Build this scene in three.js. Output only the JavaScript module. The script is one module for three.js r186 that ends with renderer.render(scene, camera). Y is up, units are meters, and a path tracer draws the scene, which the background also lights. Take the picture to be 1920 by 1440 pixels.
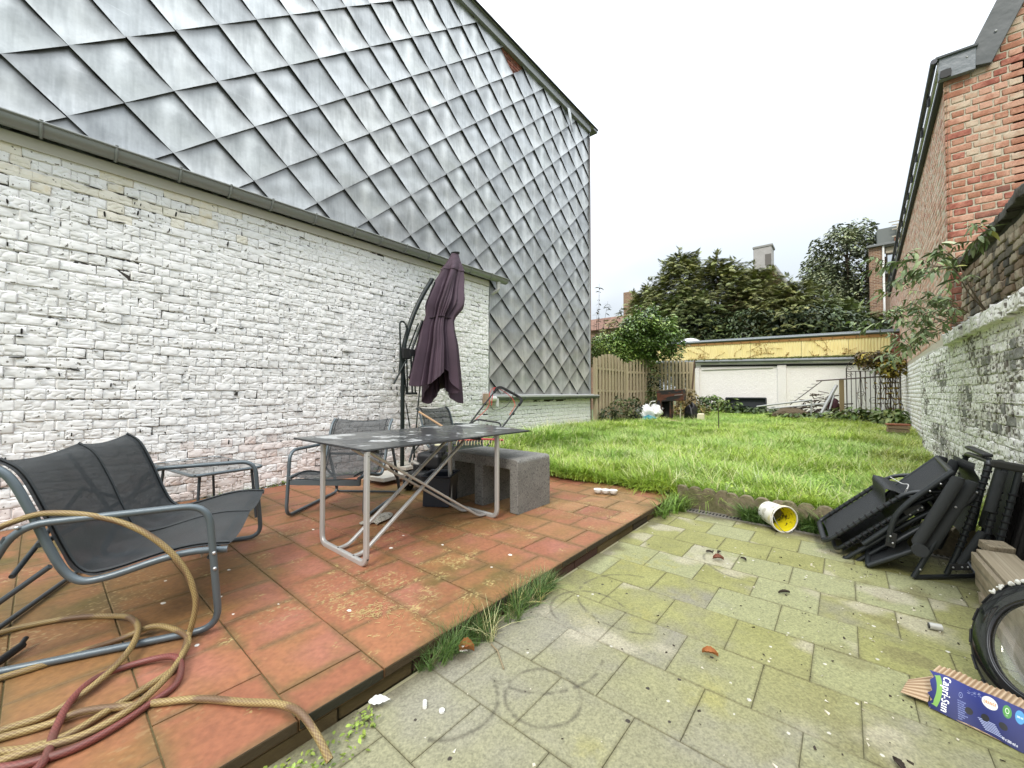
import * as THREE from 'three';
import { RoundedBoxGeometry } from 'three/addons/geometries/RoundedBoxGeometry.js';
import { mergeGeometries, mergeVertices } from 'three/addons/utils/BufferGeometryUtils.js';

// ---------- camera, sky, sun, exposure ----------
const scene = new THREE.Scene();
const camera = new THREE.PerspectiveCamera(88.12, 4 / 3, 0.05, 900);
camera.position.set(0, 1.25, 0);
camera.rotation.order = 'YXZ';
camera.rotation.set(1.3 * Math.PI / 180, 40.03 * Math.PI / 180, 0);
scene.add(camera);

const renderer = new THREE.WebGLRenderer({ antialias: true });
renderer.toneMapping = THREE.LinearToneMapping;
renderer.toneMappingExposure = 1.95;
renderer.shadowMap.enabled = true;
renderer.shadowMap.type = THREE.PCFSoftShadowMap;

// ---------- noise ----------
function rng(seed) {
  let a = seed >>> 0;
  return () => { a = (a + 0x6D2B79F5) >>> 0; let t = a; t = Math.imul(t ^ (t >>> 15), t | 1); t ^= t + Math.imul(t ^ (t >>> 7), t | 61); return ((t ^ (t >>> 14)) >>> 0) / 4294967296; };
}
function hash2(x, y, s) { let h = Math.imul(x | 0, 374761393) + Math.imul(y | 0, 668265263) + Math.imul(s | 0, 2147483647 ^ 0x5bd1e995); h = Math.imul(h ^ (h >>> 13), 1274126177); h ^= h >>> 16; return (h >>> 0) / 4294967296; }
function vnoise(x, y, s) {
  const xi = Math.floor(x), yi = Math.floor(y); let fx = x - xi, fy = y - yi;
  fx = fx * fx * (3 - 2 * fx); fy = fy * fy * (3 - 2 * fy);
  const a = hash2(xi, yi, s), b = hash2(xi + 1, yi, s), c = hash2(xi, yi + 1, s), d = hash2(xi + 1, yi + 1, s);
  return a + (b - a) * fx + (c - a) * fy + (a - b - c + d) * fx * fy;
}
function fbm(x, y, s, o = 4) { let v = 0, a = 0.5, t = 0; for (let i = 0; i < o; i++) { v += a * vnoise(x, y, s + i * 17); t += a; a *= 0.5; x *= 2.03; y *= 2.03; } return v / t; }
const clamp = (v, a = 0, b = 1) => v < a ? a : v > b ? b : v;
const smooth = (a, b, v) => { v = clamp((v - a) / (b - a)); return v * v * (3 - 2 * v); };
const lerp = (a, b, t) => a + (b - a) * t;
const mix3 = (a, b, t) => [lerp(a[0], b[0], t), lerp(a[1], b[1], t), lerp(a[2], b[2], t)];
const lin2s = v => v <= 0.0031308 ? 12.92 * v : 1.055 * Math.pow(v, 1 / 2.4) - 0.055;

// overcast sky: brighter overhead than at the horizon, faint blue breaks
{
  const W = 512, Hh = 256, d = new Float32Array(W * Hh * 4);
  for (let j = 0; j < Hh; j++) for (let i = 0; i < W; i++) {
    const el = ((j + 0.5) / Hh - 0.5) * Math.PI, az = (i + 0.5) / W * Math.PI * 2;
    const s = Math.max(0, Math.sin(el));
    const cx = Math.cos(az) * Math.cos(el) / (0.35 + s), cy = Math.sin(az) * Math.cos(el) / (0.35 + s);
    const c = fbm(cx * 1.3 + 7, cy * 1.3 + 3, 5, 4);
    let L = 0.53 + 1.9 * Math.pow(s, 1.7);
    const blue = smooth(0.36, 0.66, c);
    const k = 1 - 0.32 * blue;
    let r = L * (k - 0.05 * blue) * 0.985, g = L * k, b = L * (k + 0.05 * blue) * 1.015;
    if (el < 0) { const q = 0.35; r = L * q; g = L * q; b = L * q; }
    const o = (j * W + i) * 4; d[o] = r; d[o + 1] = g; d[o + 2] = b; d[o + 3] = 1;
  }
  const t = new THREE.DataTexture(d, W, Hh, THREE.RGBAFormat, THREE.FloatType);
  t.mapping = THREE.EquirectangularReflectionMapping; t.magFilter = THREE.LinearFilter; t.minFilter = THREE.LinearFilter; t.needsUpdate = true;
  scene.background = t; scene.environment = t; scene.environmentIntensity = 1;
}
const sun = new THREE.DirectionalLight(0xfff4e6, 1.1);
sun.position.set(4, 19, 12); sun.target.position.set(-2, 0, -5); scene.add(sun, sun.target);
sun.castShadow = true; sun.shadow.radius = 26; sun.shadow.mapSize.set(2048, 2048);
Object.assign(sun.shadow.camera, { left: -26, right: 26, top: 26, bottom: -26, near: 1, far: 70 });

// ---------- helpers ----------
const used = {};
function numbered(n) { const k = used[n] = (used[n] ?? -1) + 1; return k ? n + '_' + String(k).padStart(3, '0') : n; }
function thing(name, label, category, pos = [0, 0, 0], rotY = 0, group) {
  const o = new THREE.Group(); o.name = numbered(name); scene.add(o); o.position.set(...pos); o.rotation.y = rotY;
  o.userData = { label, category }; if (group) o.userData.group = group; return o;
}
function struct(name, geo, m) { const o = geo ? new THREE.Mesh(geo, m) : new THREE.Group(); o.name = numbered(name); o.userData.kind = 'structure'; scene.add(o); sh(o); return o; }
function sh(o) { if (o.isMesh) { o.castShadow = true; o.receiveShadow = true; } return o; }
function part(name, geo, m, parent, extra) { if (Array.isArray(geo)) geo = merge(geo); const o = sh(new THREE.Mesh(geo, m)); o.name = name; if (extra) Object.assign(o.userData, extra); parent.add(o); return o; }
function single(name, label, category, geo, m, group, pos) { if (Array.isArray(geo)) geo = merge(geo); const o = sh(new THREE.Mesh(geo, m)); o.name = numbered(name); o.userData = { label, category }; if (group) o.userData.group = group; if (pos) o.position.set(...pos); scene.add(o); return o; }
function merge(list) {
  list = list.map(g => { g = g.index ? g.toNonIndexed() : g; for (const k of Object.keys(g.attributes)) if (!['position', 'normal', 'uv'].includes(k)) g.deleteAttribute(k); return g; });
  return mergeGeometries(list);
}
const V = (x, y, z) => new THREE.Vector3(x, y, z);
const _m = new THREE.Matrix4(), _q = new THREE.Quaternion(), _e = new THREE.Euler();
function tf(g, p = [0, 0, 0], r = [0, 0, 0], s = [1, 1, 1]) { _m.compose(V(...p), _q.setFromEuler(_e.set(...r)), V(...s)); return g.applyMatrix4(_m); }
function box(w, h, d, p, r, c = Math.min(w, h, d) * 0.12) { return tf(new RoundedBoxGeometry(w, h, d, 1, c), p, r); }
function plainBox(w, h, d, p, r) { return tf(new THREE.BoxGeometry(w, h, d), p, r); }
function cyl(r1, r2, h, n, p, r) { return tf(new THREE.CylinderGeometry(r1, r2, h, n), p, r); }
function sph(r, p, s = [1, 1, 1], n = 12) { return tf(new THREE.SphereGeometry(r, n, Math.ceil(n * 0.7)), p, [0, 0, 0], s); }
// round the corners of a polyline
function roundPath(pts, rad = 0.05, closed = false, n = 5) {
  const P = pts.map(p => p.isVector3 ? p : V(...p)), out = [], N = P.length;
  for (let i = 0; i < N; i++) {
    if (!closed && (i === 0 || i === N - 1)) { out.push(P[i]); continue; }
    const a = P[(i - 1 + N) % N], b = P[i], c = P[(i + 1) % N];
    const r1 = Math.min(rad, a.distanceTo(b) * 0.48), r2 = Math.min(rad, c.distanceTo(b) * 0.48);
    const s = b.clone().lerp(a, r1 / a.distanceTo(b)), e = b.clone().lerp(c, r2 / c.distanceTo(b));
    for (let k = 0; k <= n; k++) { const t = k / n; out.push(s.clone().multiplyScalar((1 - t) * (1 - t)).addScaledVector(b, 2 * t * (1 - t)).addScaledVector(e, t * t)); }
  }
  return out;
}
function spline(pts, n, closed = false) { return new THREE.CatmullRomCurve3(pts.map(p => p.isVector3 ? p : V(...p)), closed, 'centripetal').getPoints(n); }
// sweep a round (or elliptic) section along points
function sweep(P, r, n = 8, closed = false, o = {}) {
  P = P.map(p => p.isVector3 ? p : V(...p)).filter((p, i, A) => i === 0 || p.distanceTo(A[i - 1]) > 1e-5);
  const N = P.length, pos = [], nor = [], uv = [], idx = [];
  const T = P.map((p, i) => { const a = closed ? P[(i - 1 + N) % N] : P[Math.max(0, i - 1)], b = closed ? P[(i + 1) % N] : P[Math.min(N - 1, i + 1)]; return b.clone().sub(a).normalize(); });
  let nrm = o.up ? V(...o.up) : (Math.abs(T[0].y) < 0.9 ? V(0, 1, 0) : V(1, 0, 0));
  nrm.addScaledVector(T[0], -nrm.dot(T[0])).normalize();
  let len = 0; const rows = closed ? N + 1 : N;
  for (let i = 0; i < rows; i++) {
    const k = i % N, p = P[k], t = T[k];
    if (i > 0) { len += p.distanceTo(P[(i - 1) % N]); nrm.addScaledVector(t, -nrm.dot(t)).normalize(); }
    const bi = t.clone().cross(nrm), rr = typeof r === 'function' ? r(k / (N - 1)) : r, ra = o.flat ? rr * o.flat : rr;
    for (let j = 0; j <= n; j++) {
      const a = j / n * Math.PI * 2 + (o.twist || 0);
      let ca = Math.cos(a), sa = Math.sin(a);
      if (o.square) { const q = Math.pow(Math.pow(Math.abs(ca), 6) + Math.pow(Math.abs(sa), 6), -1 / 6); ca *= q; sa *= q; }
      const dx = nrm.clone().multiplyScalar(ca * rr).addScaledVector(bi, sa * ra);
      pos.push(p.x + dx.x, p.y + dx.y, p.z + dx.z); if (o.square) dx.copy(nrm).multiplyScalar(Math.sign(ca) * Math.pow(Math.abs(ca), 5)).addScaledVector(bi, Math.sign(sa) * Math.pow(Math.abs(sa), 5)); dx.normalize(); nor.push(dx.x, dx.y, dx.z); uv.push(j / n, len);
    }
  }
  for (let i = 0; i < rows - 1; i++) for (let j = 0; j < n; j++) { const a = i * (n + 1) + j, b = a + n + 1; idx.push(a, a + 1, b, b, a + 1, b + 1); }
  if (!closed && !o.open) for (const [row, sgn] of [[0, -1], [rows - 1, 1]]) {
    const c = pos.length / 3, p = P[row], t = T[row];
    pos.push(p.x, p.y, p.z); nor.push(t.x * sgn, t.y * sgn, t.z * sgn); uv.push(0.5, 0);
    for (let j = 0; j <= n; j++) { const q = (row * (n + 1) + j) * 3; pos.push(pos[q], pos[q + 1], pos[q + 2]); nor.push(t.x * sgn, t.y * sgn, t.z * sgn); uv.push(0.5, 0); }
    for (let j = 0; j < n; j++) sgn < 0 ? idx.push(c, c + 2 + j, c + 1 + j) : idx.push(c, c + 1 + j, c + 2 + j);
  }
  const g = new THREE.BufferGeometry();
  g.setAttribute('position', new THREE.Float32BufferAttribute(pos, 3)); g.setAttribute('normal', new THREE.Float32BufferAttribute(nor, 3)); g.setAttribute('uv', new THREE.Float32BufferAttribute(uv, 2)); g.setIndex(idx);
  return g;
}
const rod = (a, b, r, n = 8, o) => sweep([a, b], r, n, false, o);
const pipe = (pts, r, rad = 0.06, closed = false, n = 8, o) => sweep(roundPath(pts, rad, closed), r, n, closed, o);
// a parametric sheet: f(u, v) -> [x, y, z]
function sheet(f, nu, nv, uvf) {
  const pos = [], uv = [], idx = [];
  for (let i = 0; i <= nu; i++) for (let j = 0; j <= nv; j++) { const u = i / nu, v = j / nv, p = f(u, v); pos.push(...p); uv.push(...(uvf ? uvf(u, v, p) : [u, v])); }
  for (let i = 0; i < nu; i++) for (let j = 0; j < nv; j++) { const a = i * (nv + 1) + j, b = a + nv + 1; idx.push(a, b, a + 1, b, b + 1, a + 1); }
  const g = new THREE.BufferGeometry(); g.setAttribute('position', new THREE.Float32BufferAttribute(pos, 3)); g.setAttribute('uv', new THREE.Float32BufferAttribute(uv, 2)); g.setIndex(idx); g.computeVertexNormals(); return g;
}
// sheet with thickness
function thick(f, nu, nv, t, uvf) {
  const a = sheet(f, nu, nv, uvf), n = a.attributes.normal, p = a.attributes.position, b = a.clone();
  for (let i = 0; i < p.count; i++) b.attributes.position.setXYZ(i, p.getX(i) - n.getX(i) * t, p.getY(i) - n.getY(i) * t, p.getZ(i) - n.getZ(i) * t);
  b.setIndex([...b.index.array].reverse()); b.computeVertexNormals();
  const P = [], U = [], q = b.attributes.position, at = (i, j) => i * (nv + 1) + j, loop = [];
  for (let j = 0; j < nv; j++) loop.push([at(0, j), at(0, j + 1)]); for (let i = 0; i < nu; i++) loop.push([at(i, nv), at(i + 1, nv)]);
  for (let j = nv; j > 0; j--) loop.push([at(nu, j), at(nu, j - 1)]); for (let i = nu; i > 0; i--) loop.push([at(i, 0), at(i - 1, 0)]);
  for (const [i, j] of loop) { const A = [p.getX(i), p.getY(i), p.getZ(i)], B = [p.getX(j), p.getY(j), p.getZ(j)], C = [q.getX(i), q.getY(i), q.getZ(i)], D = [q.getX(j), q.getY(j), q.getZ(j)]; P.push(...A, ...B, ...C, ...C, ...B, ...D); for (let k = 0; k < 6; k++) U.push(0, 0); }
  const e = new THREE.BufferGeometry(); e.setAttribute('position', new THREE.Float32BufferAttribute(P, 3)); e.setAttribute('uv', new THREE.Float32BufferAttribute(U, 2)); e.computeVertexNormals();
  return merge([a, b, e]);
}
// texture from a function of (u, v) in 0..1 -> linear rgb
function tex(w, h, fn, srgb = true, rep) {
  const d = new Uint8Array(w * h * 4);
  for (let j = 0; j < h; j++) for (let i = 0; i < w; i++) {
    const c = fn((i + 0.5) / w, (j + 0.5) / h), o = (j * w + i) * 4;
    if (typeof c === 'number') d[o] = d[o + 1] = d[o + 2] = clamp(c) * 255; else for (let k = 0; k < 3; k++) d[o + k] = clamp(srgb ? lin2s(Math.max(0, c[k])) : c[k]) * 255;
    d[o + 3] = 255;
  }
  const t = new THREE.DataTexture(d, w, h); t.magFilter = THREE.LinearFilter; t.minFilter = THREE.LinearMipmapLinearFilter; t.generateMipmaps = true; t.wrapS = t.wrapT = THREE.RepeatWrapping;
  if (srgb) t.colorSpace = THREE.SRGBColorSpace; if (rep) t.repeat.set(...rep); t.needsUpdate = true; return t;
}
function canvasTex(w, h, draw) { const c = document.createElement('canvas'); c.width = w; c.height = h; draw(c.getContext('2d'), w, h); const t = new THREE.CanvasTexture(c); t.colorSpace = THREE.SRGBColorSpace; return t; }
// seamless noise on the unit square
function tnoise(u, v, f, s, o = 4) { let r = 0, a = 0.5, t = 0; for (let i = 0; i < o; i++) { const F = f << i; const x = u * F, y = v * F, xi = Math.floor(x), yi = Math.floor(y); let fx = x - xi, fy = y - yi; fx = fx * fx * (3 - 2 * fx); fy = fy * fy * (3 - 2 * fy); const w = q => ((q % F) + F) % F; const A = hash2(w(xi), w(yi), s + i), B = hash2(w(xi + 1), w(yi), s + i), C = hash2(w(xi), w(yi + 1), s + i), D = hash2(w(xi + 1), w(yi + 1), s + i); r += a * (A + (B - A) * fx + (C - A) * fy + (A - B - C + D) * fx * fy); t += a; a *= 0.5; } return r / t; }
function mat(c, o = {}) { const m = new THREE.MeshPhysicalMaterial({ roughness: 0.7, ...o }); if (Array.isArray(c)) m.color.setRGB(...c); else if (c != null) m.color.set(c); return m; }
function relook(t, rx, ry, ox = 0, oy = 0) { const c = t.clone(); c.repeat.set(rx, ry); c.offset.set(ox, oy); c.needsUpdate = true; return c; }
// shared fine bump maps
const bumpGrain = tex(512, 512, (u, v) => 0.6 * tnoise(u, v, 64, 3, 3) + 0.4 * tnoise(u, v, 8, 9, 3), false);
const bumpSoft = tex(256, 256, (u, v) => tnoise(u, v, 6, 21, 4), false);
// ================= GROUND =================
const lawnY = (x, z) => { const d = -z; return 0.13 + 0.0275 * (d - 4.5) + 0.05 * (fbm(x * 0.7 + 9, z * 0.7, 31, 3) - 0.5); };
const M = {};
M.soil = mat([0.06, 0.05, 0.03], { roughness: 1, bumpMap: bumpGrain, bumpScale: 0.01 });
M.farGround = mat([0.09, 0.12, 0.05], { roughness: 1 });
struct('ground', new THREE.PlaneGeometry(900, 900).rotateX(-Math.PI / 2).translate(0, -0.16, -100), M.farGround);
{
  const g = sheet((u, v) => { const x = lerp(-5.55, 1.4, u), z = lerp(-4.62, -17.1, v); return [x, lawnY(x, z), z]; }, 40, 70, (u, v) => [u * 7, v * 12]);
  const t = tex(512, 512, (u, v) => { const n = tnoise(u, v, 8, 71, 5); return mix3([0.05, 0.09, 0.015], [0.12, 0.18, 0.04], n); });
  struct('lawn', g, mat(0xffffff, { map: relook(t, 0.5, 0.5), roughness: 1 }));
}
// chamfered slab with uv from its place on the floor
function slabGeo(x0, x1, z0, z1, y, th, ch, uvf, tilt = [0, 0], jag = 0) {
  const X = [x0, x0 + ch, x1 - ch, x1], Z = [z0, z0 + ch, z1 - ch, z1], P = [], U = [];
  const cx = (x0 + x1) / 2, cz = (z0 + z1) / 2;
  const yy = (x, z) => y + (x - cx) * tilt[0] + (z - cz) * tilt[1];
  const q = (a, b, c, d) => { for (const p of [a, b, c, a, c, d]) { P.push(...p); U.push(...uvf(p)); } };
  const t = (i, j) => { const e = (i === 0 || i === 3 || j === 0 || j === 3); return [X[i], yy(X[i], Z[j]) - (e ? ch : 0), Z[j]]; };
  q(t(1, 1), t(1, 2), t(2, 2), t(2, 1));
  q(t(0, 0), t(1, 1), t(2, 1), t(3, 0)); q(t(3, 3), t(2, 2), t(1, 2), t(0, 3)); q(t(0, 3), t(1, 2), t(1, 1), t(0, 0)); q(t(3, 0), t(2, 1), t(2, 2), t(3, 3));
  const b = (i, j) => [X[i], y - th, Z[j]];
  q(t(0, 0), t(3, 0), b(3, 0), b(0, 0)); q(t(3, 3), t(0, 3), b(0, 3), b(3, 3)); q(t(0, 3), t(0, 0), b(0, 0), b(0, 3)); q(t(3, 0), t(3, 3), b(3, 3), b(3, 0));
  const g = new THREE.BufferGeometry(); g.setAttribute('position', new THREE.Float32BufferAttribute(P, 3)); g.setAttribute('uv', new THREE.Float32BufferAttribute(U, 2)); g.computeVertexNormals(); return g;
}
// ---- red terrace ----
const TY = 0.095;
{
  const terrace = struct('terrace');
  const X0 = -5.42, X1 = -1.5, Z0 = -4.88, Z1 = 0.62, S = 1536;
  const r = rng(11);
  const slabs = [];
  let row = 0;
  for (let z = 0.412 + 0.34; z > Z0 + 0.05; z -= 0.3405, row++) {
    const za = Math.max(z - 0.3405, Z0), off = row % 2 ? 0.178 : 0;
    for (let x = X1; x > X0 + 0.01;) { let xa = x === X1 ? X1 - (row % 2 ? 0.362 : 0.184) : x - 0.356; xa = Math.max(xa, X0); slabs.push([xa, x, za, z, r()]); x = xa; }
  }
  const grid = (x, z) => { for (const s of slabs) if (x >= s[0] && x < s[1] && z >= s[2] && z < s[3]) return s; return null; };
  // lookup by row for speed
  const rows = {}; slabs.forEach(s => (rows[s[2].toFixed(3)] ||= []).push(s)); const rk = Object.values(rows).sort((a, b) => a[0][2] - b[0][2]);
  const find = (x, z) => { for (const q of rk) if (z >= q[0][2] && z < q[0][3]) { for (const s of q) if (x >= s[0] && x < s[1]) return s; } return null; };
  const lich = []; for (let i = 0; i < 60; i++) lich.push([lerp(-3.3, -1.55, r()), lerp(-3.9, -0.5, r()), 0.015 + 0.05 * r(), r()]);
  for (let i = 0; i < 30; i++) lich.push([lerp(-2.25, -1.6, r()), lerp(-2.1, -1.0, r()), 0.02 + 0.06 * r(), r()]);
  const white = []; for (let i = 0; i < 18; i++) white.push([lerp(-3.5, -1.5, r()), lerp(-2.2, 0.1, r()), 0.004 + 0.01 * r() * r()]);
  const paint = tex(S, S, (u, v) => {
    const x = lerp(X0, X1, u), z = lerp(Z0, Z1, v), s = find(x, z), k = s ? s[4] : 0.5;
    const n1 = fbm(x * 1.1, z * 1.1, 3, 4), n2 = fbm(x * 5, z * 5, 13, 4), n3 = fbm(x * 60, z * 60, 23, 2);
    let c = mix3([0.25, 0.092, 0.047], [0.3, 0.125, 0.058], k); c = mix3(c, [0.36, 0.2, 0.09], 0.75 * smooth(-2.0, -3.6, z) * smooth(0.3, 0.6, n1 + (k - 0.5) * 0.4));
    c = mix3(c, [0.31, 0.122, 0.08], smooth(0.52, 0.76, fbm(x * 2.3 + k * 40, z * 2.3, 41, 3)) * 0.8);
    // moss and damp film: under the sofa and table, and along the joints
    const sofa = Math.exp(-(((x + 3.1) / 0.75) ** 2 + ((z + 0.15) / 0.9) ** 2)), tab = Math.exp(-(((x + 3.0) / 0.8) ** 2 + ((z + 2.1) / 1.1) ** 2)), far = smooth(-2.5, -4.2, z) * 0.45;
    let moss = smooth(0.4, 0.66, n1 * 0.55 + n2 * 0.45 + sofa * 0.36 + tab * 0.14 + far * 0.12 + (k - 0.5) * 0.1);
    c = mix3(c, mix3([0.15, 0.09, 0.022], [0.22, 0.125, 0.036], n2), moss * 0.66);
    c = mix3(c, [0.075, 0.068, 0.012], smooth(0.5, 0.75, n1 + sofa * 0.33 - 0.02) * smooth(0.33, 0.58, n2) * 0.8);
    if (s) { const e = Math.min(x - s[0], s[1] - x, z - s[2], s[3] - z); c = mix3(c, [0.13, 0.085, 0.03], (1 - smooth(0.0, 0.03 + 0.03 * n2, e)) * 0.65 * smooth(0.3, 0.6, n2 + 0.15)); }
    let l = 0; for (const q of lich) { const d = Math.hypot(x - q[0], (z - q[1])) / q[2]; if (d < 1.6) l = Math.max(l, smooth(1.5, 0.2, d) * smooth(0.56, 0.66, fbm(x * 120 + q[3] * 90, z * 70, 7, 3))); }
    c = mix3(c, [0.42, 0.34, 0.14], l * 0.75);
    c = mix3(c, [0.34, 0.25, 0.12], 0.6 * smooth(0.66, 0.74, fbm(x * 80, z * 60, 61, 2)) * smooth(0.5, 0.68, fbm(x * 3, z * 3, 67, 3)));
    for (const q of white) { const d = Math.hypot(x - q[0], (z - q[1]) * 1.3) / q[2]; if (d < 1.2 + n3) c = [0.75, 0.73, 0.68]; }
    const g = 0.8 + 0.4 * n3; return [c[0] * g, c[1] * g, c[2] * g];
  });
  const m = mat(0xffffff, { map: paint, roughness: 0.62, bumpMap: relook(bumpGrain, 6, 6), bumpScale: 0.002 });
  const uvf = p => [(p[0] - X0) / (X1 - X0), (p[2] - Z0) / (Z1 - Z0)];
  const edgeM = [[0.06, 0.045, 0.02], [0.09, 0.06, 0.025], [0.045, 0.04, 0.018]].map(c => mat(c, { roughness: 1, bumpMap: bumpGrain, bumpScale: 0.01 }));
  for (const s of slabs) {
    if (s[1] - s[0] < 0.03 || s[3] - s[2] < 0.03) continue;
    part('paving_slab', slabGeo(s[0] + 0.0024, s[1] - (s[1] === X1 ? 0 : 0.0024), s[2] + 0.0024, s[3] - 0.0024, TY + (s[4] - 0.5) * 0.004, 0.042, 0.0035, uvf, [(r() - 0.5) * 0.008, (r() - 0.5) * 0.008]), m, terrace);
    if (s[1] === X1) part('slab_edge', box(0.008, 0.036, s[3] - s[2] - 0.01, [X1 + 0.001, TY - 0.022 + (r() - 0.5) * 0.003, (s[2] + s[3]) / 2], undefined, 0.003), edgeM[Math.floor(r() * 3)], terrace);
  }
  part('joint_bed', plainBox(X1 - X0 - 0.03, 0.16, Z1 - Z0 - 0.03, [(X0 + X1) / 2 - 0.015, TY - 0.0075 - 0.08, (Z0 + Z1) / 2]), mat([0.13, 0.105, 0.045], { roughness: 1, bumpMap: bumpGrain, bumpScale: 0.006 }), terrace);
  // kerb of dark mossy bricks under the slabs
  const kt = [0, 1, 2, 3].map(i => mat([[0.05, 0.035, 0.018], [0.09, 0.06, 0.02], [0.11, 0.075, 0.025], [0.07, 0.03, 0.018]][i], { roughness: 0.95, bumpMap: bumpGrain, bumpScale: 0.008 }));
  for (let z = Z1; z > Z0; z -= 0.345) part('kerb_brick', box(0.06, 0.062, 0.338, [X1 - 0.034 + (r() - 0.5) * 0.012, 0.02 + (r() - 0.5) * 0.006, z - 0.17], [0, 0, (r() - 0.5) * 0.05], 0.008), kt[Math.floor(r() * 4)], terrace);
}
// ---- grey paving ----
{
  const patio = struct('paved_yard');
  const X0 = -1.5, X1 = 0.98, Z0 = -4.56, Z1 = 0.35, r = rng(21), q = 0.3352;
  const slabs = []; let row = 0;
  for (let z = -4.18; z < Z1; z += q, row++) {
    const off = (row % 2) ? 0 : 0.5;
    for (let x = -0.137 - q * (5 + off); x < X1; x += q) { const a = Math.max(x, X0 + 0.002), b = Math.min(x + q, X1); if (b - a > 0.04) slabs.push([a, b, z, Math.min(z + q, Z1), r(), r()]); }
  }
  for (let x = X0; x < X1; x += q) slabs.push([x + 0.002, Math.min(x + q, X1), -4.42, -4.18, r(), r()]);
  const rows = {}; slabs.forEach(s => (rows[s[2].toFixed(3)] ||= []).push(s)); const rk = Object.values(rows);
  const find = (x, z) => { for (const k of rk) if (z >= k[0][2] && z < k[0][3]) for (const s of k) if (x >= s[0] && x < s[1]) return s; return null; };
  // marks left by a coiled cable
  const rings = [[-0.99, -2.33, 0.34, 0.9, 3.6], [-1.2, -1.62, 0.33, -0.3, 2.1], [-0.98, -1.36, 0.155, 0, 6.3], [-1.26, -1.1, 0.2, -1.2, 2.3], [-0.55, -3.35, 0.3, 1.2, 2.4], [-1.16, -2.05, 0.22, 2, 3.9]];
  const patches = [[-0.78, -2.62, 0.13], [-0.9, -2.2, 0.11], [-1.12, -1.95, 0.14], [-0.7, -1.27, 0.09], [-0.45, -1.8, 0.13], [-1.2, -2.85, 0.2], [-0.95, -3.1, 0.2]];
  const spots = []; for (let i = 0; i < 90; i++) spots.push([lerp(-1.4, 0.5, r()), lerp(-4.1, -0.9, r()), 0.003 + 0.006 * r(), r() < 0.55]);
  const paint = tex(1536, 1536, (u, v) => {
    const x = lerp(X0, X1, u), z = lerp(Z0, Z1, v), s = find(x, z), k = s ? s[4] : 0.5, k2 = s ? s[5] : 0.5;
    const n1 = fbm(x * 1.6 + 4, z * 1.6, 103, 4), n2 = fbm(x * 6, z * 6, 113, 4), n3 = vnoise(x * 260, z * 260, 123), n4 = vnoise(x * 130, z * 130, 133);
    let c = mix3([0.28, 0.265, 0.205], [0.33, 0.315, 0.24], k);
    const far = smooth(-1.2, -2.6, z), right = smooth(-0.4, 0.5, x);
    // green algae film, stronger at a distance
    let al = smooth(0.3, 0.62, n1 * 0.7 + n2 * 0.3 + 0.2 * far + (k2 - 0.5) * 0.16 + 0.05 * right);
    c = mix3(c, mix3([0.26, 0.26, 0.075], [0.4, 0.4, 0.145], n2), al * (0.34 + 0.6 * far));
    c = mix3(c, [0.40, 0.42, 0.26], smooth(0.55, 0.8, k2) * far * 0.55);
    c = mix3(c, [0.19, 0.17, 0.065], smooth(0.52, 0.72, n2) * smooth(-0.5, 0.3, x) * 0.65);
    let y = 0; for (const p of patches) { const d = Math.hypot(x - p[0], z - p[1]) / p[2]; y = Math.max(y, smooth(1.3, 0.3, d + (n2 - 0.5) * 1.6)); }
    c = mix3(c, [0.40, 0.375, 0.11], y * 0.6 * smooth(0.4, 0.62, 0.5 * n2 + 0.5 * fbm(x * 22, z * 22, 171, 3)) * (0.5 + 0.7 * k2));
    c = mix3(c, [0.52, 0.48, 0.36], smooth(0.6, 0.78, fbm(x * 3.2 + k * 9, z * 3.2, 143, 3)) * 0.7);
    c = mix3(c, [0.2, 0.2, 0.19], smooth(0.55, 0.75, fbm(x * 2 + 31, z * 2, 153, 3)) * smooth(-2.1, -1.3, z) * 0.6);
    if (s) { const e = Math.min(x - s[0], s[1] - x, z - s[2], s[3] - z); c = mix3(c, [0.14, 0.125, 0.06], (1 - smooth(0, 0.006 + 0.014 * n2, e)) * 0.5 * smooth(0.25, 0.6, n1 + 0.15)); }
    for (const p of rings) { const dx = x - p[0], dz = z - p[1], d = Math.abs(Math.hypot(dx, dz) - p[2] - (n1 - 0.5) * 0.05); if (d < 0.014) { let a = Math.atan2(dz, dx) - p[3]; a = ((a % 6.2832) + 6.2832) % 6.2832; if (a < p[4]) c = mix3(c, [0.08, 0.07, 0.05], (1 - d / 0.014) * 0.62 * smooth(0.36, 0.58, 0.5 * n2 + 0.5 * fbm(x * 30, z * 30, 181, 2) + 0.06)); } }
    const edge = smooth(-1.36, -1.5, x + (n2 - 0.5) * 0.25); c = mix3(c, [0.1, 0.085, 0.04], edge * 0.7);
    const back = smooth(-4.2, -4.42, z + (n2 - 0.5) * 0.2); c = mix3(c, [0.09, 0.075, 0.035], back * 0.75);
    const ch = smooth(0.2, 0.75, x + (n2 - 0.5) * 0.3) * smooth(-2.2, -3.4, z); c = mix3(c, [0.13, 0.115, 0.06], ch * 0.6);
    for (const p of spots) { const d = Math.hypot(x - p[0], z - p[1]); if (d < p[2]) c = p[3] ? [0.7, 0.68, 0.6] : [0.05, 0.04, 0.03]; }
    const g = 0.42 + 0.31 * n3 + 0.29 * n4; return [c[0] * g, c[1] * g, c[2] * g];
  });
  const m = mat(0xffffff, { map: paint, roughness: 0.8, bumpMap: relook(bumpGrain, 5, 9), bumpScale: 0.0025 });
  const uvf = p => [(p[0] - X0) / (X1 - X0), (p[2] - Z0) / (Z1 - Z0)];
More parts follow.
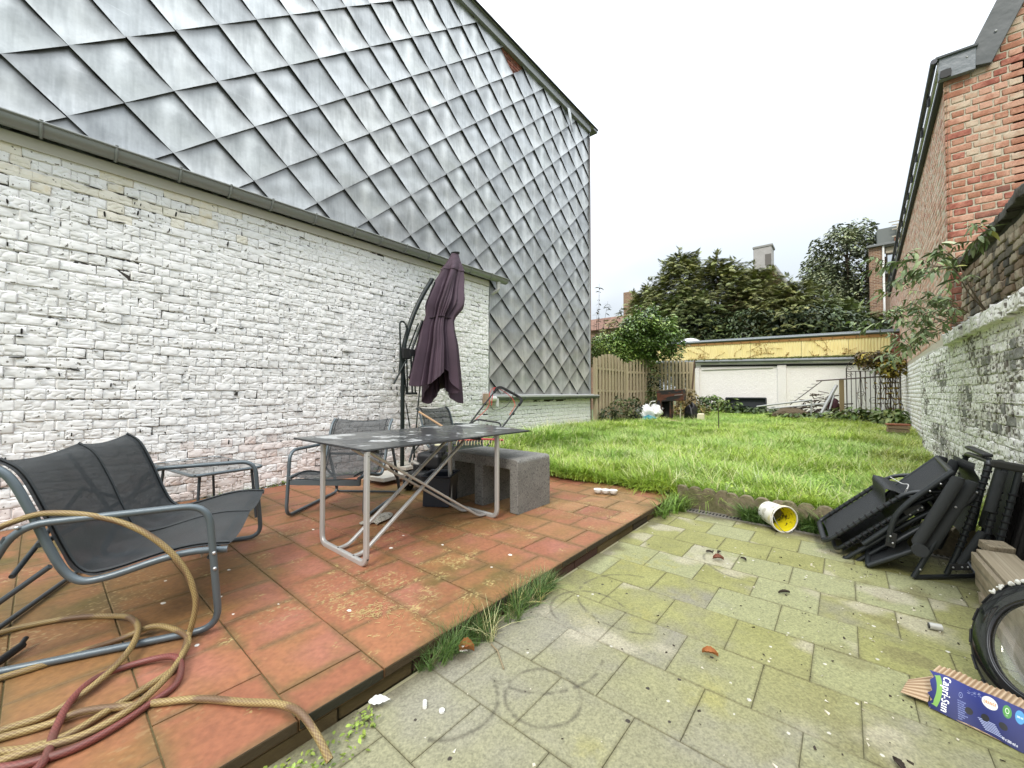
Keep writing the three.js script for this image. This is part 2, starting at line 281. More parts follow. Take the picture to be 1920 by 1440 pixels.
  for (const s of slabs) part('paving_slab', slabGeo(s[0] + 0.0009, s[1] - 0.0009, s[2] + 0.0009, s[3] - 0.0009, (s[4] - 0.5) * 0.002, 0.04, 0.0015, uvf, [(s[5] - 0.5) * 0.005, (s[4] - 0.5) * 0.005]), m, patio);
  part('joint_bed', plainBox(X1 - X0, 0.08, Z1 - Z0, [(X0 + X1) / 2, -0.0465, (Z0 + Z1) / 2]), mat([0.25, 0.235, 0.14], { roughness: 1 }), patio);
}
// ================= BRICK WALLS =================
// one brick: rough bulging face towards +z of its local frame
function brickGeo(w, h, d, seed, rough = 0.006, nx = 5, ny = 3) {
  const r = rng(seed), P = [], U = [], idx = [], at = (i, j) => i * (ny + 1) + j;
  const ou = r() * 5, ov = r() * 5;
  for (let i = 0; i <= nx; i++) for (let j = 0; j <= ny; j++) {
    const ex = i === 0 || i === nx, ey = j === 0 || j === ny;
    let x = (i / nx - 0.5) * w, y = (j / ny - 0.5) * h, z = (r() - 0.5) * rough;
    if (!ex && i === 1) x -= w / nx * 0.78; if (!ex && i === nx - 1) x += w / nx * 0.78; if (!ey && j === 1) y -= h / ny * 0.66; if (!ey && j === ny - 1) y += h / ny * 0.66;
    if (ex || ey) { z -= 0.0025 + r() * rough * 0.55; x += (r() - 0.5) * rough * 0.9; y += (r() - 0.5) * rough * 1.2; }
    if (ex && ey) { x *= 0.98; y *= 0.93; z -= rough * 0.4; }
    P.push(x, y, z + d / 2); U.push(x + ou, y + ov);
  }
  for (let i = 0; i < nx; i++) for (let j = 0; j < ny; j++) { const a = at(i, j), b = at(i + 1, j); idx.push(a, b, a + 1, b, b + 1, a + 1); }
  const loop = []; for (let i = 0; i <= nx; i++) loop.push(at(i, 0)); for (let j = 1; j <= ny; j++) loop.push(at(nx, j)); for (let i = nx - 1; i >= 0; i--) loop.push(at(i, ny)); for (let j = ny - 1; j > 0; j--) loop.push(at(0, j));
  const base = P.length / 3; for (const k of loop) { P.push(P[k * 3], P[k * 3 + 1], -d / 2); U.push(U[k * 2] + 0.01, U[k * 2 + 1] - 0.03); }
  for (let k = 0; k < loop.length; k++) { const n = (k + 1) % loop.length; idx.push(loop[k], base + k, loop[n], loop[n], base + k, base + n); }
  const g = new THREE.BufferGeometry(); g.setAttribute('position', new THREE.Float32BufferAttribute(P, 3)); g.setAttribute('uv', new THREE.Float32BufferAttribute(U, 2)); g.setIndex(idx); g.computeVertexNormals(); return g;
}
function brickSet(w, h, d, n, seed, rough, nx, ny) { return Array.from({ length: n }, (_, i) => brickGeo(w, h, d, seed + i * 7, rough, nx, ny)); }
// white limewash with scuffs: tileable, 1 m
function paintTex(seed, base, dirt, amt, spot = 0.75) {
  return tex(512, 512, (u, v) => {
    const n = tnoise(u, v, 4, seed, 5), f = tnoise(u, v, 24, seed + 5, 4), s = tnoise(u, v * 0.999, 48, seed + 9, 3);
    let c = mix3(base, dirt, smooth(0.5, 0.85, n * 0.5 + f * 0.5) * amt);
    if (s > spot) c = mix3(c, [0.1, 0.085, 0.06], smooth(spot, spot + 0.06, s) * 0.9);
    const g = 0.93 + 0.12 * f; return [c[0] * g, c[1] * g, c[2] * g];
  });
}
const bumpPaint = tex(512, 512, (u, v) => 0.5 * tnoise(u, v, 10, 301, 3) + 0.5 * tnoise(u, v, 40, 311, 3), false);
const bumpLime = tex(512, 512, (u, v) => { const a = 1 - Math.abs(2 * tnoise(u, v, 6, 331, 4) - 1), b = tnoise(u * 0.5, v, 26, 341, 3), c = 1 - Math.abs(2 * tnoise(u * 0.6, v, 12, 351, 3) - 1); return 0.3 * a + 0.35 * b + 0.35 * (1 - Math.pow(c, 6)); }, false);
const limes = [[[0.84, 0.835, 0.82], [0.66, 0.645, 0.61], 0.7, 0.76], [[0.82, 0.815, 0.8], [0.52, 0.5, 0.47], 0.7, 0.72], [[0.86, 0.855, 0.845], [0.74, 0.72, 0.7], 0.6, 0.8], [[0.8, 0.76, 0.66], [0.62, 0.5, 0.3], 0.6, 0.8], [[0.8, 0.74, 0.71], [0.58, 0.46, 0.4], 0.8, 0.76]]
  .map((p, i) => mat(0xffffff, { map: paintTex(401 + i * 31, ...p), roughness: 0.85, bumpMap: bumpLime, bumpScale: 0.018 }));
const mortarWhite = mat(0xffffff, { roughness: 1, bumpMap: bumpPaint, bumpScale: 0.01, map: tex(512, 512, (u, v) => { const n = tnoise(u, v, 26, 511, 4), m = tnoise(u, v, 3, 521, 3); return mix3([0.68, 0.67, 0.645], [0.05, 0.045, 0.04], smooth(0.575, 0.63, n * 0.6 + m * 0.4 + 0.03)); }) });
const camP = camera.position.clone(); camera.updateMatrixWorld();
const camInv = camera.matrixWorld.clone().invert();
function seenSize(p, s = 0.1) { const q = p.clone().applyMatrix4(camInv); if (q.z > -0.2) return -1; const k = 1 / Math.tan(44.06 * Math.PI / 180), x = q.x / -q.z * k / (4 / 3), y = q.y / -q.z * k; if (Math.abs(x) > 1.03 || Math.abs(y) > 1.03) return -1; return s / -q.z; }
// lay bricks on a face; place(u, y) -> position on the face, all turned by rotY
function layBricks(parent, o) {
  const { u0, u1, y0, y1, course, long, short, place, rotY, mats, pick, seed, skip, joint = 0.011, depth = 0.05, rough = 0.006, maxSingles = 300, partName = 'brick', nx, ny, jut = 0.008, wave = 0 } = o;
  const r = rng(seed), S = brickSet(long - joint, course - joint, depth, 8, seed, rough, nx, ny), H = short ? brickSet(short - joint, course - joint, depth, 6, seed + 99, rough, Math.max(2, (nx || 5) - 1), ny) : S;
  const all = []; let row = 0;
  for (let y = y0 + course / 2; y < y1 - course * 0.4; y += course, row++) {
    const hd = short && row % 2, L = hd ? short : long;
    let u = u0 - (hd ? short * 0.5 : short ? 0 : (row % 2) * long / 2);
    for (; u < u1; u += L) {
      const a = Math.max(u, u0), b = Math.min(u + L, u1), w = b - a; if (w < L * 0.28) continue;
      const uc = (a + b) / 2 + (r() - 0.5) * 0.006; if (skip && skip(uc, y, r)) continue;
      const fat = o.fat || 0; const set = hd ? H : S, g = set[Math.floor(r() * set.length)], p = place(uc, y + (r() - 0.5) * 0.006 + wave * (fbm(uc * 0.9, y * 3, seed + 3, 2) - 0.5), (r() - 0.4) * jut);
      all.push({ g, p, sx: (w - joint) / (L - joint) * (1 + fat * (r() * 0.09 - 0.012)), sy: 1 + fat * (r() * 0.2 - 0.04), rz: (r() - 0.5) * 0.025, m: pick(uc, y, r), big: seenSize(p, w) });
    }
  }
  const order = all.filter(b => b.big > 0).sort((a, b) => b.big - a.big); const singles = new Set(order.slice(0, maxSingles));
  const rest = {};
  for (const b of all) {
    _m.compose(b.p, _q.setFromEuler(_e.set(0, rotY, b.rz, 'YXZ')), V(b.sx, b.sy, 1));
    if (singles.has(b)) { const q = part(partName, b.g, mats[b.m], parent); q.matrix.copy(_m); q.matrix.decompose(q.position, q.quaternion, q.scale); }
    else (rest[b.m] ||= []).push(b.g.clone().applyMatrix4(_m));
  }
  for (const k in rest) part(partName + 's', rest[k], mats[k], parent, { kind: 'stuff' });
  return all.length;
}
// ---- left: whitewashed wall under the gutter ----
{
  const w = thing('painted_brick_wall', 'long whitewashed rough brick wall behind the terrace furniture, under the grey gutter', 'wall');
  part('wall_core', plainBox(0.3, 3.62, 7.8, [-5.45 - 0.15 - 0.006, 1.66, -1.86], undefined), mortarWhite, w);
  { const g = w.children[0].geometry, p = g.attributes.position; for (let i = 0; i < p.count; i++) g.attributes.uv.setXY(i, p.getZ(i) * 0.8, p.getY(i) * 0.8); }
  const n = layBricks(w, {
    u0: -5.76, u1: 2.0, y0: 0.0, y1: 3.46, course: 0.0915, long: 0.236, short: 0.118, rotY: Math.PI / 2, mats: limes, seed: 71, rough: 0.012, nx: 5, ny: 3, jut: 0.011, wave: 0.05, depth: 0.04, joint: 0.005, fat: 1,
    place: (u, y, j) => V(-5.45 - 0.018 + j, y, u),
    skip: () => false,
    pick: (u, y, r) => { if (y > 2.9 && u > -1.6 && r() < 0.5 * smooth(2.8, 3.3, y)) return 3; if (y < 0.75 && r() < smooth(0.9, 0.2, y) * 0.75) return 4; return r() < 0.5 ? 0 : r() < 0.55 ? 1 : 2; }
  });
}
{ // black open joints where the mortar has fallen out
  const r = rng(73), l = [], w = scene.getObjectByName('painted_brick_wall');
  for (let i = 0; i < 330; i++) { const row = Math.floor(r() * 37), y = (row + (r() < 0.6 ? 0.5 : 1)) * 0.0915, z = lerp(-5.7, 0.4, r()), v = Math.abs((y / 0.0915) % 1 - 0.5) < 0.1; if (r() > 0.25 + smooth(0.42, 0.62, fbm(z * 1.3, y * 1.3, 19, 3))) continue; const s = 0.5 + r(); l.push(tf(new THREE.IcosahedronGeometry(0.5, 0), [-5.439, y, z], [(r() - 0.5) * 0.3, 0, 0], v ? [0.016, 0.05 * s, 0.012 * s] : [0.016, 0.009 * s, 0.08 * s * (0.4 + r())])); }
  part('open_joints', l, mat([0.02, 0.018, 0.016], { roughness: 1 }), w, { kind: 'stuff' });
}
// low plinth wall below the zinc cladding
{
  const w = thing('plinth_wall', 'low whitewashed brick wall beneath the zinc cladding and short gutter', 'wall');
  part('wall_core', plainBox(0.3, 1.3, 4.25, [-5.67, 0.55, -7.88]), mortarWhite, w);
  layBricks(w, { u0: -10.0, u1: -5.78, y0: -0.05, y1: 1.1, course: 0.0915, long: 0.236, short: 0.118, rotY: Math.PI / 2, mats: limes, seed: 171, rough: 0.006, jut: 0.004, depth: 0.04, joint: 0.006, place: (u, y, j) => V(-5.53 + j, y, u), maxSingles: 200,
    pick: (u, y, r) => r() < 0.75 ? 2 : y < 0.4 ? 3 : 0 });
}
// ================= ZINC CLADDING =================
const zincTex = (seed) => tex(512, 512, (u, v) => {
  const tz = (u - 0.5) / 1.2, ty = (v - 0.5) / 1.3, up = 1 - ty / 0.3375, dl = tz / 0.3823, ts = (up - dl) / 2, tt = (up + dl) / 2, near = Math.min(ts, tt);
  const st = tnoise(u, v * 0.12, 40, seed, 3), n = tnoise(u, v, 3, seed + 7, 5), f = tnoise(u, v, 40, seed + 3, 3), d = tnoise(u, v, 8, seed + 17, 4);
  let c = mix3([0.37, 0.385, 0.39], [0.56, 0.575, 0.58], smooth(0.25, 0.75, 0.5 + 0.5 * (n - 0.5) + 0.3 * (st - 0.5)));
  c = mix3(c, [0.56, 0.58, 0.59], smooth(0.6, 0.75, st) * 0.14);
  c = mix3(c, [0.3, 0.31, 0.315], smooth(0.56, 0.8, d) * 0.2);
  c = mix3(c, [0.2, 0.205, 0.21], 0.42 * smooth(0.75, 0.1, near + 0.5 * (n - 0.5)));  // darker upper part: reflection gradient painted into the tile colour
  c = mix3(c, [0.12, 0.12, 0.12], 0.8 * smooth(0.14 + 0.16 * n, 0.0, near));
  c = mix3(c, [0.78, 0.79, 0.79], (0.34 + 0.2 * Math.cos(seed * 2.3)) * Math.exp(-Math.pow((tz + 0.04 * (d - 0.5) + 0.05 * Math.sin(seed * 1.7)) / (0.03 + 0.05 * d + 0.02 * Math.cos(seed)), 2)) * smooth(0.05, 0.3, up / 2) * smooth(1.1, 0.5, up / 2) + 0.4 * smooth(0.72, 1, Math.max(ts, tt)) * n);  // pale oxide streak, plus painted-in reflection brightening the lower edges
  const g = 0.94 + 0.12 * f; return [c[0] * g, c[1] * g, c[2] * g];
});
const zincBump = tex(512, 512, (u, v) => 0.92 * tnoise(u, v, 3, 611, 2) + 0.08 * tnoise(u, v * 0.3, 14, 621, 2), false);
const zincRough = tex(256, 256, (u, v) => { const q = 0.3 + 0.14 * tnoise(u, v * 0.4, 5, 631, 3); return [0, q, 0]; }, false);
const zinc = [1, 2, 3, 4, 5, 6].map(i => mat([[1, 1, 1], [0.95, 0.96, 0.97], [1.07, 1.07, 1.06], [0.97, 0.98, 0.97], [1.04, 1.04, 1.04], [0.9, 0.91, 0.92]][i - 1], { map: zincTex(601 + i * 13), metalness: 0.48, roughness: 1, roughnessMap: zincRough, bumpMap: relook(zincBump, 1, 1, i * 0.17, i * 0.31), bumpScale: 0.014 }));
M.darkGap = mat([0.02, 0.02, 0.022], { roughness: 0.9 });
M.galv = mat([0.27, 0.28, 0.275], { metalness: 0.35, roughness: 0.5, bumpMap: bumpSoft, bumpScale: 0.004 });
M.galvDark = mat([0.15, 0.16, 0.16], { metalness: 0.3, roughness: 0.55 });
const redBrickTex = (seed, a, b) => tex(256, 256, (u, v) => { const n = tnoise(u, v, 5, seed, 5), f = tnoise(u, v, 40, seed + 3, 3); let c = mix3(a, b, smooth(0.3, 0.7, n)); const g = 0.75 + 0.5 * f; return [c[0] * g, c[1] * g, c[2] * g]; });
const reds = [[[0.26, 0.08, 0.055], [0.4, 0.17, 0.12]], [[0.38, 0.18, 0.12], [0.48, 0.28, 0.2]], [[0.19, 0.08, 0.06], [0.3, 0.13, 0.09]], [[0.5, 0.4, 0.3], [0.42, 0.26, 0.18]], [[0.32, 0.14, 0.085], [0.42, 0.22, 0.15]]]
  .map((p, i) => mat(0xffffff, { map: relook(redBrickTex(701 + i * 9, ...p), 3, 3), roughness: 0.9, bumpMap: bumpPaint, bumpScale: 0.006 }));
M.mortar = mat([0.46, 0.42, 0.33], { roughness: 1, bumpMap: bumpGrain, bumpScale: 0.01 });
{
  const b = thing('zinc_clad_building', 'tall gable wall clad in grey zinc diamond tiles above the white wall', 'building');
  const PX = -5.56;
  part('wall_core', plainBox(1.2, 8.9, 12.0, [PX - 0.02 - 0.6, 4.3, -4.02]), M.darkGap, b);
  const a = 0.3823, h = 0.3375, r = rng(5);
  // diamond tile; grid in (s, t), lower edges stand proud
  const dents = Array.from({ length: 10 }, () => [r() * 6, r() * 6, 0.006 + 0.012 * r(), (r() - 0.5) * 0.01]);
  function tileGeo(zc, yc, kind, lim) {
    const N = 4, P = [], U = [], idx = [], [da, db, amp, sw] = dents[kind], at = (i, j) => i * (N + 1) + j;
    const cl = (z, y) => [clamp(z, lim.z0 - zc, lim.z1 - zc), clamp(y, lim.y0 - yc, lim.y1 - yc)];
    for (let i = 0; i <= N; i++) for (let j = 0; j <= N; j++) {
      const s = i / N, t = j / N; let z = a * (t - s), y = h * (1 - s - t); if (s + t < 0.3) y += 0.015;
      const k = Math.max(s, t);
      const x = 0.004 + 0.036 * Math.pow(k, 2) + 1.3 * amp * Math.sin(Math.PI * s) * Math.sin(Math.PI * t) * (0.6 + Math.sin(da + 4 * s) * 0.6) + sw * Math.sin(db + 6 * t + 3 * s) * Math.sin(Math.PI * s * 0.9 + 0.1) * 0.6 + 0.012 * Math.sin(Math.PI * Math.min(1, (s + t) * 0.9)) * Math.exp(-(((s - t) / 0.3) ** 2));
      const [zz, yy] = cl(z, y); P.push(x, yy, zz); U.push(0.5 + zz * 1.2, 0.5 + yy * 1.3);
    }
    for (let i = 0; i < N; i++) for (let j = 0; j < N; j++) { const p = at(i, j), q = at(i + 1, j); idx.push(p, q, p + 1, q, q + 1, p + 1); }
    const P0 = P, F = [], loop = []; for (let j = 0; j <= N; j++) loop.push(at(N, j)); for (let i = N - 1; i >= 0; i--) loop.push(at(i, N));
    for (const k of loop) F.push(P[k * 3] - 0.001, P[k * 3 + 1], P[k * 3 + 2], P[k * 3] - 0.036, P[k * 3 + 1] + 0.014, P[k * 3 + 2]);
    const fi = []; for (let k = 0; k < loop.length - 1; k++) { const q = k * 2; fi.push(q, q + 1, q + 2, q + 2, q + 1, q + 3); }
    const f = new THREE.BufferGeometry(); f.setAttribute('position', new THREE.Float32BufferAttribute(F, 3)); f.setAttribute('uv', new THREE.Float32BufferAttribute(F.flatMap((_, i) => i % 3 ? [] : [0, 0]), 2)); f.setIndex(fi); f.computeVertexNormals();
    const g = new THREE.BufferGeometry(); g.setAttribute('position', new THREE.Float32BufferAttribute(P, 3)); g.setAttribute('uv', new THREE.Float32BufferAttribute(U, 2)); g.setIndex(idx); g.computeVertexNormals(); return [g, f];
  }
  const cache = {}; M.fold = mat([0.03, 0.031, 0.033], { roughness: 0.7 });  // near-black fold colour stands in for shade in the open gap
  for (let i = -6; i < 30; i++) for (let j = -12; j < 16; j++) {
    if ((i + j) & 1) continue;
    const z = -0.116 - i * a, y = 4.506 + h + j * h - 0.0145 * (z + 0.116);
    const low = z > -5.84 ? 3.38 : 1.2, lim = { z0: -9.985, z1: z > -5.84 ? 3 : -5.80, y0: low, y1: 8.72 };
    if (z - a > 1.9 || z + a < lim.z0 || y + h < low + 0.03 || y - h > lim.y1 - 0.03) continue;
    if (z < -5.84 && z + a > -5.8 && y > 3.7) lim.z1 = 3;
    if (Math.abs(z + 6.6) < 0.2 && y > 8.2) continue;                       // tile torn away by the eaves
    const whole = z - a > lim.z0 && z + a < lim.z1 && y - h > lim.y0 && y + h < lim.y1, kind = Math.floor(r() * 10);
    const g = whole ? (cache[kind] ||= tileGeo(0, 0, kind, { z0: -9, z1: 9, y0: -9, y1: 9 })) : tileGeo(z, y, kind, lim);
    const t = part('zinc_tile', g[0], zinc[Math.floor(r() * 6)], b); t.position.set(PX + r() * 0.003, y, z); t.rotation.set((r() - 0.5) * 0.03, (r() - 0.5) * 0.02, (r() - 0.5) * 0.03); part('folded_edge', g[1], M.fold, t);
  }
  // torn patch with the bare bricks behind
  layBricks(b, { u0: -7.1, u1: -6.1, y0: 8.05, y1: 8.8, course: 0.075, long: 0.21, rotY: Math.PI / 2, mats: reds, seed: 9, rough: 0.004, depth: 0.03, place: (u, y, j) => V(PX - 0.02 + j * 0.3, y, u), pick: (u, y, r) => r() < 0.5 ? 2 : 0, partName: 'bare_brick', nx: 3, ny: 2 });
  part('corner_strip', [plainBox(0.07, 7.6, 0.05, [PX + 0.005, 4.98, -10.0]), plainBox(0.03, 7.6, 0.02, [PX + 0.05, 4.98, -9.99])], zinc[1], b);
  part('edge_strip', [plainBox(0.05, 2.24, 0.03, [PX + 0.06, 2.32, -5.79]), plainBox(0.02, 2.24, 0.07, [PX + 0.03, 2.32, -5.835])], M.galv, b);
  const ev = part('eaves_flashing', [plainBox(0.1, 0.2, 11.6, [PX + 0.05, 8.8, -4.2]), plainBox(0.16, 0.03, 11.8, [PX + 0.06, 8.91, -4.28])], M.galv, b);
  part('flashing_edge', plainBox(0.03, 0.03, 12.0, [PX + 0.15, 8.895, -4.33]), M.darkGap, b);
  part('torn_flap', thick((u, v) => [PX + 0.1 + 0.06 * v + 0.02 * Math.sin(u * 3), 8.72 - 0.62 * v, -8.75 - 0.16 * (1 - v * 0.5) * u - 0.1 * v], 4, 6, 0.004), zinc[3], b);
  part('roof', plainBox(5, 0.1, 12.4, [PX - 2.45, 8.99, -4.3], [0, 0, 0]), M.galvDark, b);
  part('end_wall', plainBox(4, 8.8, 0.2, [PX - 2.04, 4.3, -10.12]), reds[2], b);
}
// ---- gutter over the white wall ----
{
  const g = thing('roof_gutter', 'long grey half-round gutter along the top of the whitewashed wall', 'gutter');
  const cx = -5.345, cy = 3.575, z0 = -6.16, z1 = 2.0;
  const prof = []; for (let k = 0; k <= 12; k++) { const t = -Math.PI * k / 12; prof.push([cx + 0.082 * Math.cos(t), cy + 0.088 * Math.sin(t)]); }
  part('trough', thick((u, v) => { const k = u * 12, i = Math.min(11, Math.floor(k)), f = k - i; return [lerp(prof[i][0], prof[i + 1][0], f), lerp(prof[i][1], prof[i + 1][1], f) + 0.004 * (v - 0.5), lerp(z0, z1, v)]; }, 12, 10, -0.003), M.galv, g);
  part('rolled_lip', rod([cx + 0.088, cy + 0.004, z0], [cx + 0.088, cy + 0.004, z1], 0.012, 8), M.galv, g);
  part('back_flashing', [plainBox(0.02, 0.13, 8.1, [-5.44, 3.6, -2.05]), tf(plainBox(0.14, 0.012, 8.1), [-5.48, 3.665, -2.05], [0, 0, -0.18])], M.galv, g);
  part('fascia', plainBox(0.035, 0.1, 7.7, [-5.44, 3.435, -1.9]), mat([0.5, 0.48, 0.42], { roughness: 0.7 }), g);
  for (let z = 0.03; z > -6; z -= 0.42 + 0.13 * hash2(z * 100, 3, 1)) {
    const pts = []; for (let k = 0; k <= 10; k++) { const t = -Math.PI * k / 10; pts.push([cx + 0.09 * Math.cos(t), cy + 0.096 * Math.sin(t), z]); }
    part('bracket', sweep([[cx + 0.098, cy + 0.02, z], ...pts], 0.006, 6, false, { flat: 2.2 }), M.galv, g);
  }
  part('end_cap', tf(new THREE.CylinderGeometry(0.088, 0.088, 0.006, 20, 1, false, 0, Math.PI).rotateX(Math.PI / 2), [cx, cy, z0], [0, 0, -Math.PI / 2]), M.galv, g);
  part('outlet', [cyl(0.04, 0.04, 0.12, 14, [cx, cy - 0.12, -5.93]), cyl(0.048, 0.048, 0.02, 14, [cx, cy - 0.1, -5.93]), pipe([[cx, cy - 0.17, -5.93], [cx, cy - 0.24, -5.93], [cx - 0.14, cy - 0.3, -5.9]], 0.037, 0.05, false, 12)], mat([0.55, 0.54, 0.52], { roughness: 0.5 }), g);
}
{
  const g = thing('low_gutter', 'short grey gutter at the foot of the zinc cladding, behind the lawnmower handle', 'gutter');
  part('ledge', [tf(plainBox(0.2, 0.012, 4.5), [-5.46, 1.205, -8.0], [0, 0, -0.12]), plainBox(0.012, 0.03, 4.5, [-5.365, 1.18, -8.0])], mat([0.5, 0.51, 0.51], { metalness: 0.3, roughness: 0.5 }), g);
  const prof = t => [-5.43 + 0.065 * Math.cos(-Math.PI * t), 1.175 + 0.08 * Math.sin(-Math.PI * t)];
  part('trough', thick((u, v) => [...prof(u), lerp(-10.28, -5.72, v)], 10, 6, -0.003), M.galvDark, g);
  for (let z = -6.3; z > -10; z -= 0.55) { const pts = []; for (let k = 0; k <= 8; k++) { const q = prof(k / 8); pts.push([q[0] + 0.004 * Math.cos(-Math.PI * k / 8), q[1] - 0.006, z]); } part('bracket', sweep(pts, 0.006, 6, false, { flat: 2 }), M.galvDark, g); }
  part('end_block', [box(0.12, 0.2, 0.14, [-5.43, 1.14, -5.66], undefined, 0.01)], mat([0.5, 0.36, 0.26], { roughness: 0.9, bumpMap: bumpPaint, bumpScale: 0.01 }), g);
  part('outlet', [tf(new THREE.CylinderGeometry(0.05, 0.05, 0.16, 16), [-5.37, 1.14, -5.8], [Math.PI / 2, 0, 0]), cyl(0.035, 0.035, 0.16, 12, [-5.37, 1.06, -5.93])], mat([0.75, 0.74, 0.71], { roughness: 0.5 }), g);
}
// ================= RIGHT SIDE =================
const mossy = [[[0.8, 0.79, 0.74], [0.42, 0.4, 0.32], 0.85, 0.64], [[0.74, 0.72, 0.67], [0.1, 0.1, 0.085], 1.3, 0.56], [[0.83, 0.82, 0.78], [0.55, 0.53, 0.45], 0.8, 0.68], [[0.2, 0.2, 0.18], [0.5, 0.49, 0.44], 0.9, 0.7], [[0.79, 0.78, 0.72], [0.46, 0.45, 0.37], 0.9, 0.64]]
  .map((p, i) => mat(0xffffff, { map: paintTex(901 + i * 31, ...p), roughness: 0.92, bumpMap: bumpLime, bumpScale: 0.025 }));
const oldDark = [[[0.10, 0.085, 0.06], [0.2, 0.17, 0.12], 0.9, 0.8], [[0.2, 0.14, 0.09], [0.09, 0.07, 0.05], 0.9, 0.8], [[0.36, 0.3, 0.22], [0.16, 0.14, 0.1], 0.9, 0.75], [[0.06, 0.055, 0.045], [0.13, 0.11, 0.08], 0.9, 0.85]]
  .map((p, i) => mat(0xffffff, { map: paintTex(1001 + i * 31, ...p), roughness: 0.95, bumpMap: bumpPaint, bumpScale: 0.012 }));
{
  const w = thing('garden_wall', 'old party wall with flaking white paint below and dark mossy bricks above, on the right', 'wall');
  part('wall_core', plainBox(0.4, 1.86, 9.9, [1.165, 0.93, -4.45]), mat([0.5, 0.49, 0.43], { roughness: 1, bumpMap: bumpPaint, bumpScale: 0.02 }), w);
  layBricks(w, { u0: -9.38, u1: -1.6, y0: 0.0, y1: 1.82, course: 0.083, long: 0.215, short: 0.108, rotY: -Math.PI / 2, mats: mossy, seed: 271, rough: 0.012, jut: 0.014, wave: 0.015, depth: 0.04, joint: 0.006, fat: 1, place: (u, y, j) => V(0.979 - j * 0.8, y, u), maxSingles: 300,
    pick: (u, y, r) => { const n = fbm(u * 1.6, y * 4, 77, 3) + 0.1 * smooth(0.8, 1.7, y) * smooth(-6.5, -4.5, u); return n > 0.7 && r() < 0.5 ? 3 : n > 0.56 ? 1 : r() < 0.35 ? 0 : r() < 0.6 ? 2 : 4; } });
  // coping course standing proud
  layBricks(w, { u0: -7.05, u1: -1.6, y0: 1.81, y1: 1.96, course: 0.145, long: 0.36, rotY: -Math.PI / 2, mats: mossy, seed: 281, rough: 0.025, jut: 0.02, depth: 0.12, joint: 0.004, place: (u, y, j) => V(0.965 - j, y, u), pick: (u, y, r) => r() < 0.5 ? 2 : 0, partName: 'coping_stone' });
  part('coping_bed', plainBox(0.42, 0.04, 5.6, [1.15, 1.925, -4.3]), oldDark[3], w);
  // dark upper wall set back
  part('upper_core', plainBox(0.3, 0.92, 5.8, [1.275, 2.36, -4.3]), oldDark[3], w);
  layBricks(w, { u0: -7.2, u1: -1.6, y0: 1.94, y1: 2.76, course: 0.083, long: 0.215, short: 0.108, rotY: -Math.PI / 2, mats: oldDark, seed: 291, rough: 0.012, jut: 0.024, depth: 0.06, joint: 0.012, place: (u, y, j) => V(1.132 - j, y, u), pick: (u, y, r) => { const n = r(); return n < 0.35 ? 2 : n < 0.6 ? 0 : n < 0.85 ? 1 : 3; }, partName: 'weathered_brick', maxSingles: 220 });
  layBricks(w, { u0: -7.2, u1: -1.6, y0: 2.74, y1: 2.84, course: 0.09, long: 0.3, rotY: -Math.PI / 2, mats: oldDark, seed: 295, rough: 0.03, jut: 0.03, depth: 0.3, joint: 0.006, place: (u, y, j) => V(1.2 - j, y, u), pick: (u, y, r) => r() < 0.6 ? 3 : 0, partName: 'capping_brick' });
}
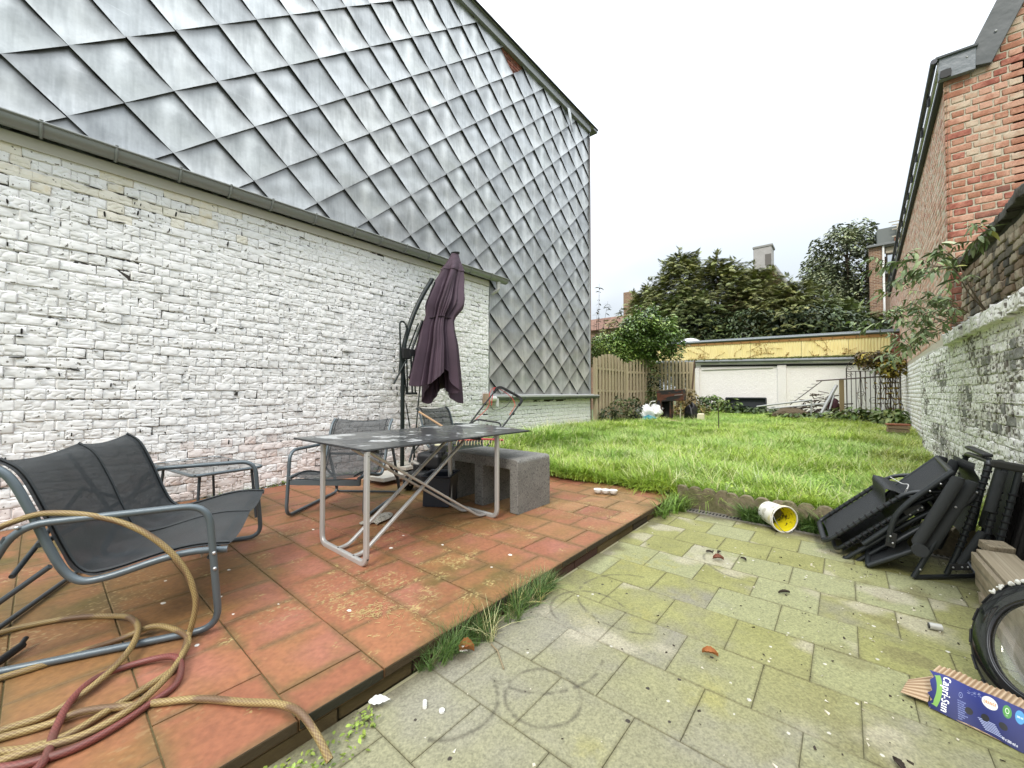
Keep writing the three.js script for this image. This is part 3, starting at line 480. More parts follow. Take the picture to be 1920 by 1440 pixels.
// ---- red brick house: side wall runs back along the garden ----
const SX = z => 1.02 + 0.0285 * (-z - 7.3);            // plane of the long side wall
const limeFar = limes.slice(0, 3);
{
  const b = thing('red_brick_house', 'tall red brick house on the right with grey verge boards and black gutter', 'building');
  const L = 15.2, ang = Math.atan(0.0285);
  const core = part('wall_core', plainBox(4, 7.2, L, [0, 0, 0]), M.mortar, b); core.position.set(SX(-7.3 - L / 2) + 0.02 + 2, 1.7, -7.32 - L / 2); core.rotation.y = -0; 
  // the long wall is slightly oblique: thin skin following it
  part('side_skin', sheet((u, v) => { const z = lerp(-7.3, -22.4, u); return [SX(z) + 0.012, lerp(-0.2, 5.3, v), z]; }, 4, 2), M.mortar, b);
  core.geometry.translate(0.3, 0, 0);
  // front bricks
  layBricks(b, { u0: 1.008, u1: 3.4, y0: 1.95, y1: 6.4, course: 0.0885, long: 0.232, short: 0.116, rotY: 0, mats: reds, seed: 301, rough: 0.006, depth: 0.05, joint: 0.014, place: (u, y, j) => V(u, y, -7.337 + j * 0.4), skip: (u, y) => y > 5.2 + Math.max(0, u - 1.3) * 2.35, maxSingles: 260,
    pick: (u, y, r) => { const n = r() * 0.6 + 0.8 * (fbm(u * 2, y * 1.2, 37, 3) - 0.25); return n < 0.22 ? 2 : n < 0.42 ? 0 : n < 0.62 ? 4 : n < 0.8 ? 1 : 3; } });
  { const s = new THREE.Shape(); s.moveTo(1.0, -0.1); s.lineTo(6, -0.1); s.lineTo(6, 13); s.lineTo(4.6, 13); s.lineTo(1.3, 5.25); s.lineTo(1.0, 5.2); const g = new THREE.ExtrudeGeometry(s, { depth: 0.3, bevelEnabled: false }); part('gable_core', tf(g, [0.06, 0, -7.62]), M.mortar, b); }
  // long side: red bricks above, limewashed below
  const lay = (y0, y1, mats, pick, seed, z0, z1, nm) => layBricks(b, { u0: z0, u1: z1, y0, y1, course: 0.0885, long: 0.232, short: 0.116, rotY: -Math.PI / 2 - ang, mats, seed, rough: 0.005, depth: 0.03, joint: 0.013, nx: 2, ny: 1, place: (u, y, j) => V(SX(u) + 0.021 - j * 0.35, y, u), pick, maxSingles: 0, partName: nm });
  const pinks = [[[0.4, 0.2, 0.14], [0.52, 0.3, 0.22]], [[0.54, 0.33, 0.25], [0.62, 0.43, 0.34]], [[0.3, 0.14, 0.1], [0.42, 0.21, 0.15]], [[0.6, 0.5, 0.4], [0.52, 0.36, 0.28]], [[0.46, 0.24, 0.16], [0.56, 0.34, 0.25]]].map((p, i) => mat(0xffffff, { map: relook(redBrickTex(751 + i * 9, ...p), 3, 3), roughness: 0.9, bumpMap: bumpPaint, bumpScale: 0.006 }));
  lay(2.02, 5.2, pinks, (u, y, r) => { const n = r(); return n < 0.2 ? 0 : n < 0.55 ? 1 : n < 0.6 ? 2 : n < 0.75 ? 3 : 4; }, 311, -22.3, -7.31, 'side_brick');
  lay(0.0, 2.02, limeFar, (u, y, r) => r() < 0.7 ? 2 : 0, 321, -17.0, -9.2, 'painted_brick');
  // eaves: black gutter on a pale soffit strip
  const P = (z, dx, y) => [SX(z) + dx, y, z];
  part('soffit', sweep([P(-7.2, -0.0, 5.24), P(-22.4, -0.0, 5.24)], 0.05, 8, false, { square: 1 }), mat([0.03, 0.03, 0.032]), b);
  part('fascia', sweep([P(-7.24, -0.055, 5.36), P(-22.4, -0.055, 5.36)], 0.1, 4, false, { twist: Math.PI / 4, flat: 0.12 }), mat([0.5, 0.5, 0.48]), b);
  part('eaves_gutter', sweep([P(-7.2, -0.1, 5.44), P(-22.4, -0.1, 5.44)], 0.032, 8), mat([0.03, 0.035, 0.05], { roughness: 0.4 }), b);
  for (let z = -8; z > -22; z -= 0.9) part('gutter_bracket', plainBox(0.03, 0.14, 0.03, P(z, -0.08, 5.36)), mat([0.05, 0.055, 0.07]), b);
  const slate = mat([0.075, 0.085, 0.09], { roughness: 0.55, bumpMap: bumpSoft, bumpScale: 0.01 });
  part('eaves_box', box(0.31, 0.27, 0.07, [1.115, 5.32, -7.26], [0, 0, -0.03], 0.006), mat([0.16, 0.18, 0.2], { roughness: 0.5, bumpMap: bumpSoft, bumpScale: 0.006 }), b);
  part('eaves_cap', box(0.36, 0.03, 0.14, [1.11, 5.465, -7.27], [0, 0, -0.03], 0.006), slate, b);
  { const s = new THREE.Shape(); s.moveTo(1.252, 5.47); s.lineTo(1.26, 5.23); s.lineTo(1.39, 5.2); s.lineTo(4.7, 12.75); s.lineTo(4.45, 12.75); s.lineTo(1.46, 5.95); const g = new THREE.ExtrudeGeometry(s, { depth: 0.05, bevelEnabled: true, bevelSize: 0.004, bevelThickness: 0.004, bevelSegments: 1 }); part('verge_board', tf(g, [0, 0, -7.29]), slate, b); }
  for (const [x, y] of [[1.43, 5.55], [1.2, 5.36]]) part('fixing', sph(0.013, [x, y, -7.225], [1, 1, 0.5], 8), M.galv, b);
  part('roof', thick((u, v) => { const z = lerp(-7.32, -22.4, u); return [lerp(1.33 + SX(z) - SX(-7.3), 4.75, v), lerp(5.42, 12.7, v), z]; }, 2, 2, 0.06), slate, b);
}
// ---- garage across the end of the garden ----
{
  const b = thing('garage', 'low white garage with a yellow corrugated fascia across the end of the garden', 'building');
  const Z = -17.1, yb = 0.2;
  const wallM = mat(0xffffff, { map: relook(paintTex(1101, [0.82, 0.81, 0.8], [0.68, 0.66, 0.62], 0.7, 0.8), 1.2, 1.2), roughness: 0.9, bumpMap: relook(bumpPaint, 2, 2), bumpScale: 0.012 });
  part('wall', plainBox(6.1, 2.5, 0.2, [-1.6, yb + 1.08, Z - 0.15]), wallM, b);
  { const u = b.children[0].geometry.attributes, p = u.position; for (let i = 0; i < p.count; i++) u.uv.setXY(i, p.getX(i), p.getY(i)); }
  for (const [x0, x1] of [[-1.87, -1.6], [-4.66, -4.5], [0.9, 1.28]]) part('pilaster', box(x1 - x0, 2.2, 0.14, [(x0 + x1) / 2, yb + 0.95, Z - 0.05], undefined, 0.012), wallM, b);
  part('lintel', plainBox(2.4, 0.035, 0.06, [-3.2, 2.19, Z - 0.03]), wallM, b);
  part('roof', thick((u, v) => [lerp(-6.3, 1.5, u), lerp(3.36, 3.2, u), lerp(Z + 0.03, Z - 6, v)], 6, 1, 0.06), M.galvDark, b);
  part('roof_edge', [sweep([[-6.3, 3.33, Z + 0.06], [-2, 3.24, Z + 0.06], [1.36, 3.165, Z + 0.06]], 0.06, 4, false, { twist: Math.PI / 4, flat: 0.6 }), sweep([[-6.3, 3.38, Z + 0.05], [1.36, 3.22, Z + 0.05]], 0.018, 6)], mat([0.2, 0.225, 0.24], { metalness: 0.3, roughness: 0.5 }), b);
  // timber batten under the roof edge
  part('batten', sheet((u, v) => [lerp(-6.2, 1.2, u), lerp(lerp(3.28, 3.11, u), lerp(3.19, 3.01, u), v), Z + 0.055], 8, 1), mat([0.36, 0.2, 0.07], { roughness: 0.9, bumpMap: bumpGrain, bumpScale: 0.01 }), b);
  for (let i = 0; i < 24; i++) part('fixing', sph(0.018, [-6 + i * 0.3, lerp(3.235, 3.06, (i * 0.3 + 0.2) / 7.4), Z + 0.065], [1, 1, 0.5], 6), mat([0.06, 0.04, 0.02]), b);
  // corrugated yellow sheets, with the brown stems of an old creeper on them
  const yel = mat(0xffffff, { roughness: 0.6, map: tex(512, 512, (u, v) => { const n = tnoise(u, v, 5, 1201, 4), f = tnoise(u, v * 0.15, 30, 1211, 3); let c = mix3([0.78, 0.67, 0.3], [0.84, 0.76, 0.42], n); c = mix3(c, [0.6, 0.46, 0.18], smooth(0.6, 0.8, f) * 0.3); return c; }) });
  const xs = [-6.2, -4.3, -2.7, -1.15, 0.1, 1.15];
  for (let i = 0; i < 5; i++) part('corrugated_sheet', sheet((u, v) => { const x = lerp(xs[i] + 0.004, xs[i + 1] - 0.004, u), k = (x + 6.2) / 7.4; return [x, lerp(lerp(3.2, 3.02, k), lerp(2.62, 2.47, k), v), Z + 0.03 + 0.012 * Math.sin(x * 2 * Math.PI / 0.076) + 0.003 * (i % 2)]; }, 130, 1, (u, v) => [u + i * 0.3, v * 0.4]), yel, b);
  part('gutter', [sweep([[-6.2, 2.56, Z + 0.1], [1.2, 2.33, Z + 0.1]], 0.08, 4, false, { twist: Math.PI / 4, flat: 0.7 })], mat([0.19, 0.21, 0.22], { metalness: 0.25, roughness: 0.55 }), b);
  part('shade_strip', plainBox(5.7, 0.07, 0.1, [-1.6, 2.25, Z - 0.08], [0, 0, -0.03]), M.darkGap, b);  // solid dark strip added as the shade below the gutter
  { const r = rng(44), l = []; for (let i = 0; i < 420; i++) { const x = lerp(-5, 1, r()), y = lerp(2.61, 2.44, (x + 6.2) / 7.4); l.push(tf(new THREE.IcosahedronGeometry(0.02 + 0.035 * r(), 0), [x, y, Z + 0.06 + 0.06 * r()], [r(), r(), r()], [1, 0.6, 1])); } part('moss', l, mat([0.09, 0.1, 0.025], { roughness: 1 }), b, { kind: 'stuff' }); }
  { const r = rng(46), l = []; for (let i = 0; i < 22; i++) { const pts = []; let x = lerp(-4.6, 0.6, r()), y = 2.6 + 0.2 * r(), a = r() * 6; for (let k = 0; k < 7; k++) { pts.push([x, clamp(y, 2.55, 3.05), Z + 0.056]); x += 0.14 * Math.cos(a); y += 0.09 * Math.sin(a); a += (r() - 0.5) * 1.2; } l.push(sweep(pts, 0.006, 4)); for (let k = 0; k < 6; k++) l.push(tf(new THREE.CircleGeometry(0.012 + 0.02 * r(), 5), [pts[k][0] + (r() - 0.5) * 0.1, pts[k][1] + (r() - 0.5) * 0.1, Z + 0.062], [r(), r(), r()])); } part('dry_creeper', l, mat([0.42, 0.28, 0.1], { roughness: 1 }), b, { kind: 'stuff' }); }
  // brick pier at the right end
  for (let i = 0; i < 12; i++) for (let k = 0; k < 2; k++) part('pier_brick', box(0.105 + (i % 2 ? 0.0 : 0.0), 0.07, 0.12, [1.21 + (k - 0.5) * 0.115 * 1, 2.18 + i * 0.08, Z + 0.02], undefined, 0.006), reds[(i + k) % 2 ? 0 : 2], b);
  // roof dome
  part('roof_dome', tf(new THREE.SphereGeometry(0.52, 20, 10, 0, 6.3, 0, 1.4), [-5.15, 3.3, Z - 1.0], [0, 0, 0], [1, 0.62, 1]), mat([0.75, 0.76, 0.78], { roughness: 0.3 }), b);
}
// ---- far houses ----
const farBrick = mat(0xffffff, { roughness: 0.95, bumpMap: bumpGrain, bumpScale: 0.01, map: tex(512, 512, (u, v) => { const R = 24, y = v * R, row = Math.floor(y), x = u * 10 + (row & 1) * 0.5, fx = x - Math.floor(x), fy = y - row; const j = fx < 0.07 || fy < 0.2; const k = hash2(Math.floor(x) % 10, row, 7); return j ? [0.36, 0.31, 0.24] : mix3([0.13, 0.07, 0.045], [0.26, 0.15, 0.09], k); }) });
const worldUV = (g, k = 0.45) => { g = g.index ? g.toNonIndexed() : g; const p = g.attributes.position, n = g.attributes.normal, u = g.attributes.uv; for (let i = 0; i < p.count; i++) u.setXY(i, (Math.abs(n.getX(i)) > 0.6 ? p.getZ(i) : p.getX(i)) * k, (Math.abs(n.getY(i)) > 0.8 ? p.getZ(i) : p.getY(i)) * k); return g; };
const glassDark = mat([0.03, 0.035, 0.045], { roughness: 0.05, metalness: 0.0, clearcoat: 1 });
{
  const b = thing('tall_brick_house', 'narrow tall brown brick house beyond the garage with a roof terrace on top', 'building');
  part('wall', worldUV(plainBox(0.56, 9.6, 5, [1.42, 4.64, -32.5])), farBrick, b);
  part('side_wall', worldUV(plainBox(3.5, 9.2, 4.4, [3.45, 4.4, -33])), farBrick, b);
  part('rainwater_pipe', cyl(0.05, 0.05, 7.2, 8, [1.72, 5.9, -29.95]), mat([0.75, 0.75, 0.74]), b);
  part('parapet', box(1.9, 0.12, 0.3, [1.98, 9.47, -29.95]), M.galvDark, b);
  const w = part('window', [box(0.75, 0.1, 0.1, [2.25, 9.1, -30.7]), box(0.75, 0.07, 0.1, [2.25, 8.06, -30.7]), box(0.07, 1.1, 0.1, [1.9, 8.6, -30.7]), box(0.07, 1.1, 0.1, [2.6, 8.6, -30.7])], mat([0.1, 0.09, 0.08]), b);
  part('pane', plainBox(0.64, 0.96, 0.02, [2.25, 8.58, -30.72]), mat([0.5, 0.55, 0.6], { roughness: 0.05, metalness: 0.9 }), w);
  part('window_head', box(0.8, 0.34, 0.14, [2.25, 9.3, -30.68]), mat([0.5, 0.45, 0.36]), b);
  part('bay_floor', box(0.9, 0.2, 0.9, [2.2, 7.93, -30.4]), M.galvDark, b);
  part('roof_hut', box(0.9, 1.05, 1.6, [1.95, 10.0, -31.2], undefined, 0.02), mat([0.13, 0.145, 0.14], { roughness: 0.6 }), b);
  const t = part('terrace_frame', [box(0.06, 1.15, 0.06, [2.33, 9.95, -30.2]), box(0.06, 1.2, 0.06, [2.62, 10.0, -30.2]), box(0.06, 1.2, 0.06, [2.1, 10.0, -30.6]), box(0.6, 0.05, 0.06, [2.4, 10.55, -30.2]), box(0.6, 0.05, 0.06, [2.4, 10.3, -30.2]), box(0.6, 0.05, 0.06, [2.4, 9.9, -30.2]), box(0.6, 0.05, 0.06, [2.3, 10.85, -30.6])], mat([0.42, 0.38, 0.3]), b);
  part('planter', box(0.5, 0.3, 0.3, [2.45, 9.75, -30.4]), mat([0.24, 0.1, 0.05]), b);
  // lean-to with tiled verge at its foot
  part('lean_to', worldUV(plainBox(1.2, 6.4, 4, [2.36, 3.1, -27.5])), farBrick, b);
  part('lean_to_verge', sweep([[1.62, 4.4, -25.4], [2.35, 7.3, -25.4]], 0.09, 4), M.darkGap, b);
}
{
  const b = thing('chimney_house', 'old brick house with a broad rendered chimney rising above the dark conifers', 'building');
  const Z = -38, s = new THREE.Shape(); s.moveTo(-8.6, -0.5); s.lineTo(-2.4, -0.5); s.lineTo(-2.4, 7.9); s.lineTo(-4.35, 11.35); s.lineTo(-6.2, 11.35); s.lineTo(-8.6, 8); 
  const gw = mat(0xffffff, { map: relook(farBrick.map, 0.4, 0.4), roughness: 0.95, color: new THREE.Color(1.25, 1.15, 0.95) });
  part('gable_wall', new THREE.ExtrudeGeometry(s, { depth: 6, bevelEnabled: false }).translate(0, 0, Z - 6), gw, b);
  part('verge', [sweep([[-4.3, 11.5, Z + 0.1], [-2.1, 7.6, Z + 0.1]], 0.16, 4), sweep([[-6.6, 11.35, Z + 0.12], [-5.3, 11.5, Z + 0.12], [-4.9, 11.3, Z + 0.12]], 0.1, 6)], mat([0.22, 0.22, 0.21]), b);
  const ch = part('chimney', box(1.28, 2.1, 1.4, [-5.02, 12.2, Z - 0.4], undefined, 0.05), mat([0.36, 0.35, 0.34], { roughness: 0.95, bumpMap: bumpSoft, bumpScale: 0.03 }), b);
  part('chimney_cap', box(1.42, 0.22, 1.5, [-5.0, 13.2, Z - 0.4], undefined, 0.06), mat([0.26, 0.26, 0.25], { roughness: 1 }), ch);
  part('recess', box(0.42, 0.9, 0.06, [-4.62, 12.05, Z + 0.3]), mat([0.12, 0.11, 0.1]), ch);
  part('roof', thick((u, v) => [lerp(-4.3, -1.9, u), lerp(11.5, 7.4, u), lerp(Z, Z - 6, v)], 2, 2, 0.1), mat([0.12, 0.11, 0.11]), b);
}
{
  const b = thing('tiled_house', 'distant house with a brown tiled roof and ivy-topped chimney at the left behind the bushes', 'building');
  part('wall', worldUV(plainBox(7, 6.9, 5, [-16.5, 3.3, -33])), farBrick, b);
  const rt = mat(0xffffff, { roughness: 0.95, map: tex(256, 256, (u, v) => { const y = v * 16, x = u * 16 + (Math.floor(y) & 1) * 0.5; const k = hash2(Math.floor(x) % 16, Math.floor(y), 3); return mix3([0.11, 0.06, 0.045], [0.24, 0.14, 0.1], k * (0.5 + 0.5 * (y % 1))); }) });
  part('roof', thick((u, v) => [lerp(-20, -12.8, u), lerp(6.6, 8.0, v), lerp(-30.2, -32.6, v)], 4, 2, 0.1, (u, v) => [u * 3, v]), rt, b);
  part('chimney', worldUV(box(0.85, 3.2, 0.85, [-13.6, 8.0, -31.5], undefined, 0.03)), farBrick, b);
}
// ---- slatted timber fence panels on the left ----
const woodTex = (seed, a, b2) => tex(256, 256, (u, v) => { const g = tnoise(u, v * 0.08, 40, seed, 3), n = tnoise(u, v, 4, seed + 3, 4); let c = mix3(a, b2, g * 0.6 + n * 0.4); return c; });
const fenceM = [1, 2, 3, 4].map(i => mat(0xffffff, { map: woodTex(1300 + i * 7, [[0.3, 0.25, 0.15], [0.36, 0.3, 0.19], [0.25, 0.2, 0.12], [0.33, 0.27, 0.18]][i - 1], [0.52, 0.45, 0.31]), roughness: 0.9, bumpMap: bumpGrain, bumpScale: 0.006 }));
function fencePanel(A, B, yA, yB, peak, label, seed) {
  const dx = B[0] - A[0], dz = B[1] - A[1], L = Math.hypot(dx, dz), ang = Math.atan2(-dz, dx), r = rng(seed);
  const t = thing('slatted_fence', label, 'fence', [A[0], 0, A[1]], ang, 'arched slatted fence panels');
  const n = 20, w = L / n, top = k => lerp(yA, yB, k) + 0.24 * Math.sin(Math.PI * clamp(k * 0.96 + 0.02)) * peak - 0.0, bot = k => lerp(lawnY(...A), lawnY(...B), k) + 0.02;
  for (let i = 0; i < n; i++) {
    const k = (i + 0.5) / n, front = i % 2 === 0, y0 = bot(k), y1 = top(k) - 0.01 * r(), h = y1 - y0;
    part('slat', box(w * (front ? 0.86 : 1.3), h, 0.018, [k * L, (y0 + y1) / 2, front ? 0.04 : -0.04], [0, 0, (r() - 0.5) * 0.012], 0.004), fenceM[Math.floor(r() * 4)], t);
  }
  for (const f of [0.14, 0.5, 0.83]) part('rail', box(L, 0.07, 0.04, [L / 2, lerp(bot(0.5), top(0.1), f), 0], [0, 0, Math.atan2(yB - yA, L) * 0.6]), fenceM[1], t);
  part('post', [box(0.075, top(0.02) - bot(0) + 0.05, 0.075, [0.0, (top(0.02) + bot(0)) / 2, 0])], fenceM[2], t);
  return t;
}
{
  const P = [[-5.45, -10.14], [-5.304, -11.894], [-4.988, -13.666], [-4.27, -15.32]];
  fencePanel(P[0], P[1], 2.2, 2.16, 1, 'arched slatted wooden fence panel nearest the zinc-clad building', 51);
  fencePanel(P[1], P[2], 2.16, 2.2, 0.8, 'middle slatted wooden fence panel with a laurel bush leaning over it', 52);
  fencePanel(P[2], P[3], 2.2, 2.3, 0.8, 'slatted wooden fence panel at the far end beside the white garage', 53);
  const t = single('fence_board', 'weathered upright grey board between the far fence panel and the garage wall', 'board', box(0.2, 2.1, 0.03, [-4.52, 1.4, -16.2], [0, 0.4, 0.02], 0.005), fenceM[3]);
  single('leaning_batten', 'dark wooden batten leaning against the far fence panel', 'batten', rod([-4.05, 0.85, -14.35], [-4.1, 2.42, -15.0], 0.028, 4), mat([0.08, 0.05, 0.03], { roughness: 0.9 }));
}
// ---- scalloped concrete edging and drain ----
{
  const conc = [0, 1, 2].map(i => mat(0xffffff, { roughness: 0.95, bumpMap: bumpGrain, bumpScale: 0.008, map: tex(256, 256, (u, v) => { const n = tnoise(u, v, 4, 1401 + i * 5, 5), f = tnoise(u, v, 50, 1405, 2); let c = mix3([0.10, 0.085, 0.05], [0.24, 0.2, 0.13], n); c = mix3(c, [0.09, 0.1, 0.03], smooth(0.5, 0.7, tnoise(u, v, 7, 1411 + i, 3)) * 0.6); const g = 0.7 + 0.6 * f; return c.map(q => q * g); }) }));
  const edge = thing('lawn_edging', 'low scalloped concrete edging along the front of the lawn', 'edging');
  const A = [-1.42, -4.55], B = [0.95, -4.49], w = 0.482, r = rng(61);
  for (let i = 0; i < 5; i++) {
    const s = new THREE.Shape(), h = 0.235 + 0.01 * (r() - 0.5), N = 56; s.moveTo(0, -0.1); s.lineTo(w - 0.006, -0.1);
    for (let k = N; k >= 0; k--) { const x = (w - 0.006) * k / N, ph = (k / N * 3.5 + 0.25) % 1; s.lineTo(x, h - 0.05 * Math.pow(1 - Math.sin(Math.PI * ph), 1.6)); }
    const g = new THREE.ExtrudeGeometry(s, { depth: 0.045, bevelEnabled: true, bevelSize: 0.006, bevelThickness: 0.006, bevelSegments: 2 });
    const p = part('edging_panel', g, conc[i % 3], edge); p.position.set(lerp(A[0], B[0], i / 4.92), -0.0 + 0.01 * (r() - 0.5), lerp(A[1], B[1], i / 4.92) - 0.03); p.rotation.set((r() - 0.6) * 0.1, -0.02, (r() - 0.5) * 0.04);
  }
  const d = thing('drain_channel', 'narrow slotted drain grate on the paving in front of the scalloped edging', 'drain');
  const gm = mat([0.2, 0.19, 0.16], { roughness: 0.7, metalness: 0.2 });
  part('channel', plainBox(2.3, 0.02, 0.13, [-0.25, -0.008, -4.465]), M.darkGap, d);
  part('frame', [box(2.3, 0.02, 0.014, [-0.25, 0.003, -4.405]), box(2.3, 0.02, 0.014, [-0.25, 0.003, -4.525])], gm, d);
  for (let x = -1.36; x < 0.88; x += 0.032) part('grate_bar', plainBox(0.013, 0.014, 0.108, [x, 0.001, -4.465]), gm, d);
}
// ================= TERRACE FURNITURE =================
M.tube = mat([0.115, 0.14, 0.155], { metalness: 0.35, roughness: 0.36, bumpMap: bumpGrain, bumpScale: 0.0006 });
M.tubeDark = mat([0.05, 0.06, 0.068], { metalness: 0.3, roughness: 0.4 });
M.alu = mat([0.52, 0.515, 0.5], { metalness: 0.45, roughness: 0.42, bumpMap: bumpGrain, bumpScale: 0.0006 });
M.black = mat([0.012, 0.012, 0.013], { roughness: 0.5 });
M.rivet = mat([0.5, 0.5, 0.5], { metalness: 0.8, roughness: 0.35 });
const weave = tex(256, 256, (u, v) => { const a = Math.sin(u * Math.PI * 2 * 64), b = Math.sin(v * Math.PI * 2 * 64); return 0.5 + 0.25 * a * Math.sign(b) + 0.25 * b; }, false);
const slingTex = tex(256, 256, (u, v) => { const n = tnoise(u, v, 3, 1501, 4), f = tnoise(u, v, 90, 1503, 1); const g = 0.8 + 0.4 * n + 0.25 * (f - 0.5); return [0.034 * g, 0.039 * g, 0.042 * g]; });
M.sling = mat(0xffffff, { map: slingTex, roughness: 0.62, bumpMap: relook(weave, 3, 3), bumpScale: 0.0015, transparent: true, opacity: 0.97, side: THREE.DoubleSide });
M.slingThin = mat(0xffffff, { map: slingTex, roughness: 0.62, bumpMap: relook(weave, 3, 3), bumpScale: 0.0015, transparent: true, opacity: 0.8, side: THREE.DoubleSide });
M.seam = mat([0.045, 0.05, 0.053], { roughness: 0.8 });
// side profile of the sling (forward z, height y)
const slingProf = new THREE.CatmullRomCurve3([[0.055, 0.378], [-0.08, 0.388], [-0.2, 0.373], [-0.4, 0.325], [-0.475, 0.325], [-0.525, 0.365], [-0.58, 0.48], [-0.646, 0.66], [-0.715, 0.81], [-0.775, 0.86]].map(p => V(0, p[1], p[0])));
function loungeSeat(t, W, panels, sling, topExtra = 0) {
  const h = W / 2, hs = h - 0.055;
  const side = x => { const s = Math.sign(x); return roundPath([[x, 0.02, -0.93], [x, 0.02, 0.035], [x, 0.617, -0.015], [x, 0.605, -0.665]], 0.1, true, 7); };
  for (const x of [-h, h]) {
    part('arm_frame', sweep(side(x), 0.0155, 10, true), M.tube, t);
    part('strut', rod([x, 0.42, -0.56], [x, 0.16, -0.88], 0.011, 8), M.tubeDark, t); part('strut', rod([x, 0.56, -0.69], [x, 0.05, -0.9], 0.014, 8), M.tubeDark, t);
  }
  const pts = slingProf.getPoints(40);
  for (const s of [-1, 1]) {
    part('seat_rail', sweep(pts.map(p => V(s * (hs + 0.015), p.y, p.z)), 0.0165, 10), M.tube, t);
    for (const q of [[0.385, 0.012], [0.31, 0.016], [0.6, -0.655]]) part('bolt', sph(0.009, [s * (h + 0.016), q[0], q[1]], [1, 1, 1], 8), M.rivet, t);
  }
  for (const [a, y, z] of [[hs, 0.345, -0.02], [hs, 0.5, -0.62], [h, 0.02, -0.93]]) part('cross_bar', rod([-a, y, z], [a, y, z], 0.0125), M.tubeDark, t);
  if (W > 1) for (const [a, b] of [[[-hs, 0.38, -0.7], [0, 0.62, -0.74]], [[hs, 0.38, -0.7], [0, 0.62, -0.74]], [[0, 0.35, -0.55], [0, 0.82, -0.8]]]) part('back_brace', rod(a, b, 0.011), M.tubeDark, t);
  for (let k = 0; k < panels; k++) {
    const a = lerp(-hs, hs, k / panels), b = lerp(-hs, hs, (k + 1) / panels);
    part('sling', sheet((u, v) => {
      const p = slingProf.getPoint(u), q = slingProf.getTangent(u), sag = 0.028 * Math.sin(Math.PI * v) * (0.5 + 0.7 * Math.sin(Math.PI * u)), wr = 0.004 * Math.sin(v * 19 + u * 30) * Math.exp(-(((u - 0.45) / 0.15) ** 2));
      const end = 0.016 * Math.sin(Math.PI * v) * (u > 0.97 || u < 0.03 ? 1 : 0);
      return [lerp(a, b, v), p.y + 0.017 * (-q.z) - sag * Math.abs(q.z) + wr - end, p.z + 0.017 * q.y - sag * q.y * 0.8 + wr];
    }, 44, 14, (u, v) => [u * 4, v * 2 + k]), sling, t);
  }
  const seam = x => { const P = []; for (let i = 0; i <= 30; i++) { const u = i / 30, p = slingProf.getPoint(u), q = slingProf.getTangent(u); P.push(V(x, p.y - 0.021 * q.z, p.z + 0.021 * q.y)); } return sweep(P, 0.002, 5, false, { flat: 4, up: [1, 0, 0] }); };
  part('seam', seam(-hs + 0.03), M.seam, t); part('seam', seam(hs - 0.03), M.seam, t); for (let k = 1; k < panels; k++) part('seam', seam(lerp(-hs, hs, k / panels)), M.seam, t);
}
{
  const t = thing('garden_loveseat', 'two-seat garden bench with dark mesh sling and grey tubular arms, under the hose', 'garden bench', [-2.97, TY, -0.835], 155 * Math.PI / 180);
  loungeSeat(t, 1.35, 2, M.sling);
  part('care_tag', thick((u, v) => [-0.46 + 0.11 * u, 0.33 - 0.035 * v, -0.1 + 0.01 * v], 2, 2, 0.001), mat([0.5, 0.48, 0.42]), t);
}
{
  const t = thing('garden_armchair', 'dark mesh garden armchair behind the left end of the table', 'armchair', [-3.675, TY, -1.72], 36.7 * Math.PI / 180);
  loungeSeat(t, 0.73, 1, M.slingThin);
  part('seat_front_bar', box(0.66, 0.05, 0.025, [0, 0.335, 0.03]), M.tube, t);
  const t2 = t.clone(); t2.name = numbered('garden_armchair'); t2.userData = { label: 'second dark mesh garden armchair half hidden behind the table and parasol pole', category: 'armchair' }; t2.position.set(-4.2, TY + 0.03, -3.97); t2.rotation.y = Math.PI / 2; t2.scale.set(0.9, 1.04, 1); scene.add(t2);
}
// ---- glass side table ----
M.darkGlass = mat([0.022, 0.025, 0.026], { roughness: 0.06, clearcoat: 1, clearcoatRoughness: 0.04 });
{
  const t = thing('side_table', 'low side table with dark glass top and grey rim behind the garden bench', 'side table', [-4.63, TY, -1.03], 7 * Math.PI / 180);
  const rr = [[-0.5, 0.47, -0.27], [0.5, 0.47, -0.27], [0.5, 0.47, 0.27], [-0.5, 0.47, 0.27]];
  part('rim', sweep(roundPath(rr, 0.08, true, 6), 0.014, 8, true, { flat: 1 }), M.tube, t);
  part('table_top', box(0.99, 0.008, 0.53, [0, 0.476, 0], undefined, 0.003), M.darkGlass, t);
  for (const [x, z] of [[-0.42, -0.2], [0.42, -0.2], [0.42, 0.2], [-0.42, 0.2]]) part('leg', rod([x, 0.46, z], [x * 1.08, 0, z * 1.15], 0.012), M.tubeDark, t);
}
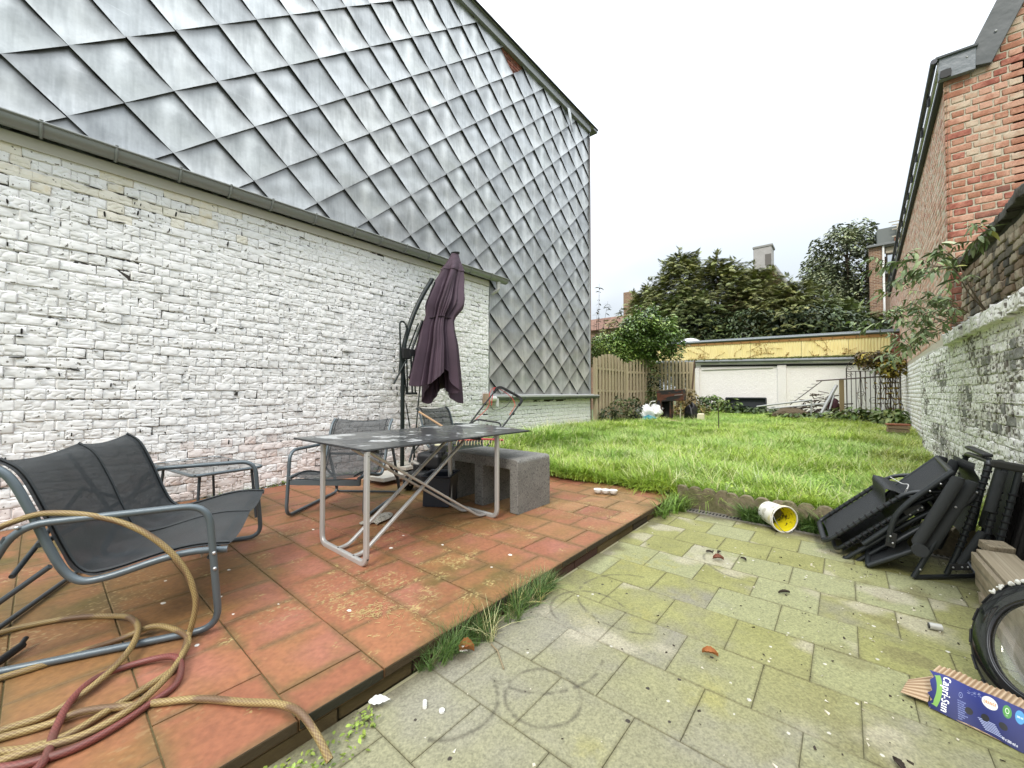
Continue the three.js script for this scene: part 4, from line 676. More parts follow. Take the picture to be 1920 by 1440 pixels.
// ---- dining table ----
{
  const t = thing('dining_table', 'long dark glass garden table on pale crossed metal legs, wet and spattered', 'table', [-2.88, TY, -2.27]);
  const O = [-2.88, TY, -2.27], L = p => [p[0] - O[0], p[1] - O[1], p[2] - O[2]];
  const topM = mat(0xffffff, { roughness: 1, roughnessMap: tex(512, 512, (u, v) => { const n = tnoise(u, v, 6, 1601, 5), q = smooth(0.5, 0.6, n); return [0, 0.3 + 0.3 * q, 0]; }, false), clearcoat: 0.35, clearcoatRoughness: 0.12, map: tex(1024, 1024, (u, v) => { const n = tnoise(u, v, 8, 1611, 5), w = tnoise(u, v, 14, 1621, 4), a = smooth(0.585, 0.63, n) * smooth(0.4, 0.55, w); const r = Math.abs(tnoise(u, v, 10, 1631, 3) - 0.5); const c = mix3([0.05, 0.054, 0.055], [0.42, 0.43, 0.43], a); return mix3(c, [0.42, 0.43, 0.43], smooth(0.012, 0.002, r) * smooth(0.55, 0.7, w) * 0.8); }) });
  const c = [[-2.43, 0.868, -1.385], [-3.33, 0.893, -1.295], [-3.33, 0.89, -3.266], [-2.43, 0.87, -3.165]];
  const q = (u, v) => { const a = c[0].map((k, i) => lerp(k, c[3][i], u)), b = c[1].map((k, i) => lerp(k, c[2][i], u)); return L(a.map((k, i) => lerp(k, b[i], v))); };
  part('table_top', thick(q, 8, 4, -0.007, (u, v) => [u * 1.3, v * 0.7]), topM, t);
  part('top_rim', sweep([0, 1, 2, 3].map(i => { const p = L(c[i]); p[1] -= 0.002; return p; }), 0.005, 6, true), M.black, t);
  const O2 = { square: 1, flat: 0.55, up: [1, 0, 0] };
  for (const [z, x0, x1] of [[-1.41, -2.445, -3.08], [-2.73, -2.475, -3.125]]) part('leg_frame', sweep(roundPath([[x0, 0.86, z], [x0, 0.11, z], [x1, 0.11, z], [x1, 0.87, z]].map(L), 0.07, false, 6), 0.022, 16, false, { square: 1, flat: 0.6 }), M.alu, t);
  for (const x of [-2.64, -2.86]) {
    part('brace', sweep(roundPath([[x, 0.115, -1.42], [x, 0.115, -1.5], [x, 0.82, -2.47]].map(L), 0.05, false, 4), 0.017, 10, false, { square: 1, flat: 0.6, up: [1, 0, 0] }), M.alu, t);
    part('brace', sweep(roundPath([[x + 0.03, 0.84, -1.5], [x + 0.03, 0.115, -2.63], [x + 0.03, 0.115, -2.73]].map(L), 0.05, false, 4), 0.016, 10, false, { square: 1, flat: 0.6, up: [1, 0, 0] }), M.alu, t);
  }
  for (const g of [rod(L([-2.46, 0.845, -1.5]), L([-3.1, 0.85, -1.5]), 0.012), rod(L([-2.46, 0.845, -2.5]), L([-3.1, 0.85, -2.5]), 0.012)]) part('stretcher', g, M.tubeDark, t);
  for (const p of [[-2.428, 0.83, -1.41], [-2.428, 0.15, -1.41], [-2.61, 0.49, -2.05], [-2.61, 0.13, -1.41], [-2.83, 0.13, -1.41]]) part('bolt', sph(0.007, L(p), [1, 1, 1], 6), M.black, t);
}
// ---- concrete bench ----
{
  const t = thing('concrete_bench', 'low granular concrete bench on three slab legs behind the table', 'bench', [-2.885, TY, -2.93]);
  const s = new THREE.Shape(), w = 0.485, h = 0.5, k = 0.085; const rd = 0.035;
  s.moveTo(-w, 0); s.lineTo(-w, h - rd); s.quadraticCurveTo(-w, h, -w + rd, h); s.lineTo(w - rd, h); s.quadraticCurveTo(w, h, w, h - rd); s.lineTo(w, 0); s.lineTo(w - k, 0); s.lineTo(w - k, h - k - 0.03); s.quadraticCurveTo(w - k, h - k, w - k - 0.03, h - k);
  s.lineTo(0.03, h - k); s.lineTo(0.02, h - k - 0.03); s.lineTo(0.02, 0); s.lineTo(-0.08, 0); s.lineTo(-0.08, h - k); s.lineTo(-w + k, h - k); s.lineTo(-w + k, 0);
  const g = new THREE.ExtrudeGeometry(s, { depth: 0.52, bevelEnabled: true, bevelSize: 0.008, bevelThickness: 0.008, bevelSegments: 2, curveSegments: 5 }).translate(0, 0.008, -0.53);
  const m = mat(0xffffff, { roughness: 0.95, bumpMap: relook(bumpGrain, 2.5, 2.5), bumpScale: 0.006, map: relook(tex(512, 512, (u, v) => { const f = tnoise(u, v, 90, 1701, 1), k = tnoise(u, v, 60, 1703, 1), n = tnoise(u, v, 4, 1705, 4); let c = mix3([0.14, 0.138, 0.128], [0.235, 0.23, 0.21], n); if (f > 0.7) c = mix3(c, [0.3, 0.29, 0.26], 0.45); if (k > 0.74) c = mix3(c, [0.05, 0.05, 0.05], 0.5); return c; }), 1.6, 1.6) });
  part('bench_body', g, m, t);
}
// ---- parasol ----
M.para = mat([0.006, 0.012, 0.011], { roughness: 0.4, metalness: 0.2 });
M.canvas = mat(0xffffff, { roughness: 0.75, sheen: 0.3, sheenRoughness: 0.6, side: THREE.DoubleSide, bumpMap: bumpSoft, bumpScale: 0.004, map: tex(256, 256, (u, v) => { const n = tnoise(u, v, 4, 1801, 4); return mix3([0.04, 0.022, 0.033], [0.07, 0.04, 0.06], n); }) });
{
  const X = -4.9, t = thing('parasol', 'closed plum-coloured cantilever parasol on a dark pole against the white wall', 'parasol', [X, TY, -3.38]);
  const l = (x, y, z) => [x, y - TY, z + 3.38];
  part('pole', [sweep([l(0, 0.13, -3.375), l(0, 1.2, -3.375), l(0, 1.86, -3.38)], 0.03, 12), cyl(0.034, 0.034, 0.1, 12, l(0, 1.3, -3.375))], M.para, t);
  part('arm', sweep(spline([l(0, 1.55, -3.34), l(0, 1.9, -3.385), l(0, 2.35, -3.53), l(0, 2.7, -3.7), l(0, 3.02, -3.9)], 24), 0.042, 10, false, { flat: 0.75 }), M.para, t);
  part('crank_handle', sweep(roundPath([l(0.03, 1.62, -3.37), l(0.03, 1.78, -3.315), l(0.03, 2.27, -3.3), l(0.03, 2.29, -3.36), l(0.03, 2.22, -3.42), l(0.03, 1.85, -3.4)], 0.05, false, 6), 0.012, 8), M.para, t);
  part('hub', [box(0.1, 0.16, 0.13, l(0.01, 1.82, -3.4)), box(0.07, 0.1, 0.1, l(0.03, 1.84, -3.5))], M.black, t);
  for (const g of [rod(l(0.04, 1.38, -3.2), l(0.04, 1.88, -3.5), 0.014), rod(l(0.04, 1.88, -3.5), l(0.02, 2.34, -3.7), 0.018), rod(l(-0.02, 1.86, -3.47), l(-0.02, 2.3, -3.66), 0.012)]) part('tension_strut', g, M.para, t);
  for (const g of [rod(l(0.03, 1.82, -3.42), l(0.03, 1.24, -3.44), 0.011), rod(l(0.06, 1.82, -3.47), l(0.06, 1.24, -3.5), 0.013), rod(l(0.08, 1.8, -3.5), l(0.08, 1.24, -3.54), 0.011), rod(l(0.0, 1.245, -3.42), l(0.1, 1.245, -3.56), 0.016), rod(l(0.0, 1.7, -3.38), l(0.02, 1.24, -3.43), 0.011)]) part('rib_end', g, M.para, t);
  for (const g of [rod(l(0.02, 1.1, -3.42), l(0.05, 0.3, -3.56), 0.009), rod(l(0.05, 1.55, -3.66), l(0.08, 0.15, -3.5), 0.01), rod(l(0.02, 2.98, -3.93), l(0.04, 2.3, -3.8), 0.01)]) part('guy_rod', g, M.para, t);
  // furled canopy: centre line and radius, folded into lobes
  const C = new THREE.CatmullRomCurve3([l(0.08, 3.5, -4.3), l(0.1, 3.2, -4.24), l(0.12, 2.8, -4.1), l(0.13, 2.32, -3.93), l(0.15, 1.9, -3.9), l(0.16, 1.45, -3.9)].map(p => V(...p)));
  const R = (v, a) => { const k = [[0, 0.06], [0.18, 0.2], [0.34, 0.25], [0.48, 0.26], [0.56, 0.2], [0.62, 0.24], [0.8, 0.31], [1, 0.36]]; let i = 0; while (i < k.length - 2 && v > k[i + 1][0]) i++; const f = clamp((v - k[i][0]) / (k[i + 1][0] - k[i][0])); return lerp(k[i][1], k[i + 1][1], f); };
  const canopy = (v0, v1, add, n) => thick((u, vv) => {
    const a = u * Math.PI * 2; let v = lerp(v0, v1, vv); const fold = Math.sin(a * 7 + 1.3 * Math.sin(a * 2 + v * 1.5) + v), f2 = Math.sin(a * 15 + 2 * Math.sin(a * 3) + v * 3);
    const hem = vv > 0.98 ? 0 : 0, low = 0.16 * Math.sin(a * 3 + 0.4) + 0.06 * fold;
    const p = C.getPoint(clamp(v)); const tail = v > 0.75 ? (v - 0.75) / 0.25 : 0; p.y -= tail * (0.1 + low + 0.12 * Math.cos(a * 1 + 2.6)); p.z += 0.09 * tail * smooth(-0.2, 1, Math.cos(a));
    const puff = 0.07 * Math.exp(-(((v - 0.47) / 0.08) ** 2)) * smooth(0.2, 1, Math.cos(a - 2.2));
    const r = R(v) * (0.76 + 0.26 * fold * smooth(0.03, 0.3, v) + 0.13 * f2 * smooth(0.1, 0.5, v) + 0.05 * Math.sin(a * 31 + v * 5 + 2 * Math.sin(a * 5)) * smooth(0.15, 0.5, v)) + add + puff;
    return [p.x + Math.sin(a) * r * 0.8, p.y + 0.0 * fold, p.z + Math.cos(a) * r];
  }, n, 34, 0.003, (u, v) => [u * 4, v * 3]);
  part('canopy', canopy(0.04, 1, 0, 170), M.canvas, t);
  part('canopy_cap', canopy(0, 0.2, 0.016, 90), M.canvas, t);
  const st = []; for (let i = 0; i < 60; i++) { const a = i / 60 * Math.PI * 2, p = C.getPoint(0.565), r = 0.2 * (0.86 + 0.12 * Math.sin(a * 7 + 1.3 * Math.sin(a * 2 + 0.85) + 0.565)) + 0.012; st.push([p.x + Math.sin(a) * r * 0.82, p.y + 0.02 * Math.sin(a * 2) - 0.03 * Math.cos(a), p.z + Math.cos(a) * r]); }
  part('tie_strap', sweep(st, 0.007, 6, true, { flat: 2.4, up: [0, 1, 0] }), mat([0.025, 0.012, 0.02], { roughness: 0.8 }), t);
  part('finial', cyl(0.075, 0.07, 0.02, 14, l(0.08, 3.52, -4.305), [0.15, 0, 0]), M.black, t);
  const bm = mat([0.42, 0.4, 0.35], { roughness: 0.95, bumpMap: bumpGrain, bumpScale: 0.004 });
  for (const g of [rod(l(-0.45, 0.11, -3.38), l(0.45, 0.11, -3.38), 0.022, 4), rod(l(0, 0.11, -3.83), l(0, 0.11, -2.93), 0.022, 4)]) part('base_cross', g, M.para, t);
  const a = single('base_slab', 'pale concrete slab weighing down the parasol foot, nearer the armchair', 'paving slab', [box(0.44, 0.05, 0.44, [-4.6, 0.17, -2.93], [0, 0.1, 0.03])], bm, 'concrete slabs on the parasol foot');
  const b2 = a.clone(); b2.name = numbered('base_slab'); b2.position.set(-0.42, 0.0, -0.62); b2.userData = { label: 'pale concrete slab weighing down the parasol foot, at the base of its pole', category: 'paving slab', group: 'concrete slabs on the parasol foot' }; scene.add(b2);
}
// ---- lawnmower and crate ----
{
  const t = thing('lawnmower', 'black petrol lawnmower with folding handle and red cables beside the concrete bench', 'lawnmower', [-3.85, TY, -3.15]);
  const l = (x, y, z) => [x + 3.85, y - TY, z + 3.15];
  const blk = mat([0.014, 0.015, 0.017], { roughness: 0.45 }), red = mat([0.5, 0.03, 0.03], { roughness: 0.5 });
  part('deck', box(0.5, 0.16, 0.62, l(-3.85, 0.25, -3.15), [0, 0.35, 0], 0.05), blk, t);
  part('engine', [box(0.34, 0.2, 0.3, l(-3.85, 0.44, -3.1), [0, 0.35, 0], 0.06), cyl(0.1, 0.115, 0.06, 20, l(-3.78, 0.585, -3.12)), cyl(0.035, 0.035, 0.05, 14, l(-3.62, 0.54, -3.02)), box(0.12, 0.1, 0.12, l(-3.9, 0.36, -2.93), [0, 0.5, 0])], blk, t);
  part('starter_cap', cyl(0.05, 0.05, 0.012, 16, l(-3.78, 0.622, -3.12)), mat([0.55, 0.52, 0.35]), t);
  part('muffler', cyl(0.035, 0.035, 0.1, 12, l(-3.93, 0.4, -2.9), [0.4, 0, 1.2]), mat([0.3, 0.28, 0.25], { metalness: 0.6, roughness: 0.45 }), t);
  for (const [x, z] of [[-4.0, -2.85], [-3.58, -2.92], [-4.12, -3.38], [-3.7, -3.45]]) { const w = part('wheel', tf(new THREE.CylinderGeometry(0.09, 0.09, 0.045, 18), l(x, 0.185, z), [0, 0.35, Math.PI / 2]), blk, t); part('hub', tf(new THREE.CylinderGeometry(0.04, 0.04, 0.05, 12), l(x, 0.185, z), [0, 0.35, Math.PI / 2]), M.alu, w); }
  part('handle', sweep(roundPath([l(-4.02, 0.33, -3.42), l(-4.2, 0.86, -4.1), l(-4.4, 1.365, -4.9), l(-3.95, 1.15, -4.98), l(-3.72, 0.75, -4.2), l(-3.6, 0.35, -3.5)], 0.17, false, 8), 0.0125, 9), M.black, t);
  part('foam_grip', sweep(roundPath([l(-4.36, 1.26, -4.74), l(-4.4, 1.372, -4.9), l(-3.95, 1.15, -4.98), l(-3.89, 1.06, -4.8)], 0.12, false, 8), 0.021, 10), mat([0.008, 0.008, 0.008], { roughness: 0.9 }), t);
  part('cross_bar', sweep(roundPath([l(-4.12, 0.72, -3.9), l(-4.14, 0.87, -4.1), l(-3.76, 0.82, -4.25), l(-3.68, 0.66, -4.05)], 0.08, false, 6), 0.0125, 8), M.black, t);
  part('control_cable', [sweep(spline([l(-4.14, 0.83, -4.05), l(-4.3, 1.05, -4.55), l(-4.52, 1.27, -4.82), l(-4.5, 1.34, -4.9), l(-4.2, 1.2, -4.95), l(-4.02, 1.07, -4.86), l(-3.94, 1.0, -4.72), l(-3.87, 0.92, -4.55)], 40), 0.005, 6), sweep(spline([l(-4.5, 1.34, -4.9), l(-4.44, 1.16, -4.78), l(-4.4, 1.05, -4.72)], 12), 0.006, 6)], red, t);
  part('throttle_cable', sweep(spline([l(-4.1, 1.27, -4.95), l(-4.14, 1.05, -4.8), l(-4.28, 0.98, -4.66), l(-4.36, 1.06, -4.64)], 20), 0.005, 6), M.black, t);
  part('handle_lever', [rod(l(-4.18, 0.79, -4.04), l(-4.11, 0.74, -3.95), 0.016, 8)], red, t);
  part('clamp_knob', [sph(0.024, l(-4.29, 1.08, -4.46)), sph(0.022, l(-3.84, 0.94, -4.6))], M.black, t);
}
{
  const t = thing('plastic_crate', 'open dark blue-black plastic crate under the table beside the mower', 'crate', [-3.26, TY, -2.72], 0.57);
  const m = mat([0.011, 0.014, 0.022], { roughness: 0.4 }), f = (u, v, s) => 0;
  part('side', [box(0.27, 0.3, 0.014, [0, 0.16, 0.15], [-0.08, 0, 0]), box(0.27, 0.3, 0.014, [0, 0.16, -0.15], [0.08, 0, 0]), box(0.014, 0.3, 0.3, [-0.13, 0.16, 0], [0, 0, 0.08]), box(0.014, 0.3, 0.3, [0.13, 0.16, 0], [0, 0, -0.08])], m, t);
  part('rim', sweep(roundPath([[-0.155, 0.31, 0.175], [0.155, 0.31, 0.175], [0.155, 0.31, -0.175], [-0.155, 0.31, -0.175]], 0.02, true), 0.011, 6, true), m, t);
  part('bottom', box(0.25, 0.014, 0.29, [0, 0.012, 0]), m, t);
}
{
  const t = thing('leaf_rake', 'red-headed leaf rake with wooden handle lying across the bench and mower', 'rake', [-3.7, 0.64, -3.6]);
  part('handle', sweep([[-0.66, 0.36, 0.34], [-0.1, 0.02, 0.08], [0, 0, 0]], 0.014, 8), mat([0.42, 0.27, 0.15], { roughness: 0.8 }), t);
  part('head', sweep(spline([[-0.1, 0.0, 0.14], [0.12, 0.02, -0.03], [0.3, 0.0, -0.28]], 12), 0.013, 6), mat([0.4, 0.05, 0.05], { roughness: 0.5 }), t);
  const r = rng(3), l = []; for (let i = 0; i < 17; i++) { const k = i / 16, x = lerp(-0.1, 0.3, k), z = lerp(0.14, -0.28, k); l.push(sweep(spline([[x, 0.01, z], [x + 0.08, 0.0, z + 0.1], [x + 0.16, -0.03, z + 0.17 + 0.02 * r()]], 6), 0.004, 5)); }
  for (const g of l) part('tine', g, mat([0.45, 0.36, 0.2], { roughness: 0.6 }), t);
}
{
  const g = thick((u, v) => [0.17 * (u - 0.5) + 0.02 * Math.sin(v * 5), 0.012 + 0.028 * fbm(u * 4, v * 4, 9, 3) * Math.sin(Math.PI * u) * Math.sin(Math.PI * v) * 2, 0.3 * (v - 0.5) + 0.03 * Math.sin(u * 7)], 14, 18, 0.004);
  single('dirty_rag', 'crumpled dirty white rag on the tiles beneath the table', 'rag', tf(g, [-3.27, TY + 0.004, -2.0], [0, 0.6, 0]), mat(0xffffff, { map: paintTex(1901, [0.5, 0.48, 0.42], [0.1, 0.09, 0.07], 1, 0.6), roughness: 1 }));
}
// ---- garden hoses ----
{
  const wv = (a, b, c) => tex(64, 256, (u, v) => { const s = Math.sin((u * 8 + v * 24) * Math.PI * 2), q = Math.sin((u * 8 - v * 24) * Math.PI * 2); return mix3(mix3(a, b, smooth(-0.4, 0.4, s * 0.5 + q * 0.5)), c, smooth(0.45, 0.65, tnoise(u, v, 2, 1951, 4)) * 0.8); });
  const T = wv([0.19, 0.12, 0.045], [0.34, 0.26, 0.105], [0.1, 0.05, 0.03]); T.repeat.set(1, 2.6); const TR = wv([0.13, 0.035, 0.03], [0.2, 0.06, 0.048], [0.1, 0.042, 0.03]); TR.repeat.set(1, 2.6);
  const hy = mat(0xffffff, { map: T, roughness: 0.55 }), hr = mat(0xffffff, { map: TR, roughness: 0.5 });
  const G = TY + 0.015, p = (a, dy = 0) => a.map(q => [q[0], G + (q[2] || dy), q[1]]);
  const y1 = [[-3.2, 0.3, 0.02], [-2.72, 0.12, 0.56], [-2.67, 0.05, 0.605], [-2.635, -0.01, 0.625], [-2.588, -0.083, 0.62], [-2.531, -0.169, 0.598], [-2.484, -0.241, 0.565], [-2.443, -0.302, 0.522], [-2.402, -0.365, 0.457], [-2.368, -0.417, 0.382], [-2.346, -0.45, 0.313], [-2.33, -0.474, 0.236], [-2.323, -0.484, 0.16], [-2.331, -0.473, 0.071], [-2.337, -0.464, 0.03], [-2.161, -0.4, 0.022], [-2.032, -0.317, 0.022], [-1.956, -0.221, 0.02], [-1.944, -0.114, 0.01], [-1.989, -0.001, 0.01], [-2.04, 0.1, 0.0], [-2.2, 0.3, 0], [-2.5, 0.35, 0], [-2.62, 0.2, 0], [-2.607, 0.082], [-2.593, -0.021], [-2.597, -0.135], [-2.591, -0.26], [-2.539, -0.364, 0.03], [-2.446, -0.421, 0.03], [-2.304, -0.454, 0.02], [-2.2, -0.41, 0.0], [-2.139, -0.371, 0.0], [-2.095, -0.291], [-2.05, -0.189], [-2.001, -0.076], [-2.022, 0.0], [-2.073, 0.061], [-2.4, 0.4], [-3.0, 0.3], [-3.092, 0.101], [-3.076, -0.009], [-3.0, -0.152], [-2.888, -0.258], [-2.721, -0.307, 0.03], [-2.538, -0.315, 0.04], [-2.392, -0.272, 0.03], [-2.296, -0.209, 0.02], [-2.22, -0.133, 0.01], [-2.18, -0.044], [-2.2, 0.066], [-2.19, 0.16], [-2.156, 0.064], [-2.115, -0.043], [-2.092, -0.112, 0.01], [-2.018, -0.227, 0.0], [-1.942, -0.315], [-1.858, -0.405], [-1.727, -0.496], [-1.584, -0.58, 0.012], [-1.491, -0.611, 0.012], [-1.4, -0.628, -0.025], [-1.325, -0.64, -0.078]];
  const t = thing('garden_hose', 'long tan braided garden hose looped over the bench arm and trailing off the terrace edge', 'hose');
  part('hose_body', sweep(spline(p(y1), 900), 0.0125, 10, false, { open: 1 }), hy, t);
  part('hose_bore', sweep([[-1.36, G - 0.06, -0.636], [-1.327, G - 0.077, -0.6398]], 0.0092, 10), M.black, t);
  const r1 = [[-1.86, 0.06], [-1.897, -0.017], [-2.05, -0.056, 0.014], [-2.188, -0.096, 0.016], [-2.281, -0.163, 0.014], [-2.311, -0.258], [-2.258, -0.351, 0.01], [-2.181, -0.391, 0.022], [-2.096, -0.392, 0.012], [-2.017, -0.357], [-1.976, -0.287, 0.0], [-1.93, -0.198], [-1.91, -0.104], [-1.933, -0.021], [-1.985, 0.057], [-2.3, 0.3]];
  single('red_hose', 'dark red braided hose coiled on the tiles under the tan hose', 'hose', sweep(spline(p(r1), 300), 0.0125, 10), hr);
  single('hose_connector', 'small black plastic clip lying on the tiles at the left edge', 'clip', [rod([-2.72, G + 0.012, 0.1], [-2.83, G + 0.015, 0.03], 0.016, 8), rod([-2.82, G + 0.02, 0.035], [-2.86, G + 0.03, 0.02], 0.01, 8)], M.black);
}
// ---- white trays ----
{
  const w = mat([0.72, 0.71, 0.66], { roughness: 0.6 });
  const t = thing('food_tray', 'shallow white polystyrene food tray at the grass edge of the terrace', 'tray', [-2.98, TY, -4.66], 0.5);
  const hd = (a, b, y0, y1, k) => sheet((u, v) => { const s = a + (b - a) * v, q = roundPath([[-s, 0, -s * k], [s, 0, -s * k], [s, 0, s * k], [-s, 0, s * k]], 0.03, true, 3), i = Math.round(u * q.length) % q.length; return [q[i].x, lerp(y0, y1, v), q[i].z]; }, 24, 1);
  part('tray_wall', [hd(0.085, 0.115, 0.004, 0.04, 0.7), hd(0.105, 0.076, 0.042, 0.012, 0.7), hd(0.105, 0.122, 0.042, 0.038, 0.7)], mat([0.72, 0.71, 0.66], { roughness: 0.6, side: THREE.DoubleSide }), t);
  part('tray_floor', box(0.16, 0.008, 0.11, [0, 0.01, 0]), w, t); part('scrap', tf(new THREE.IcosahedronGeometry(0.02, 1), [0.02, 0.02, 0], [0, 0, 0], [1.3, 0.4, 0.8]), mat([0.4, 0.26, 0.1]), t);
  const e = thing('egg_tray', 'white plastic holder of three round cups on the terrace corner', 'holder', [-2.11, TY, -4.17], 0.42);
  for (const x of [-0.085, 0, 0.085]) part('cup', [tf(new THREE.SphereGeometry(0.046, 18, 10, 0, 6.3, Math.PI / 2, 1.45), [x, 0.05, 0]), tf(new THREE.SphereGeometry(0.042, 18, 8, 0, 6.3, Math.PI / 2, 1.45), [x, 0.05, 0])], mat([0.72, 0.72, 0.7], { roughness: 0.45, side: THREE.DoubleSide }), e);
  part('rim', [box(0.26, 0.008, 0.05, [0, 0.05, 0], undefined, 0.003), ...[-0.085, 0, 0.085].map(x => tf(new THREE.TorusGeometry(0.045, 0.005, 6, 20), [x, 0.052, 0], [Math.PI / 2, 0, 0]))], w, e);
}
// ================= YARD OBJECTS =================
// ---- folded reclining loungers leaning on the right wall ----
M.loungeTube = mat([0.022, 0.026, 0.028], { roughness: 0.36, metalness: 0.15 });
M.foam = mat([0.026, 0.029, 0.03], { roughness: 0.85, bumpMap: bumpGrain, bumpScale: 0.001 });
M.loungeCloth = mat([0.017, 0.019, 0.021], { roughness: 0.6, side: THREE.DoubleSide, bumpMap: relook(weave, 3, 3), bumpScale: 0.001 });
M.cord = mat([0.005, 0.005, 0.006], { roughness: 0.8 });
const lounge = 'folded reclining loungers leaning by the wall';
function lacing(t, A, B, r, n) {                                   // elastic loops round a tube
  const l = [], d = B.clone().sub(A), q = new THREE.Quaternion().setFromUnitVectors(V(0, 0, 1), d.clone().normalize());
  for (let i = 0; i < n; i++) { const g = new THREE.TorusGeometry(r + 0.002, 0.0042, 5, 10); g.scale(1, 1, 1.6); g.applyQuaternion(q); const p = A.clone().addScaledVector(d, (i + 0.5) / n); l.push(g.translate(p.x, p.y, p.z)); }
  part('lacing', l, M.cord, t, { kind: 'stuff' });
}
{ // 1: nearest the lawn, face up
  const t = thing('folded_lounger', 'folded black lounger nearest the lawn, lying lowest with its laced sling facing up', 'folded lounger', [-0.05, 0, -4.2], 0, lounge);
  const O = V(-0.15, 0.115, -0.24), U = V(0.707, 0.70, 0.0), W = V(0.055, -0.03, 0.49), D = V(0.7, -0.7, 0.02);
  const P = (u, w, d) => O.clone().addScaledVector(U, u).addScaledVector(W, w).addScaledVector(D, d);
  const loop = (u0, u1, d0, d1, w0 = 0, w1 = 1) => roundPath([P(u0, w0, d0), P(u1 * 0.74, w0, d0), P(u1, w0, d1), P(u1, w1, d1), P(u1 * 0.74, w1, d0), P(u0, w1, d0)], 0.07, true, 5);
  part('front_frame', sweep(loop(0, 0.9, 0, 0.16), 0.0145, 9, true), M.loungeTube, t);
  part('middle_frame', sweep(loop(0.02, 0.82, 0.085, 0.11, 0.03, 0.97), 0.0145, 9, true), M.loungeTube, t);
  part('rear_frame', sweep(loop(-0.06, 0.78, 0.15, 0.17, 0.0, 1.02), 0.0145, 9, true), M.loungeTube, t);
  part('leg_frame', sweep(loop(-0.02, 0.7, 0.205, 0.22, 0.06, 0.98), 0.0145, 9, true), M.loungeTube, t); part('seat_sling', thick((u, v) => P(lerp(0.05, 0.62, u), lerp(0.06, 0.95, v), 0.115 + 0.03 * Math.sin(Math.PI * v)).toArray(), 12, 10, 0.003), M.loungeCloth, t);
  part('sling', thick((u, v) => { const uu = lerp(0.035, 0.66, u); return P(uu, lerp(0.05, 0.95, v), 0.012 + 0.05 * Math.sin(Math.PI * v) * (0.35 + 0.4 * u) - 0.09 * smooth(0.72, 0.9, u) + 0.13 * smooth(0.88, 1, u)).toArray(); }, 26, 12, 0.003), M.loungeCloth, t);
  part('head_sling', thick((u, v) => P(lerp(0.5, 0.84, u), lerp(0.07, 0.93, v), 0.1 + 0.05 * Math.sin(Math.PI * v)).toArray(), 14, 10, 0.003), M.loungeCloth, t);
  part('end_sleeve', sweep([P(0.005, 0.1, 0), P(0.005, 0.9, 0)], 0.02, 9), M.loungeCloth, t);
  for (const w of [0.02, 1.0]) { lacing(t, P(0.1, w, 0), P(0.62, w, 0), 0.0145, 11); lacing(t, P(0.08, w, 0.085), P(0.6, w, 0.085), 0.0145, 11); lacing(t, P(0.0, w, 0.15), P(0.55, w, 0.16), 0.0145, 9); lacing(t, P(0.7, w, 0.05), P(0.86, w, 0.15), 0.0145, 4); }
  part('armrest', sweep([P(0.2, 1.07, 0.12), P(0.66, 1.07, 0.1)], 0.017, 10), M.loungeTube, t);
  part('hinge_plate', tf(box(0.11, 0.045, 0.012), P(0.6, 1.09, 0.09).toArray(), [0, 0, 0.6]), M.black, t);
  for (const k of [-0.035, 0.02, 0.05]) part('rivet', sph(0.007, P(0.6 + k, 1.11, 0.1).toArray(), [1, 1, 1], 6), M.rivet, t);
  part('pull_cord', sweep(spline([P(0.66, 0.2, -0.02), P(0.68, 0.45, 0.02), P(0.7, 0.66, 0.02), P(0.62, 0.72, 0.05), P(0.68, 0.86, 0.0)], 16), 0.0035, 5), mat([0.6, 0.6, 0.58]), t);
  part('foot_bar', sweep([P(-0.06, 0, 0.15), P(-0.06, 1.02, 0.15)], 0.017, 8), M.loungeTube, t);
}
